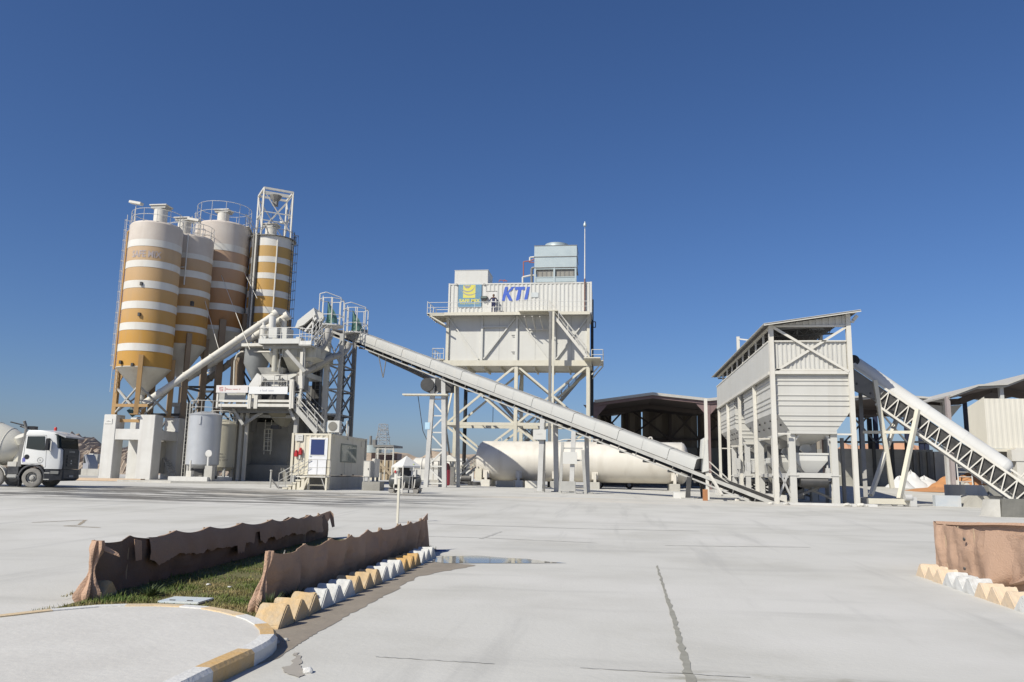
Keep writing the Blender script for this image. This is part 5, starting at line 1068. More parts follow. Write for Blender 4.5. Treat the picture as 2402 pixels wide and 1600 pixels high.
# floor of the lower storey
mb = MB(); mb.box((XL - .15, YK - .05, zL1 - .02), (XR + .2, YB + .1, zL1 + .04)); kp('floor_plate', mb, CREAM)
for y in (YK - .1, YB - .1): mb = MB(); mb.box((XL - .2, y, zL1 - .1), (XR + .2, y + .3, zL0 + .02)); kp('edge_beam', mb, CREAM)
for i in range(9): x = XL + .4 + (XR - XL - .8) * i / 8; mb = MB(); mb.box((x - .07, YK + .2, zL1 - .35), (x + .07, YB - .1, zL1 - .021)); kp('floor_joist', mb, CREAM)
# lower box
mb = MB(); mb.box((XL + .12, YK + .25, zL0 + .03), (XR - .12, YB - .25, zF - .12)); kp('lower_box', mb, PANEL)
for px in (1049, 1130, 1212, 1301, 1380): 
    x = kx(px, 790); mb = MB(); mb.box((x - (.1 if px not in (1049, 1380) else .14), YK + .03, zL0 + .02), (x + (.1 if px not in (1049, 1380) else .14), YK + .24, zF - .14)); kp('frame_post', mb, CREAM if px in (1049, 1380) else PANEL)
for pa, pb_ in (((1053, 746), (1122, 842)), ((1208, 746), (1134, 842)), ((1216, 746), (1288, 842)), ((1377, 746), (1304, 842))):
    mb = MB(); mb.beam(P(*pa, YK + .1), P(*pb_, YK + .1), 0.16, .12); kp('frame_diagonal', mb, PANEL)
mb = MB(); mb.box((kx(1133, 766), YK + .05, P(1150, 768, YK).z), (kx(1190, 766), YK + .2, P(1150, 765, YK).z)); kp('frame_rail', mb, PANEL)
for py in (785, 824): mb = MB(); q = P(1206, py, YK); mb.box((q.x - .3, YK + .18, q.z - .03), (q.x, YK + .24, q.z + .03)); mb.box((q.x - .2, YK + .18, q.z - .2), (q.x, YK + .24, q.z - .15)); kp('hinge_mark', mb, GREY)
for px in (1170, 1255, 1340): x = kx(px, 800); mb = MB(); mb.box((x - .015, YK + .238, zL0 + .1), (x + .015, YK + .252, zF - .2)); kp('panel_seam', mb, GREY)
# upper floor, container
mb = MB(); mb.box((XL - .05, YK - 1.0, zF - .1), (XR + .05, YB + .1, zF)); kp('upper_deck', mb, BONE)
mb = MB(); mb.box((XL - .05, YK - 1.06, zF - .28), (XR + .05, YK - 1.002, zF + .02)); kp('deck_edge_beam', mb, CREAM)
CXL, CXR = kx(1054, 700), kx(1386, 700)
ct = MB(); ct.corr((CXL + .1, YK, zF + .12), (CXR - CXL - .2, 0, 0), (0, 0, zT - zF - .25), 0.42, 0.055, (0, -1, 0)); kp('corrugated_wall', ct, PANEL, smooth=False)
ct = MB(); ct.corr((CXR, YK + .1, zF + .12), (0, 4.0, 0), (0, 0, zT - zF - .25), 0.42, 0.055, (1, 0, 0)); kp('corrugated_wall', ct, PANEL, smooth=False)
ct = MB(); ct.corr((CXL, YK + 4.1, zF + .12), (0, -4.0, 0), (0, 0, zT - zF - .25), 0.42, 0.055, (-1, 0, 0)); kp('corrugated_wall', ct, PANEL, smooth=False)
mb = MB(); mb.box((CXL + .05, YK + .06, zF + .02), (CXR - .05, YK + 4.2, zT - .02)); kp('container_body', mb, PANEL)
for x in (CXL, CXR):
    mb = MB(); mb.box((x - .09, YK - .09, zF + .01), (x + .09, YK + .1, zT + .02)); kp('corner_post', mb, PANEL)
for z in (zT - .14, zF + .0): mb = MB(); mb.box((CXL + .092, YK - .075, z + .01), (CXR - .092, YK + .058, z + .14)); kp('container_rail', mb, PANEL)
# logo board
SBL = mat('faded_blue_board', (0.115, 0.235, 0.355), 0.5, (0.17, 0.29, 0.38), 1.0, 0.6); SYE = mat('faded_yellow_print', (0.62, 0.56, 0.10), 0.5, (0.55, 0.52, 0.22), 1.5, .5); SGR = mat('grey_violet_print', (0.30, 0.30, 0.31), .5)
a = P(1074.5, 720.5, YK - .1); b = P(1130, 667.5, YK - .1); mb = MB(); mb.box((a.x, YK - .13, a.z), (b.x, YK - .085, b.z)); lb = kp('sign_board', mb, SBL, label='blue sign with a yellow square emblem'); yS = YK - .135
a = P(1086, 699, yS); b = P(1115.5, 668.5, yS); mb = MB(); mb.box((a.x, yS, a.z), (b.x, yS + .004, b.z)); kp('sign_emblem', mb, SYE, lb, smooth=False)
cx, cz, RR = a.x + (b.x - a.x) * .34, b.z, (b.x - a.x)
def arc(c, r0, r1, t0, t1, th):
    mb = MB(); n = 18; o = []; i_ = []
    for k in range(n + 1):
        u = k / n; t = math.radians(t0 + (t1 - t0) * u); w = th * math.sin(math.pi * min(1, u * .85 + .08)); r = r0 + (r1 - r0) * u
        o.append(V((c[0] + r * math.cos(t), yS - .004, c[1] + r * math.sin(t)))); i_.append(V((c[0] + (r - w) * math.cos(t), yS - .004, c[1] + (r - w) * math.sin(t))))
    mb.add(o + i_, [(k, k + 1, n + 2 + k, n + 1 + k) for k in range(n)]); return mb
kp('sign_emblem', arc((cx, cz), RR * .28, RR * .28, 180, 360, RR * .27), SGR, lb, smooth=False); kp('sign_emblem', arc((cx + .08, cz - .02), RR * .62, RR * .55, 185, 355, RR * .1), SGR, lb, smooth=False)
kp('sign_emblem', arc((cx + .25, cz - .1), RR * .80, RR * .78, 200, 320, RR * .09), SGR, lb, smooth=False)
a = P(1077, 709.5, yS); kp('sign_lettering', text_mb('SAFE MIX', (a.x, yS, a.z), (1, 0, 0), (0, 0, 1), P(1077, 701.5, yS).z - a.z, width=P(1126, 709, yS).x - a.x, bold=.035, depth=0.004), SYE, lb, smooth=False)
a = P(1079, 714.5, yS); kp('sign_lettering', text_mb('Ready Concrete LLC', (a.x, yS, a.z), (1, 0, 0), (0, 0, 1), P(1077, 710.8, yS).z - a.z, width=P(1125, 709, yS).x - a.x, bold=.02, depth=0.004), SYE, lb, smooth=False)
KB = mat('blue_lettering', (0.055, 0.115, 0.46), 0.5, (0.09, 0.16, 0.5), 3, .5)
for ch, x0_, x1_ in (('K', 1177, 1208), ('T', 1202, 1231.5), ('I', 1229, 1243)):
    a = P(x0_, 705.5 - (x0_ - 1177) * .025, YK - .07); b = P(x0_, 673, YK - .07); w = P(x1_, 700, YK - .07).x - a.x; h = b.z - a.z; s_ = h * .21
    if ch == 'K': polys = [[(0, 0), (.30, 0), (.30 + .0, 1), (0, 1)], [(.30, .42), (.72, 0), (1.06, 0), (.52, .56), (1.0, 1), (.68, 1), (.30, .60)]]
    elif ch == 'T': polys = [[(0, .78), (1.0, .78), (1.0, 1), (0, 1)], [(.34, 0), (.70, 0), (.70, .78), (.34, .78)]]
    else: polys = [[(0, 0), (1, 0), (1, 1), (0, 1)]]
    ww = w - s_
    for pl in polys:
        mb = MB(); mb.prism([(a.x + ww * u + s_ * v, a.y, a.z + h * v) for u, v in pl], (0, .006, 0)); kp('lettering', mb, KB, smooth=False)
# door, floodlights, placards, rails
mb = MB(); a = P(1139, 736, YK - .06); b = P(1166, 684, YK - .06); mb.box((a.x, YK - .075, zF + .02), (b.x, YK - .06, b.z)); dr_ = kp('door', mb, WHITE); mb = MB(); mb.box((a.x, YK - .12, b.z + .02), (b.x, YK - .06, b.z + .07)); kp('door_canopy', mb, GREY, dr_); q = P(1142, 711, YK - .1); mb = MB(); mb.box((q.x, YK - .12, q.z - .1), (q.x + .12, YK - .076, q.z + .08)); kp('door_handle', mb, GREY, dr_)
a = P(1128, 701, YK - .3); b = P(1143, 695, YK - .3); mb = MB(); mb.box((a.x, YK - .4, a.z), (b.x, YK - .1, b.z)); fl_ = kp('floodlight', mb, DARK); mb = MB(); mb.box((a.x + .05, YK - .42, a.z + .03), (b.x - .05, YK - .402, b.z - .03)); kp('lamp_glass', mb, GREENG, fl_); mb = MB(); mb.box((a.x + .12, YK - .35, a.z - .12), (b.x - .12, YK - .12, a.z - .002)); kp('ballast_box', mb, DARK, fl_)
a = P(1246, 697.5, YK - .1); b = P(1263, 686, YK - .1); mb = MB(); mb.box((a.x, YK - .1, a.z), (b.x, YK - .08, b.z)); kp('placard', mb, mat('pale_grey_placard', (.52, .55, .55), .5))
for px in (1071, 1136): q = P(px, 667, YK - .1); mb = MB(); mb.lathe([(.1, -.08), (.1, .08)], q, 14, axis=(0, -1, 0)); kp('bulkhead_lamp', mb, GREY)
q0 = CXL - 1.45
mb = MB(); mb.rail([(XL - 1.8, YK - 1.0, zF), (kx(1285, 737), YK - 1.0, zF)], 1.05, .028, post=2.2); mb.rail([(kx(1310, 737), YK - 1, zF), (XR, YK - 1, zF)], 1.05, .028, post=2.2); kp('walkway_railing', mb, WHITE)
# left balcony
mb = MB(); mb.box((XL - 1.85, YK - 1.0, zF - .1), (XL - .052, YK + 3, zF)); kp('balcony_floor', mb, CREAM)
for i in range(5): y = YK - .9 + i * .9; mb = MB(); mb.beam((XL - 1.8, y, zF - .12), (XL + .05, y, P(1046, 766, YK).z), .12); mb.beam((XL - 1.8, y, zF - .2), (XL, y, zF - .2), .12, .16); kp('balcony_bracket', mb, CREAM)
mb = MB(); mb.rail([(XL - .1, YK + 3, zF), (XL - 1.8, YK + 3, zF), (XL - 1.8, YK - 1, zF)], 1.15, .035, post=1.3); kp('balcony_railing', mb, WHITE)
# lower side platforms
for nm, x0_, x1_, zz in (('left', XL - 1.35, XL - .2, P(1030, 842, YK).z), ('right', XR + .2, XR + 1.3, zL0 + .03)):
    mb = MB(); mb.box((x0_, YK - .1, zz - .08), (x1_, YK + 3.6, zz)); kp('side_platform', mb, CREAM)
    xo = x0_ if nm == 'left' else x1_; xi = x1_ if nm == 'left' else x0_
    mb = MB(); mb.rail([(xi, YK - .05, zz), (xo, YK - .05, zz), (xo, YK + 3.5, zz)], 1.05, .035, post=1.1); kp('platform_railing', mb, WHITE)
    for y in (YK + .1, YK + 3.4): mb = MB(); mb.beam((xo, y, zz - .1), (xi, y, zz - 1.4), .1); kp('platform_bracket', mb, CREAM)
# outside stair
mb = MB(); zs = zF; mb.box((kx(1222, 737), YK - 2.0, zF - .1), (kx(1312, 737), YK - 1.07, zF - .02)); kp('stair_landing', mb, CREAM)
mb = MB(); mb.rail([(kx(1222, 737), YK - 2, zF), (kx(1284, 737), YK - 2, zF)], 1.0, .03); kp('landing_railing', mb, WHITE)
for px in (1232, 1250, 1268): mb = MB(); mb.beam(P(px - 2, 742, YK - 1.9), P(px + 6, 772, YK - .2), .08); kp('landing_hanger', mb, BONE)
mb = MB(); mb.beam(P(1240, 773, YK - .1), P(1290, 773, YK - .1), .14); kp('landing_bearer', mb, BONE)
mb = MB(); mb.stair((XR - .25, YK - 1.5, zL0 + .1), (kx(1292, 740), YK - 1.5, zF - .05), (0, 1, 0), .85, 18, rr=.032, sd=.26); kp('outside_stair', mb, BONE)
mb = MB(); mb.box((XR - .5, YK - 2, zL0 - .05), (XR + 1.1, YK - .1, zL0 + .05)); kp('stair_foot_platform', mb, CREAM)
# tall column beside the stair
for px, w, m in ((1290.5, .26, MIDG), (1297.5, .2, CREAM)):
    q = P(px, 800, YK - 2.2); mb = MB(); mb.box((q.x - w / 2, YK - 2.2, g), (q.x + w / 2, YK - 2.2 + w, P(px, 730, YK - 2.2).z)); kp('stair_column', mb, m)
# zigzag stairs behind
mb = MB(); mb.stair(P(1300, 958, YB + 1.2), P(1385, 858, YB + 1.2), (0, 1, 0), .9, 16, rr=.035, sd=.3); kp('rear_stair', mb, GREY)
mb = MB(); mb.stair(P(1266, 1048, YB + 2.2), P(1168, 938, YB + 2.2), (0, 1, 0), .9, 16, rr=.035, sd=.3); kp('rear_stair', mb, GREY)
mb = MB(); mb.stair(P(1215, 1060, YB + 1.2), P(1300, 958, YB + 1.2), (0, 1, 0), .9, 16, rr=.035, sd=.3); kp('rear_stair', mb, GREY)
mb = MB(); a = P(1070, 1120, YB + .5); mb.stair((a.x, YB + .5, g), (a.x + 3.6, YB + .5, g + 3), (0, 1, 0), .9, 12, rr=.035); kp('rear_stair', mb, BONE)
for px, y0_, y1_, YY, w in ((1090.5, 905, 1118, YB + .6, .4), (1389, 703, 976, YB - .9, .3)):
    q = P(px, 1000 if px < 1200 else 850, YY); mb = MB(); mb.tube((q.x, YY, P(px, y1_, YY).z), (q.x, YY, P(px, y0_, YY).z), w / 2, 14); kp('black_pipe', mb, BLACK)
    if px > 1200: mb = MB(); mb.path([(q.x, YY, P(px, 755, YY).z), (q.x + .35, YY, P(px, 755, YY).z), (q.x + .35, YY, P(px, 768, YY).z), (q.x, YY, P(px, 768, YY).z)], .05, 6); kp('pipe_loop', mb, DARK)
mb = MB(); q = P(1157, 940, YB); mb.tube((q.x, YB, zM), (q.x, YB, P(1157, 938, YB).z), .03, 5); kp('cable', mb, DARK)
# roof: plant box, mast
a = P(1066, 668, YK + .15); b = P(1145, 634, YK + .15); rb = thing('roof_box', 'plain white box standing on the left end of the container roof', 'plant box', (a.x + 1.3, YK + 1.5, zT + .022))
mb = MB(); mb.box((a.x, YK + .15, zT + .022), (b.x, YK + 3.2, b.z)); part('housing', mb, PANEL, rb, bevel=.02); mb = MB(); mb.box((a.x - .03, YK + .12, b.z + .001), (b.x + .03, YK + 3.23, b.z + .05)); part('lid', mb, PANEL, rb)
q = P(1371.5, 731, YK - .2); ms = thing('lightning_mast', 'thin mast with a pale ball tip at the right end of the container', 'mast', (q.x, YK - .2, zF)); z2 = P(1371.5, 537, YK - .2).z
mb = MB(); mb.tube((q.x, YK - .2, zF), (q.x, YK - .2, P(1371, 655, YK).z), .075, 8); part('lower_pole', mb, mat('rusty_pole', (.20, .12, .10), .6), ms); mb = MB(); mb.tube((q.x, YK - .2, P(1371, 655, YK).z), (q.x, YK - .2, z2), .065, 8, .04); part('upper_pole', mb, WHITE, ms)
mb = MB(); zz = P(1371.5, 527, YK).z; mb.lathe([(.02, -.3), (.15, -.22), (.17, -.05), (.08, .12), (.03, .28)], (q.x, YK - .2, zz), 14); mb.tube((q.x, YK - .2, z2), (q.x, YK - .2, zz - .3), .03, 6); part('ball_tip', mb, GALV, ms)
# cooling tower on the roof
a = P(1252.5, 664, YK + .3); b = P(1353, 575, YK + .3); cw_ = thing('cooling_tower', 'pale green-grey sheet metal cooling tower with a round fan cowl on the container roof', 'cooling tower', ((a.x + b.x) / 2, YK + 2, zT + .022))
x0_, x1_ = a.x, b.x; Yc = YK + .3; z = lambda py: P(1300, py, Yc).z; D = 3.3
for nm, ya, yb, i_ in (('upper_casing', 576, 601.5, 0), ('middle_casing', 602.5, 627, .02)):
    mb = MB(); mb.box((x0_ + i_, Yc + i_, z(yb)), (x1_ - i_, Yc + D - i_, z(ya))); part(nm, mb, GALV, cw_)
for y_ in (576, 602, 627.5): mb = MB(); mb.box((x0_ - .03, Yc - .03, z(y_) - .03), (x1_ + .03, Yc + D + .03, z(y_) + .03)); part('casing_rim', mb, MIDG, cw_)
mb = MB(); mb.box((x0_ + .25, Yc + .2, z(650)), (x1_ - .25, Yc + D - .2, z(628))); part('louvre_core', mb, DCONC, cw_)
for px in (1255, 1300, 1350):
    x = P(px, 640, Yc).x; mb = MB(); mb.box((x - .09, Yc, z(662)), (x + .09, Yc + .18, z(628))); part('frame_post', mb, GALV, cw_)
for y_ in (630.5, 650): mb = MB(); mb.box((x0_ + .02, Yc + .02, z(y_) - .04), (x1_ - .02, Yc + .16, z(y_) + .05)); part('frame_rail', mb, GALV, cw_)
mb = MB(); mb.box((x0_ + .05, Yc + .05, z(661)), (x1_ - .05, Yc + D - .05, z(651.5))); part('basin', mb, GALV, cw_)
mb = MB(); c_ = V(((x0_ + x1_) / 2, Yc + D / 2, z(576))); R_ = (P(1333, 570, Yc).x - P(1278, 570, Yc).x) / 2 * 1.05; mb.lathe([(R_, .03), (R_ * .95, .3), (R_ * .97, .5), (R_ * .9, .5), (R_ * .88, .2)], c_, 40, cap=False); part('fan_cowl', mb, GALV, cw_)
mb = MB()
for i in range(6): t = math.pi / 3 * i; d = V((math.cos(t), math.sin(t), 0)); s_ = V((-d.y, d.x, .3)) * .18; mb.add([c_ + V((0, 0, .25)) + d * .15 - s_, c_ + V((0, 0, .25)) + d * R_ * .85 - s_, c_ + V((0, 0, .25)) + d * R_ * .85 + s_, c_ + V((0, 0, .25)) + d * .15 + s_], [(0, 1, 2, 3)])
part('fan_blades', mb, DARK, cw_)
mb = MB()
for i in range(9): mb.box((x0_ + .35 + i * (x1_ - x0_ - .7) / 8 - .05, Yc + .17, z(649)), (x0_ + .35 + i * (x1_ - x0_ - .7) / 8 + .05, Yc + .199, z(631))); 
part('louvre_slats', mb, MIDG, cw_)
pp = thing('roof_pipework', 'red and cream pipes beside the cooling tower on the container roof', 'pipework', (x0_ - .6, YK + 1, zT + .022))
for pts, r, m in (([(1226, 663), (1226, 650), (1245, 646), (1253, 646)], .09, BONE), ([(1228, 648), (1228, 614), (1245, 612), (1253, 608)], .06, mat('red_pipe', (.33, .12, .10), .5)), ([(1243, 612), (1243, 604), (1253, 603)], .09, BONE), ([(1247, 664), (1247, 630), (1253, 628)], .13, MIDG), ([(1241, 615), (1253, 616)], .06, mat('red_pipe', (.3, .1, .1)))):
    mb = MB(); mb.path([P(*p, YK + .9) for p in pts], r, 8); part('pipe', mb, m, pp)
mb = MB(); mb.path([P(1170, 662, YK + 1.5), P(1172, 657, YK + 1.5), P(1190, 659, YK + 1.5)], .04, 5); mb.path([P(1181, 662, YK + 1.5), P(1183, 656, YK + 1.5), P(1188, 661, YK + 1.5)], .04, 5); solo('pipe_fitting', mb, mat('red_pipe', (.3, .1, .1)), 'small reddish pipe fittings on the middle of the container roof', 'pipe fitting', P(1180, 662, YK + 1.5))

# ------------------------------------------------------------------ worker on the walkway
BODY = bpy.data.materials.new('worker_figure'); BODY.use_nodes = True
_n = BODY.node_tree.nodes; _l = BODY.node_tree.links; _b = _n['Principled BSDF']; _b.inputs['Roughness'].default_value = .8
tc = _n.new('ShaderNodeTexCoord'); sp = _n.new('ShaderNodeSeparateXYZ'); _l.new(tc.outputs['Object'], sp.inputs[0]); rp_ = _n.new('ShaderNodeValToRGB'); rp_.color_ramp.interpolation = 'CONSTANT'
_d = _n.new('ShaderNodeMath'); _d.operation = 'DIVIDE'; _d.inputs[1].default_value = 2.0; _l.new(sp.outputs[2], _d.inputs[0]); _l.new(_d.outputs[0], rp_.inputs[0])
NAVY = (.018, .022, .075, 1); BAND = (.42, .45, .50, 1); els = rp_.color_ramp.elements
els[0].position = 0; els[0].color = (.02, .02, .02, 1); els[1].position = .045; els[1].color = NAVY
for p_, c_ in ((.27, BAND), (.295, NAVY), (.575, BAND), (.60, NAVY), (.775, (.16, .09, .06, 1))): e_ = els.new(p_); e_.color = c_
_l.new(rp_.outputs[0], _b.inputs['Base Color'])
SKIN = mat('dark_skin', (.16, .09, .06), .6); HAIR_ = mat('black_hair', (.012, .011, .01), .7)
wq = P(1157, 735.5, YK - .55); H_ = P(1157, 691.5, YK - .55).z - wq.z
pe = thing('person', 'worker in navy overalls with reflective bands, hands on hips, before the container door', 'person', (wq.x, YK - .55, zF)); SCL = H_ / 1.74
def skin_mesh(name, vs, es, m, parent, sub=2):
    me = bpy.data.meshes.new(name); me.from_pydata([v[:3] for v in vs], es, []); o = bpy.data.objects.new(name, me); C.objects.link(o)
    md = o.modifiers.new('Skin', 'SKIN'); md.use_smooth_shade = True
    for i, v in enumerate(vs):
        sv = me.skin_vertices[0].data[i]; sv.radius = (v[3], v[4] if len(v) > 4 else v[3]); sv.use_root = i == 0
    o.modifiers.new('Sub', 'SUBSURF').levels = sub; o.modifiers['Sub'].render_levels = sub
    dg = bpy.context.evaluated_depsgraph_get(); nm = bpy.data.meshes.new_from_object(o.evaluated_get(dg)); nm.name = name; bpy.data.objects.remove(o); bpy.data.meshes.remove(me)
    nm.materials.clear(); nm.materials.append(m); nm.transform(M4.Scale(SCL, 4)); r = bpy.data.objects.new(name, nm); C.objects.link(r); r.parent = parent; return r
vs = [(0, 0, .93, .15, .11), (0, 0, 1.12, .135, .1), (0, .01, 1.30, .165, .11), (0, .01, 1.42, .15, .09), (0, 0, 1.50, .06, .06), (0, -.01, 1.56, .06, .065),
      (-.10, 0, .84, .095), (-.115, -.02, .49, .068), (-.12, .01, .1, .05), (-.13, -.14, .04, .045, .035), (.10, 0, .84, .095), (.115, -.03, .49, .068), (.12, .0, .1, .05), (.13, -.15, .04, .045, .035),
      (-.20, 0, 1.41, .065), (-.36, .08, 1.20, .048), (-.19, -.06, 1.03, .036), (.20, 0, 1.41, .065), (.36, .08, 1.20, .048), (.19, -.06, 1.03, .036)]
es = [(0, 1), (1, 2), (2, 3), (3, 4), (4, 5), (0, 6), (6, 7), (7, 8), (8, 9), (0, 10), (10, 11), (11, 12), (12, 13), (3, 14), (14, 15), (15, 16), (3, 17), (17, 18), (18, 19)]
for sgn, wr in ((-1, 16), (1, 19)):
    px_, py_, pz_ = vs[wr][:3]; base = len(vs); vs.append((px_ + sgn * -.05, py_ - .03, pz_ - .05, .034, .018)); es.append((wr, base))
    for k, (dx, dz, ln) in enumerate(((-.03, .02, .07), (-.035, .0, .08), (-.035, -.02, .075), (-.03, -.04, .06))):
        vs.append((px_ - sgn * .05 + dx * -sgn * -1 * .6, py_ - .06, pz_ - .05 + dz, .009)); vs.append((px_ - sgn * .05 - sgn * ln * .6, py_ - .085, pz_ - .055 + dz, .008)); es += [(base, len(vs) - 2), (len(vs) - 2, len(vs) - 1)]
    vs.append((px_ - sgn * .03, py_ + .03, pz_ - .04, .010)); vs.append((px_ - sgn * .06, py_ + .05, pz_ - .05, .009)); es += [(base, len(vs) - 2), (len(vs) - 2, len(vs) - 1)]
body = skin_mesh('body', vs, es, BODY, pe)
mb = MB(); mb.lathe([(.03, -.125), (.07, -.1), (.092, -.02), (.095, .04), (.07, .1), (.02, .125)], (0, -.01, 1.64), 18); mb.lathe([(.02, -.02), (.012, .03)], (0, -.1, 1.63), 8, axis=(0, -1, 0)); mb.lathe([(.02, -.012), (.03, .012)], (-.095, 0, 1.64), 8, axis=(1, 0, 0)); mb.lathe([(.02, -.012), (.03, .012)], (.095, 0, 1.64), 8, axis=(1, 0, 0))
mb.v = [tuple(SCL * c for c in v) for v in mb.v]; part('head', mb, SKIN, pe, local=True)
mb = MB(); mb.lathe([(.1, -.03), (.104, .05), (.08, .11), (.02, .137)], (0, .008, 1.645), 18); mb.v = [tuple(SCL * c for c in v) for v in mb.v]; part('hair', mb, HAIR_, pe, local=True)
for k, (px, h, w) in enumerate(((1171.5, 9, .28), (1177.5, 7, .22))):
    q = P(px, 735, YK - .5); mb = MB(); mb.lathe([(w * .9, 0), (w, .12), (w * .8, h / 28 * .75), (w * .3, h / 28)], (q.x, YK - .5, zF), 10); solo('sack', mb, mat('grey_sack', (.30, .29, .27), .9), ['taller grey sack on the walkway right beside the worker', 'lower grey sack on the walkway, farther from the worker'][k], 'sack', (q.x, YK - .5, zF), 'sacks on the walkway')

# ================================================================== long horizontal tank
TKC = mat('cream_tank_paint', (0.62, 0.59, 0.53), 0.55, (0.55, 0.51, 0.44), 0.5, 0.55, streak=((.42, .38, .32), 1.2, .4))
A = P(1135, 1080, 74.6); B = P(1600, 1091, 72.6); A.z = P(1135, 1080.5, 74.6).z; B.z = A.z; ax = (B - A).normalized(); LT_ = (B - A).length
r = 45.5 * (A - EYE).dot(_f) / FPX
hk = thing('storage_tank', 'long cream cylindrical tank lying on saddles beneath the conveyor', 'storage tank', ((A.x + B.x) / 2, (A.y + B.y) / 2, gz(-4, 61)))
mb = MB(); prof = [(.05, -.62), (r * .45, -.55), (r * .75, -.4), (r * .93, -.2), (r, 0)] + [(r, LT_ * i / 12) for i in range(1, 13)] + [(r * .93, LT_ + .2), (r * .75, LT_ + .4), (r * .4, LT_ + .55), (.05, LT_ + .6)]
mb.lathe(prof, A, 64, axis=ax); part('shell', mb, TKC, hk, ang=50)
for t in (.0, .25, .5, .75, 1.0): mb = MB(); mb.lathe([(r + .004, LT_ * t - .03), (r + .012, LT_ * t), (r + .004, LT_ * t + .03)], A, 64, axis=ax, cap=False); part('weld_seam', mb, TKC, hk)
for px, w in ((1148, .45), (1226, .4), (1312, .4), (1403, .4), (1580, .45)):
    t = (px - 1135) / 465; c_ = A + ax * (LT_ * t); gg = gz(c_.x, c_.y)
    mb = MB(); mb.box((c_.x - .28, c_.y - r * .9, c_.z - r * .85), (c_.x + .28, c_.y + r * .9, c_.z - r * .5)); mb.box((c_.x - .12, c_.y - r * 1.02, gg + .3), (c_.x + .12, c_.y - r * .75, c_.z - r * .55)); sdl = part('saddle', mb, TKC, hk)
    mb = MB(); mb.box((c_.x - .42, c_.y - r * 1.15, gg - .1), (c_.x + .42, c_.y + r, gg + .6)); part('concrete_block', mb, CONC if px > 1300 else BONE, hk, sdl, bevel=.02)
for t in (.08, .55, .62, .72): q = A + ax * (LT_ * t) + V((0, 0, r)); mb = MB(); mb.path([q + V((-.2, 0, -.02)), q + V((-.18, 0, .25)), q + V((.1, 0, .33)), q + V((.25, 0, .2)), q + V((.25, 0, 0))], .035, 6); part('top_handle', mb, BONE, hk)
q = A + ax * (LT_ * .84) + V((0, 0, r)); mb = MB(); mb.path([q, q + V((0, 0, .35)), q + V((.12, 0, .45)), q + V((.3, 0, .42)), q + V((.32, 0, .28))], .06, 8); part('vent_pipe', mb, BONE, hk)
mb = MB(); mb.path([A + ax * (LT_ * .38) + V((0, 0, r + .02)), A + ax * (LT_ * .42) + V((0, 0, r + .2)), A + ax * (LT_ * .7) + V((0, 0, r + .2))], .05, 6); part('top_pipe', mb, BONE, hk)
q = A + ax * (LT_ * .96); mb = MB(); mb.tube((q.x, q.y - r * .9, gz(q.x, q.y)), (q.x, q.y - r * .9, q.z - r * .3), .05, 6); part('drain_pipe', mb, MIDG, hk)
# pump group at the left end of the tank
q = P(1112, 1138, 73); pg = thing('pump_set', 'dark pump and pale motor at the left end of the long tank', 'pump', q)
mb = MB(); mb.box((q.x - 1.7, q.y - .3, q.z + .1), (q.x + .5, q.y + .6, q.z + .25)); part('skid', mb, DARK, pg); mb = MB(); mb.tube((q.x - 1.2, q.y, q.z + .55), (q.x - .3, q.y, q.z + .55), .28, 14); part('pump_body', mb, DARK, pg)
mb = MB(); mb.box((q.x + .1, q.y - .2, q.z + .4), (q.x + .7, q.y + .4, q.z + 1.5)); part('motor_housing', mb, CREAM, pg); mb = MB(); mb.box((q.x - 2.3, q.y + .2, q.z), (q.x - 1.9, q.y + .5, q.z + 1.6)); part('cabinet', mb, MIDG, pg); mb = MB(); mb.path([(q.x + .4, q.y, q.z + 1.5), (q.x + .4, q.y, q.z + 2.4), (q.x + .7, q.y + .2, q.z + 2.6)], .09, 8); part('riser_pipe', mb, DARK, pg)
mb = MB(); mb.tube((q.x - .3, q.y - .2, q.z), (q.x - .3, q.y - .2, q.z + .35), .25, 12); mb.tube((q.x + .25, q.y - .5, q.z + .02), (q.x + .25, q.y - .5, q.z + .3), .4, 12); part('valve_bodies', mb, DARK, pg)
# ================================================================== site office container
YC = 48.5; XC = P(774, 1060, YC).x; YCB = PX(857, 1070, XC).y
XC0 = P(687, 1060, YC).x; zc0 = P(772, 1116, YC).z; zc1 = P(776, 1017, YC).z; gc = gz(XC, YC)
of = thing('site_office', 'cream shipping container office with a blue glazed door on a concrete base', 'site office', ((XC0 + XC) / 2, YC, gc))
def op(name, mb, m, parent=None, label=None, **k): return part(name, mb, m, of, parent, label, **k)
mb = MB(); mb.box((XC0 + .06, YC + .06, zc0), (XC - .06, YCB - .06, zc1 - .03)); op('body', mb, BEIGE)
mb = MB(); mb.corr((XC0 + .1, YC, zc0 + .12), (XC - XC0 - .2, 0, 0), (0, 0, zc1 - zc0 - .22), .34, .045, (0, -1, 0)); op('corrugated_wall', mb, BEIGE, smooth=False)
mb = MB(); mb.box((XC - .055, YC + .13, zc0 + .12), (XC - .02, YCB - .13, zc1 - .1)); op('side_wall', mb, BEIGE)
for x in (XC0, XC):
    for y in (YC, YCB): mb = MB(); mb.box((x - .09, y - .09, zc0 - .02), (x + .06, y + .09, zc1)); op('corner_post', mb, BEIGE)
for z in (zc0, zc1 - .13): 
    mb = MB(); mb.box((XC0 + .065, YC - .06, z), (XC - .095, YC + .058, z + .12)); op('end_rail', mb, BEIGE)
    mb = MB(); mb.box((XC - .052, YC + .095, z), (XC + .02, YCB - .095, z + .12)); op('side_rail', mb, BEIGE)
for y in (YC, YCB - .15):
    for z in (zc0 + .0, zc1 - .11):
        mb = MB(); mb.box((XC + .062, y + .02, z + .02), (XC + .066, y + .1, z + .09)); op('corner_casting_hole', mb, DARK)
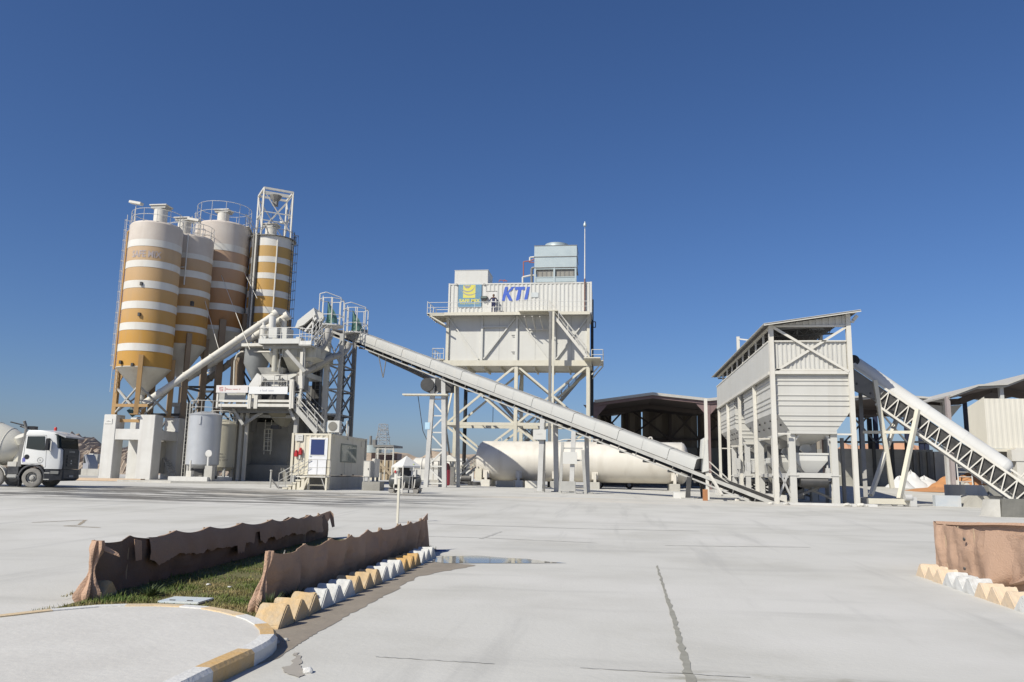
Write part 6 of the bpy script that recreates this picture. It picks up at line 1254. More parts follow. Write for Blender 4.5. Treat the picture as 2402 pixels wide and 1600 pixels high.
for f in (.3, .62): y = YC + (YCB - YC) * f; mb = MB(); mb.box((XC + .022, y, zc0 + .01), (XC + .03, y + .3, zc0 + .11)); op('fork_pocket', mb, DARK)
mb = MB(); mb.box((XC - .018, YC + (YCB - YC) * .4, zc0 + .13), (XC - .012, YC + (YCB - YC) * .4 + .03, zc0 + 1.1)); op('wall_seam', mb, GREY)
# door
dx0, dx1 = P(725, 1060, YC - .07).x, P(768, 1060, YC - .07).x; dz1 = P(746, 1027, YC - .07).z; dz0 = zc0 + .06
mb = MB(); mb.box((dx0, YC - .085, dz0), (dx1, YC - .05, dz1)); dd_ = op('door', mb, mat('white_door', (.70, .70, .71), .35))
mb = MB(); a = P(728, 1067, YC - .1); b = P(762, 1031, YC - .1); mb.box((a.x, YC - .095, a.z), (b.x, YC - .0855, b.z)); op('door_pane', mb, BLUEG, dd_)
for (xa, xb, za, zb) in ((a.x - .05, b.x + .05, b.z, b.z + .05), (a.x - .05, b.x + .05, a.z - .05, a.z)): mb = MB(); mb.box((xa, YC - .102, za), (xb, YC - .0855, zb)); op('glazing_bead', mb, WHITE, dd_)
mb = MB(); mb.box((dx0 + .06, YC - .13, a.z - .1), (dx0 + .18, YC - .0855, a.z - .07)); op('door_handle', mb, GALV, dd_)
# window on the shaded side
ya, yb = PX(799, 1070, XC).y, PX(836, 1070, XC).y; za, zb = PX(815, 1085, XC).z, PX(815, 1042, XC).z
mb = MB(); mb.box((XC - .019, ya, za), (XC + .01, yb, zb)); wn = op('window', mb, mat('green_grey_frame', (.20, .22, .18), .5)); mb = MB()
ym = (ya + yb) / 2
mb.box((XC + .0105, ya + .08, za + .08), (XC + .014, ym - .04, zb - .08)); op('window_pane', mb, GREENG, wn); mb = MB(); mb.box((XC + .0105, ym + .04, za + .08), (XC + .014, yb - .08, zb - .08)); op('window_pane', mb, GREENG, wn)
for f, h in ((.09, .5), (.86, .4)): y = YC + (YCB - YC) * f; mb = MB(); mb.box((XC - .019, y, zc1 - .62), (XC + .012, y + .35, zc1 - .62 + h)); op('vent_cover', mb, BEIGE)
q = P(701, 1029, YC - .1); mb = MB(); a = P(692, 1034, YC - .12); b = P(711, 1019, YC - .12); mb.box((a.x, YC - .12, a.z), (b.x, YC - .09, b.z)); sg = op('notice_board', mb, PANEL); mb = MB(); blur_line(mb, (a.x + .14, YC - .125, (a.z + b.z) / 2 + .04), (1, 0, 0), .3, .05, 8); op('notice_lettering', mb, GREY, sg); mb = MB(); blur_line(mb, (a.x + .17, YC - .125, (a.z + b.z) / 2 - .07), (1, 0, 0), .24, .05, 9); op('notice_lettering', mb, GREY, sg)
for (px, py, w, h) in ((694, 1066, .20, .27), (704, 1061, .2, .3)):
    q = P(px, py, YC - .2); mb = MB(); mb.box((q.x - w / 2, YC - .24, q.z - h / 2), (q.x + w / 2, YC - .06, q.z + h / 2)); mb.lathe([(.09, -.0), (.09, .1), (.03, .14)], (q.x, YC - .15, q.z + h / 2), 12); op('fire_equipment_box', mb, RED, bevel=.02)
q = P(703, 1072, YC - .2); mb = MB(); mb.tube((q.x, YC - .16, q.z - .12), (q.x, YC - .16, q.z + .1), .07, 10); op('fire_extinguisher', mb, PANEL)
# concrete base, landing, stair
mb = MB(); mb.box((P(727, 1130, YC + .5).x, YC + .45, gc - .3), (XC - .12, YCB - .2, zc0 - .03)); op('concrete_base', mb, DCONC)
mb = MB(); mb.prism([(XC - .119, YC + .3, gc - .3), (XC + .02, YC + .25, gc - .3), (XC + .02, YC + .25, zc0 - .06), (XC - .119, YC + .3, zc0 - .06)], (0, YCB - YC - .6, 0)); op('base_block', mb, CONC)
lx0, lx1 = P(690, 1113, YC - .9).x, P(765, 1113, YC - .9).x; lz = zc0 - .04
mb = MB(); mb.box((lx0, YC - 1.0, lz - .07), (lx1, YC - .1, lz)); op('landing', mb, BONE)
for px in (722, 764): q = P(px, 1150, YC - .95); mb = MB(); mb.beam((q.x, YC - .93, gz(q.x, 47)), (q.x, YC - .93, lz - .07), .1); op('landing_post', mb, BEIGE)
q = P(769, 1130, YC - .2); mb = MB(); mb.beam((q.x, YC - .15, gc), (q.x, YC - .15, zc0), .16); op('landing_post', mb, BEIGE)
mb = MB(); mb.beam(P(753, 1118, YC - .9), P(764, 1150, YC - .9), .05); op('landing_strut', mb, GREY)
mb = MB(); mb.rail([(P(722, 1113, YC - .95).x, YC - .96, lz), (lx1, YC - .96, lz)], 1.0, .022, post=.55); mb.rail([(lx1, YC - .96, lz), (lx1, YC - .2, lz)], 1.0, .022); op('railing', mb, GREY)
sa = P(664, 1152, YC - 1.0); sb = V((P(722, 1113, YC - .6).x, YC - .6, lz)); sa = V((sa.x, YC - 1.1, gz(sa.x, YC - 1)))
st = MB(); k = 5
for i in range(k):
    c_ = sa.lerp(sb, (i + .5) / k); w = (sb.x - sa.x) / k
    st.box((c_.x - w * .6, YC - 1.1, c_.z - .05), (c_.x + w * .6, YC - .2, c_.z + .03)); st.box((c_.x - w * .3, YC - 1.05, sa.z), (c_.x + w * .4, YC - .3, c_.z - .051))
op('steps', st, BEIGE, smooth=False)
mb = MB(); mb.prism([P(700, 1149, YC - 1.2), P(712, 1149, YC - 1.2), P(722, 1124, YC - 1.2), P(722, 1119, YC - 1.2)], (0, .06, 0)); op('stair_cheek', mb, BEIGE)
mb = MB(); o = V((0, -.1, 0))
for yy in (YC - 1.15, YC - .15):
    a = V((sa.x - .25, yy, sa.z)); b = V((sb.x, yy, lz)); mb.tube(a + V((0, 0, .95)), b + V((0, 0, 1.0)), .024, 6); mb.tube(a + V((0, 0, .5)), b + V((0, 0, .52)), .018, 6); mb.tube(a, a + V((0, 0, .95)), .024, 6); mb.tube(a.lerp(b, .5), a.lerp(b, .5) + V((0, 0, .97)), .024, 6)
op('stair_handrail', mb, GREY)
mb = MB(); mb.tube((XC - .02, YC + 3, zc1), (XC - .02, YC + 3, zc1 + 1.0), .03, 6); q = PX(817, 1020, XC + .05); mb.tube((q.x, q.y, q.z - .35), (q.x, q.y, PX(818, 1000, XC).z), .045, 6); op('aerial_pole', mb, BONE)
# air conditioner on the roof
a = P(768, 1018, YC + .4); b = P(792, 987, YC + .4)
ac = thing('air_conditioner', 'white outdoor air conditioner unit on the roof corner of the cream office', 'air conditioner', ((a.x + b.x) / 2, YC + .6, zc1))
mb = MB(); mb.box((a.x, YC + .3, zc1 + .08), (b.x + .18, YC + .72, b.z)); part('casing', mb, PANEL, ac, bevel=.02); q = V((a.x + .36, YC + .285, (zc1 + .1 + b.z) / 2))
mb = MB(); mb.lathe([(.27, -.012), (.29, .012), (.05, .014)], q, 28, axis=(0, -1, 0)); part('fan_grille', mb, mat('grille_grey', (.20, .19, .165), .6), ac)
for dx in (.06, .8): mb = MB(); mb.box((a.x + dx, YC + .3, zc1 - .02), (a.x + dx + .08, YC + .72, zc1 + .079)); part('foot', mb, GREY, ac)
# electrical cabinets
for k, (px0, px1, y0_, y1_, Y, lb) in enumerate([(851, 870, 1081, 1120, 49.8, 'pale grey electrical cabinet on legs close beside the office container'), (871, 880, 1076, 1120, 50.4, 'narrow beige electrical cabinet on legs, farther from the office container')]):
    a = P(px0, y1_, Y); b = P(px1, y0_, Y); g_ = gz(a.x, Y); eb = thing('electrical_cabinet', lb, 'electrical cabinet', ((a.x + b.x) / 2, Y + .3, g_), 'cabinets beside the office')
    mb = MB(); mb.box((a.x, Y, a.z), (b.x, Y + 1.1, b.z)); part('casing', mb, GREY if k == 0 else BONE, eb, bevel=.015)
    mb = MB(); mb.box((a.x + .06, Y - .025, a.z + .06), (b.x - .06, Y - .001, b.z - .06)); d_ = part('door', mb, BONE, eb, label='unevenly lit cabinet door'); d_['label'] = 'plain cabinet door with a dark lock'
    mb = MB(); mb.box((b.x - .16, Y - .04, (a.z + b.z) / 2 - .06), (b.x - .11, Y - .026, (a.z + b.z) / 2 + .06)); part('lock', mb, DARK, eb, d_)
    for x in (a.x + .06, b.x - .06):
        for y in (Y + .06, Y + 1.0): mb = MB(); mb.beam((x, y, g_), (x, y, a.z), .07); part('leg', mb, GREY, eb)
q = P(878, 1152, 50); mb = MB(); mb.box((q.x - .7, 49.6, gz(q.x, 50) - .1), (q.x + .45, 50.6, gz(q.x, 50) + .55)); solo('concrete_block', mb, DCONC, 'dark concrete block on the ground below the electrical cabinets', 'concrete block', (q.x, 50, gz(q.x, 50)))
q = P(634, 1140, 50); q.z = gz(q.x, 50); bo = thing('bollard_pipe', 'short grey standpipe left of the office steps', 'standpipe', q); mb = MB(); mb.tube(q, (q.x, q.y, P(634, 1105, 50).z), .06, 8); part('pipe', mb, GREY, bo); mb = MB(); mb.tube((q.x, q.y, P(634, 1105, 50).z), (q.x, q.y, P(634, 1103, 50).z + .03), .09, 8); part('cap', mb, GREY, bo)
pts = [P(636, 1126, 50), P(652, 1141, 49.5), P(662, 1138, 49), P(690, 1138, 48.2)]; mb = MB(); mb.path([V((p.x, p.y, gz(p.x, p.y) + .06 + (.5 if i == 0 else 0))) for i, p in enumerate(pts)], .05, 6); solo('hose', mb, DARK, 'dark hose trailing over the ground by the office steps', 'hose', pts[0])

# ================================================================== sheltered compressor
YQ = 46.3; qc = P(951, 1150, YQ); gq = gz(qc.x, YQ)
ks = thing('canopy', 'small white pyramid canopy on thin posts out in the yard', 'canopy', (qc.x, YQ, gq)); hw = (P(985, 1092, YQ).x - P(918, 1092, YQ).x) / 2
ze, za_ = P(951, 1093, YQ).z, P(951, 1069, YQ).z; cr = [V((qc.x + hw * math.cos(a), YQ + hw * math.sin(a), 0)) for a in (math.radians(-88), math.radians(2), math.radians(92), math.radians(182))]
mb = MB(); top_ = V((qc.x, YQ, za_)); 
for i in range(4):
    a, b = cr[i], cr[(i + 1) % 4]; mb.add([a + V((0, 0, ze)), b + V((0, 0, ze)), top_, a + V((0, 0, ze - .1)), b + V((0, 0, ze - .1))], [(0, 1, 2), (3, 4, 1, 0)])
part('canopy_sheet', mb, mat('canopy_white', (.60, .595, .57), .6), ks, smooth=False)
for i in range(4): mb = MB(); mb.beam(cr[i] + V((0, 0, gq)), cr[i] + V((0, 0, ze - .02)), .06); part('post', mb, BONE, ks)
mb = MB()
for i in range(4): mb.beam(cr[i] + V((0, 0, gq + .95)), cr[(i + 1) % 4] + V((0, 0, gq + .95)), .04); mb.beam(cr[i] + V((0, 0, gq + .22)), cr[(i + 1) % 4] + V((0, 0, gq + .22)), .06)
part('base_frame', mb, BONE, ks)
mb = MB(); mb.beam(cr[1] + V((0, 0, gq + .95)), cr[1].lerp(cr[0], .45) + V((0, 0, gq + 1.05)), .04); mb.beam(cr[1].lerp(cr[0], .45) + V((0, 0, gq + .3)), cr[1].lerp(cr[0], .45) + V((0, 0, gq + 1.05)), .04); part('gate_rail', mb, GREY, ks)
cpz = thing('air_compressor', 'dark drum air compressor on small wheels under the white canopy', 'air compressor', (qc.x - .1, YQ + .1, gq))
mb = MB(); mb.lathe([(.05, -.95), (.3, -.9), (.40, -.75), (.42, 0), (.40, .75), (.3, .9), (.05, .95)], (qc.x - .05, YQ + .05, gq + .68), 28, axis=(1, .15, 0)); part('air_tank', mb, mat('dark_drum', (.06, .065, .065), .35, (.09, .09, .085), 2, .5, dust=.12), cpz)
mb = MB(); mb.box((qc.x - .15, YQ - .2, gq + .98), (qc.x + .35, YQ + .35, gq + 1.6)); part('engine_block', mb, BLACK, cpz, bevel=.04)
mb = MB(); mb.box((qc.x + .38, YQ - .3, gq + .95), (qc.x + .65, YQ + .1, gq + 1.35)); mb.box((qc.x + .3, YQ - .35, gq + 1.3), (qc.x + .55, YQ - .28, gq + 1.5)); part('control_panel', mb, PANEL, cpz); mb = MB(); mb.box((qc.x + .22, YQ - .25, gq + 1.5), (qc.x + .52, YQ - .1, gq + 1.68)); part('warning_plate', mb, mat('lime_plate', (.40, .50, .04), .5), cpz); 
mb = MB(); mb.tube((qc.x - .45, YQ - .35, gq + .5), (qc.x - .45, YQ - .35, gq + 1.25), .15, 12); mb.lathe([(.2, 0), (.17, .2), (.02, .28)], (qc.x - .45, YQ - .35, gq + 1.25), 12); part('filter_bottle', mb, BONE, cpz); mb = MB(); mb.box((qc.x - .55, YQ - .55, gq + 1.15), (qc.x - .45, YQ - .52, gq + 1.3)); part('red_tag', mb, RED, cpz)
for dx in (-.75, .7):
    for dy in (-.35, .4): mb = MB(); mb.lathe([(.06, -.05), (.16, -.05), (.16, .05), (.06, .05)], (qc.x + dx, YQ + dy, gq + .16), 16, axis=(0, 1, 0)); part('wheel', mb, TYRE, cpz)
mb = MB(); mb.box((qc.x - .9, YQ - .4, gq + .24), (qc.x + .9, YQ + .45, gq + .3)); part('skid', mb, MIDG, cpz)
for k in range(5): mb = MB(); mb.tube((qc.x - .6 + k * .3, YQ - .38, gq + .3), (qc.x - .55 + k * .3, YQ - .38, gq + .3 + (.5, .9, .4, .7, .5)[k]), .035, 6); part('pipe', mb, GREY if k % 2 else BONE, cpz)

# ================================================================== concrete mixer lorry (own frame: x forward, y to its left)
fw = G(72, 1140.5); RZ = math.radians(13)
TX, TY = P(72, 1117, 40.2).x - .08, 41.2
tg = gz(TX, TY) - .02
tk = thing('mixer_truck', 'white concrete mixer lorry with a cream drum, cut by the left picture edge', 'mixer lorry', (TX, TY, tg), None, RZ)
def tp(name, mb, m, parent=None, label=None, **k): return part(name, mb, m, tk, parent, label, local=True, **k)
TW = mat('lorry_white', (.66, .66, .64), .3, (.55, .54, .50), 1.2, .3, spec=.5); TD = mat('lorry_dark_plastic', (.035, .036, .04), .5, (.10, .10, .10), 3, .6, dust=.3); RIM = mat('dusty_rim', (.42, .405, .37), .6, (.28, .27, .25), 8, .5); TC = mat('mixer_cream', (.62, .60, .53), .45, (.50, .47, .39), .8, .4, spec=.45)
YN = -1.25    # near side (towards the camera)
def wheel(x, y, out):
    w = MB(); w.lathe([(.30, -.17), (.44, -.18), (.50, -.15), (.525, -.08), (.525, .08), (.50, .15), (.44, .18), (.30, .17)], (x, y, .525), 40, axis=(0, 1, 0), cap=False); t_ = tp('wheel', w, TYRE, label=None)
    r = MB(); o = out; r.lathe([(.31, -.14), (.30, .08), (.26, .09), (.235, .02), (.19, .0), (.17, .06), (.12, .09), (.11, .15), (.02, .17)], (x, y, .525), 32, axis=(0, o, 0)); rm = tp('rim', r, RIM, t_)
    for k in range(10):
        a = 6.283 * k / 10; b = MB(); c0 = V((x + .205 * math.cos(a), y, .525 + .205 * math.sin(a))); b.tube(c0 + V((0, o * .0, 0)), c0 + V((0, o * .05, 0)), .018, 6); tp('wheel_nut', b, MIDG, t_)
for x in (0, -1.94, -4.9, -6.3):
    for y, o in ((-1.05, -1), (1.05, 1)): wheel(x, y, o)
# chassis
c = MB(); c.box((-7.6, -.45, .78), (1.0, -.35, 1.05)); tp('chassis_rail', c, TD); c = MB(); c.box((-7.6, .35, .78), (1.0, .45, 1.05)); tp('chassis_rail', c, TD)
# cab shell: side outline with wheel cut, lofted across
prof = [(-.62, 1.22), (-.66, 1.4), (-.60, 2.2), (-.52, 2.95), (-.40, 3.06), (.3, 3.07), (.95, 2.98), (1.12, 2.86), (1.24, 2.15), (1.36, 2.02), (1.40, 1.35), (1.38, 1.0), (.62, 1.0), (.50, 1.22)]
def inset_y(k): return k
cab = MB(); rings = []
for y, e in ((-1.25, .09), (-1.21, .02), (-1.0, 0), (0, -.05), (1.0, 0), (1.21, .02), (1.25, .09)):
    rings.append([V((x - (e if x > .9 else -e if x < -.45 else 0), y, z - (e if z > 2.8 else 0))) for x, z in prof])
cab.loft(rings); body_ = tp('cab', cab, TW, ang=40)
# black front mask: windscreen, grille
g_ = MB(); g_.prism([(1.20, -1.08, 2.10), (1.20, 1.08, 2.10), (1.06, 1.06, 2.86), (1.06, -1.06, 2.86)], (.125, 0, .0)); tp('windscreen', g_, GLASS)
g_ = MB(); g_.prism([(1.38, -.92, 1.0), (1.38, .92, 1.0), (1.36, .95, 2.0), (1.27, .98, 2.11), (1.27, -.98, 2.11), (1.36, -.95, 2.0)], (.07, 0, 0)); gr = tp('grille', g_, BLACK)
for k in range(4): g_ = MB(); g_.box((1.452, -.58, 1.16 + k * .17), (1.475, .58, 1.25 + k * .17)); tp('grille_slat', g_, TD, gr)
tx = text_mb('SCANIA', (1.436, -.36, 1.90), (0, 1, 0), (0, 0, 1), .10, width=.72, depth=.002, bold=.02); tp('front_lettering', tx, mat('chrome_letters', (.5, .5, .5), .3, metal=.6), gr, smooth=False)
# corner wind deflector pillars, sun visor
for y in (-1.17, 1.17):
    d_ = MB(); d_.prism([(1.0, y - .07, 2.1), (1.26, y - .07, 2.1), (1.12, y - .07, 2.86), (.72, y - .07, 2.86), (.62, y - .07, 2.6)], (0, .14, 0)); tp('corner_glass', d_, GLASS)
v_ = MB(); v_.prism([(1.02, -1.18, 2.95), (1.5, -1.14, 2.76), (1.5, -1.14, 2.68), (1.10, -1.18, 2.84)], (0, 2.3, 0)); tp('sun_visor', v_, mat('visor_grey', (.45, .45, .45), .4))
for s_, yy in ((-1, -1.25), (1, 1.25)):
    d_ = MB(); d_.prism([(-.42, yy + s_ * .006, 2.08), (-.40, yy + s_ * .006, 2.72), (.48, yy + s_ * .006, 2.74), (.55, yy + s_ * .006, 1.98), (.2, yy + s_ * .006, 2.0)], (0, s_ * .012, 0)); dw = tp('side_window', d_, GLASS)
    d_ = MB(); o = [(-.52, 1.3), (-.50, 2.78), (.55, 2.80), (.62, 1.9), (.66, 1.1), (.52, 1.1), (.36, 1.28)]
    for a, b in zip(o, o[1:] + o[:1]): d_.beam((a[0], yy + s_ * .004, a[1]), (b[0], yy + s_ * .004, b[1]), .018, .012)
    ds = tp('door_seam', d_, GREY)
    h_ = MB(); h_.lathe([(.02, 0), (.13, .012), (.02, .02)], (-.34, yy, 1.62), 16, axis=(0, s_, 0)); tp('door_handle', h_, BLACK, ds)
    m_ = MB(); m_.box((.68, yy + s_ * .12, 1.98), (.86, yy + s_ * .34, 2.62)); m_.beam((.75, yy, 2.62), (.75, yy + s_ * .25, 2.6), .05); m_.beam((.75, yy, 2.02), (.75, yy + s_ * .25, 2.04), .05); tp('mirror', m_, BLACK, bevel=.03)
    # mudguard arch
    a_ = MB(); ring = []
    for k in range(13):
        t = math.radians(-8 + 196 * k / 12); ring.append([V((.70 * math.cos(t), yy + s_ * -.42, .52 + .72 * math.sin(t))), V((.70 * math.cos(t), yy + s_ * .02, .52 + .72 * math.sin(t))), V((.62 * math.cos(t), yy + s_ * .03, .52 + .63 * math.sin(t))), V((.62 * math.cos(t), yy + s_ * -.42, .52 + .63 * math.sin(t)))])
    a_.loft(ring); tp('mudguard', a_, TD)
    # headlight corner and steps
    l_ = MB(); l_.prism([(.66, yy, 1.0), (1.36, yy, .98), (1.42, yy - s_ * .3, .98), (1.42, yy - s_ * .3, .42), (1.30, yy, .42), (.66, yy, .36)], (0, -s_ * .06, 0)); tp('bumper_corner', l_, TD)
    l_ = MB(); l_.box((.95, yy - s_ * .02, .74), (1.36, yy + s_ * .015, .90)); tp('headlight', l_, mat('headlamp_glass', (.18, .18, .17), .15, spec=.8))
    for z in (.42, .76): st_ = MB(); st_.box((.64, yy - s_ * .1, z), (.92, yy + s_ * .03, z + .05)); tp('cab_step', st_, GREY)
bmp = MB(); bmp.prism([(1.40, -.98, .98), (1.46, -.9, .98), (1.50, -.85, .5), (1.36, -.95, .36)], (0, 1.9, 0)); tp('bumper', bmp, TD); q_ = MB(); q_.box((1.505, -.26, .56), (1.515, .26, .68)); tp('number_plate', q_, GREY)
em = MB(); em.lathe([(.155, .004), (.155, .010), (.125, .010), (.125, .004)], (.36, -1.252, 1.46), 28, axis=(0, -1, 0), cap=False); em.lathe([(.02, .003), (.05, .008)], (.36, -1.252, 1.46), 10, axis=(0, -1, 0)); tp('door_emblem', em, GREY)
em = MB(); em.prism([(-.56, -1.252, 1.36), (-.40, -1.252, 1.36), (-.40, -1.252, 1.54), (-.48, -1.252, 1.6), (-.56, -1.252, 1.54)], (0, -.006, 0)); tp('door_sticker', em, mat('violet_sticker', (.13, .13, .42), .5))
# roof gear
b_ = MB(); b_.lathe([(.075, 0), (.075, .2), (.05, .24)], (.38, .1, 3.06), 14); tp('beacon', b_, mat('red_beacon', (.55, .05, .04), .3))
b_ = MB(); b_.tube((-.78, -.9, 1.2), (-.70, -.9, 3.2), .075, 10); b_.tube((-.70, -.9, 3.2), (-.80, -1.0, 3.55), .075, 10); tp('exhaust_stack', b_, MIDG)
b_ = MB(); b_.box((-.62, -.9, 3.10), (-.28, -.5, 3.28)); tp('air_horn_box', b_, BLACK)
b_ = MB(); b_.box((-.85, -1.1, 1.1), (-.66, 1.1, 2.3)); tp('rear_gear_rack', b_, MIDG)
b_ = MB(); b_.box((-1.25, -1.2, .72), (-.72, -.5, 1.1)); tp('battery_box', b_, TD); b_ = MB(); b_.box((-1.3, -1.22, .48), (-.75, -.6, .70)); tp('fuel_tank', b_, GREY, bevel=.05)
b_ = MB(); b_.prism([(-.62, -1.28, .05), (-.60, -1.28, .5), (-.60, -.9, .5), (-.62, -.9, .05)], (.02, 0, 0)); tp('mud_flap', b_, TD)
# drum
ax_ = V((-1, 0, .16)).normalized(); p0 = V((-.95, 0, 2.02)); dr = MB(); dr.lathe([(.05, -.05), (.45, 0), (.52, .12), (.75, .35), (1.02, .95), (1.20, 1.7), (1.27, 2.6), (1.26, 3.5), (1.05, 4.4), (.75, 5.2), (.55, 5.7), (.5, 5.75)], p0, 56, axis=ax_); dm = tp('drum', dr, TC, ang=30)
for z_ in (.95, 1.7): dr = MB(); k0 = {.95: 1.02, 1.7: 1.20}[z_]; dr.lathe([(k0 + .0, z_ - .03), (k0 + .02, z_), (k0, z_ + .03)], p0, 56, axis=ax_, cap=False); tp('drum_seam', dr, TC, dm)
b_ = MB(); b_.prism([(-1.5, -.55, 1.06), (-.75, -.55, 1.06), (-.80, -.55, 2.1), (-1.05, -.55, 2.2)], (0, 1.1, 0)); tp('drum_pedestal', b_, TC); b_ = MB(); b_.tube((-.95, -.3, 2.0), (-.6, -.3, 1.95), .28, 16); tp('drum_gearbox', b_, BONE)
b_ = MB(); b_.box((-1.0, -.75, 1.3), (-.72, -.35, 1.75)); b_.box((-1.4, -1.0, 1.1), (-.95, -.6, 1.35)); tp('hydraulic_unit', b_, BONE)
b_ = MB(); b_.tube((-.92, -.55, 2.4), (-1.02, -.75, 2.75), .30, 20, .30); tp('water_tank', b_, TC); 
b_ = MB(); b_.path([(-.75, .0, 3.1), (-1.1, -.4, 3.35), (-1.7, -.6, 3.5)], .04, 6); b_.path([(-.8, -.6, 3.0), (-.95, -.5, 3.2), (-1.3, -.3, 3.3)], .05, 6); tp('water_hose', b_, DARK)
b_ = MB(); b_.prism([(-7.4, -1.1, 1.2), (-6.6, -1.1, 1.2), (-6.9, -1.1, 2.9), (-7.2, -1.1, 2.9)], (0, 2.2, 0)); tp('rear_pedestal', b_, TC)
a_ = MB(); ring = []
for k in range(11):
    t = math.radians(10 + 160 * k / 10); ring.append([V((-1.94 + .64 * math.cos(t), -1.27, .52 + .66 * math.sin(t))), V((-1.94 + .64 * math.cos(t), -.8, .52 + .66 * math.sin(t))), V((-1.94 + .60 * math.cos(t), -.8, .52 + .61 * math.sin(t))), V((-1.94 + .60 * math.cos(t), -1.27, .52 + .61 * math.sin(t)))])
a_.loft(ring); tp('mudguard', a_, BONE)

# ================================================================== far background on the left and in the middle
SAND = mat('desert_sand', (.42, .33, .24), .95, (.33, .26, .19), .3, .6, bump=.3, bscale=3); RUB = mat('rubble', (.44, .36, .28), .95, (.26, .21, .165), .9, .9, bump=.8, bscale=2.5)
def ridge(name, pts, Y, depth, m, seed, amp, n=90, fine=1.0, kind='structure'):
    """mound whose skyline passes the sighted points"""
    mb = MB(); xs = [p[0] for p in pts]; rows = []; K = 12
    for i in range(n + 1):
        px = xs[0] + (xs[-1] - xs[0]) * i / n
        for (a, b) in zip(pts[:-1], pts[1:]):
            if a[0] <= px <= b[0]: u = (px - a[0]) / (b[0] - a[0]); py = a[1] + (b[1] - a[1]) * (u * u * (3 - 2 * u)); break
        t = P(px, py, Y); base = gz(t.x, Y) - .5; row = []
        for j in range(K + 1):
            v = j / K; y = Y - depth * (1 - v) if v < 1 else Y; s_ = math.sin(v * math.pi / 2) ** .8
            z = base + (t.z - base) * s_ + amp * mnoise.noise(V((t.x * fine, y * fine, seed))) * (1 - .3 * v) + amp * .6 * mnoise.noise(V((t.x * fine * 3, y * fine * 3, seed)))
            xx = t.x * (y / Y if False else 1); row.append(V((xx, y, z if j else base)))
        row += [V((t.x, Y + depth, base))]; rows.append(row)
    mb.loft(rows, cap=False, closed=False); return struct(name, mb, m, smooth=False) if kind == 'structure' else mb
ridge('hill', [(-200, 1030), (0, 1022), (120, 1024), (185, 1022), (215, 1030), (240, 1048), (300, 1062), (340, 1052), (430, 1060), (520, 1062), (548, 1080), (566, 1104), (600, 1110)], 130, 14, RUB, 2.0, 1.5, 420, .9)
ridge('hill', [(560, 1104), (700, 1092), (850, 1062), (940, 1064), (985, 1078), (1010, 1072), (1040, 1060), (1070, 1066), (1110, 1066), (1160, 1085), (1300, 1100)], 210, 40, SAND, 5.0, 1.2, 80, .12)
ridge('hill', [(1900, 1070), (2000, 1048), (2040, 1040), (2075, 1048), (2110, 1040), (2130, 1052), (2170, 1075)], 125, 15, mat('red_sand', (.50, .27, .16), .95, (.40, .24, .16), .4, .6, bump=.4), 7.0, 1.0, 60, .3)
# long white tank and low white wall
a = P(975, 1095, 118); b = P(1095, 1095, 118); r = (P(1000, 1074, 118).z - P(1000, 1112, 118).z) / 2
wt = thing('storage_tank', 'white horizontal tank far behind the canopy, rising above a low white wall', 'storage tank', (a.x, 92, gz(a.x, 118))); mb = MB(); a.z = b.z = P(1000, 1093, 118).z
axx = (b - a).normalized(); L = (b - a).length; mb.lathe([(.05, -.5), (r * .7, -.35), (r, 0), (r, L), (r * .7, L + .3), (.05, L + .4)], a, 40, axis=axx); part('shell', mb, BONE, wt)
for t in (.15, .6): mb = MB(); q = a + axx * L * t; mb.path([q + V((0, -r * math.cos(u) * 1.02, r * math.sin(u) * 1.02)) for u in [math.radians(-20 + 11 * k) for k in range(12)]], .06, 5); part('strap', mb, GREY, wt)
mb = MB(); a2 = P(900, 1126, 115); b2 = P(1110, 1128, 115); mb.box((a2.x, 115, gz(a2.x, 115) - .3), (b2.x, 115.4, P(1000, 1101, 115).z)); solo('boundary_wall', mb, PANEL, 'low white wall far behind the canopy, below the white tank', 'wall', (a2.x, 115, 0))
# umbrella-like shelter, red tank behind the trestle
q = P(1024, 1128, 74); g_ = gz(q.x, 74); um = thing('sunshade', 'pale thatched sunshade with four thin posts behind the conveyor trestle', 'sunshade', (q.x + .7, 74, g_))
x0_, x1_ = P(1008, 1082, 74).x, P(1080, 1082, 74).x; z0_ = P(1040, 1082, 74).z; z1_ = P(1040, 1067, 74).z
mb = MB(); mb.loft([[V((x0_, 73, z0_)), V((x1_, 73, z0_)), V((x1_, 76, z0_)), V((x0_, 76, z0_))], [V((x0_ + 1.1, 74.4, z1_)), V((x1_ - 1.1, 74.4, z1_)), V((x1_ - 1.1, 74.6, z1_)), V((x0_ + 1.1, 74.6, z1_))]]); part('roof', mb, BONE, um, smooth=False)
for x in (x0_ + .5, x1_ - .4):
    for y in (73.3, 75.7): mb = MB(); mb.tube((x, y, g_), (x, y, z0_), .06, 6); part('post', mb, BONE, um)
mb = MB(); mb.box((x0_ - .2, 73.2, g_), (x0_ + 1.2, 74, g_ + .45)); part('bench', mb, CONC, um)
q = P(1043, 1134, 71); g_ = gz(q.x, 71); rt = thing('red_vessel', 'upright red vessel with a dark rounded top, half hidden behind the trestle legs', 'vessel', (q.x, 71, g_)); r = .46; zt_ = P(1043, 1085, 71).z; zmid = P(1043, 1102, 71).z
mb = MB(); mb.lathe([(r * .8, g_), (r, g_ + .1), (r, zmid)], (q.x, 71, 0), 24); part('body', mb, mat('pinkish_red_paint', (.46, .06, .085), .5), rt); mb = MB(); mb.lathe([(r + .01, zmid + .001), (r + .01, zt_ - .4), (r * .8, zt_ - .12), (r * .3, zt_)], (q.x, 71, 0), 24); part('cap', mb, mat('maroon_paint', (.10, .03, .03), .5), rt)
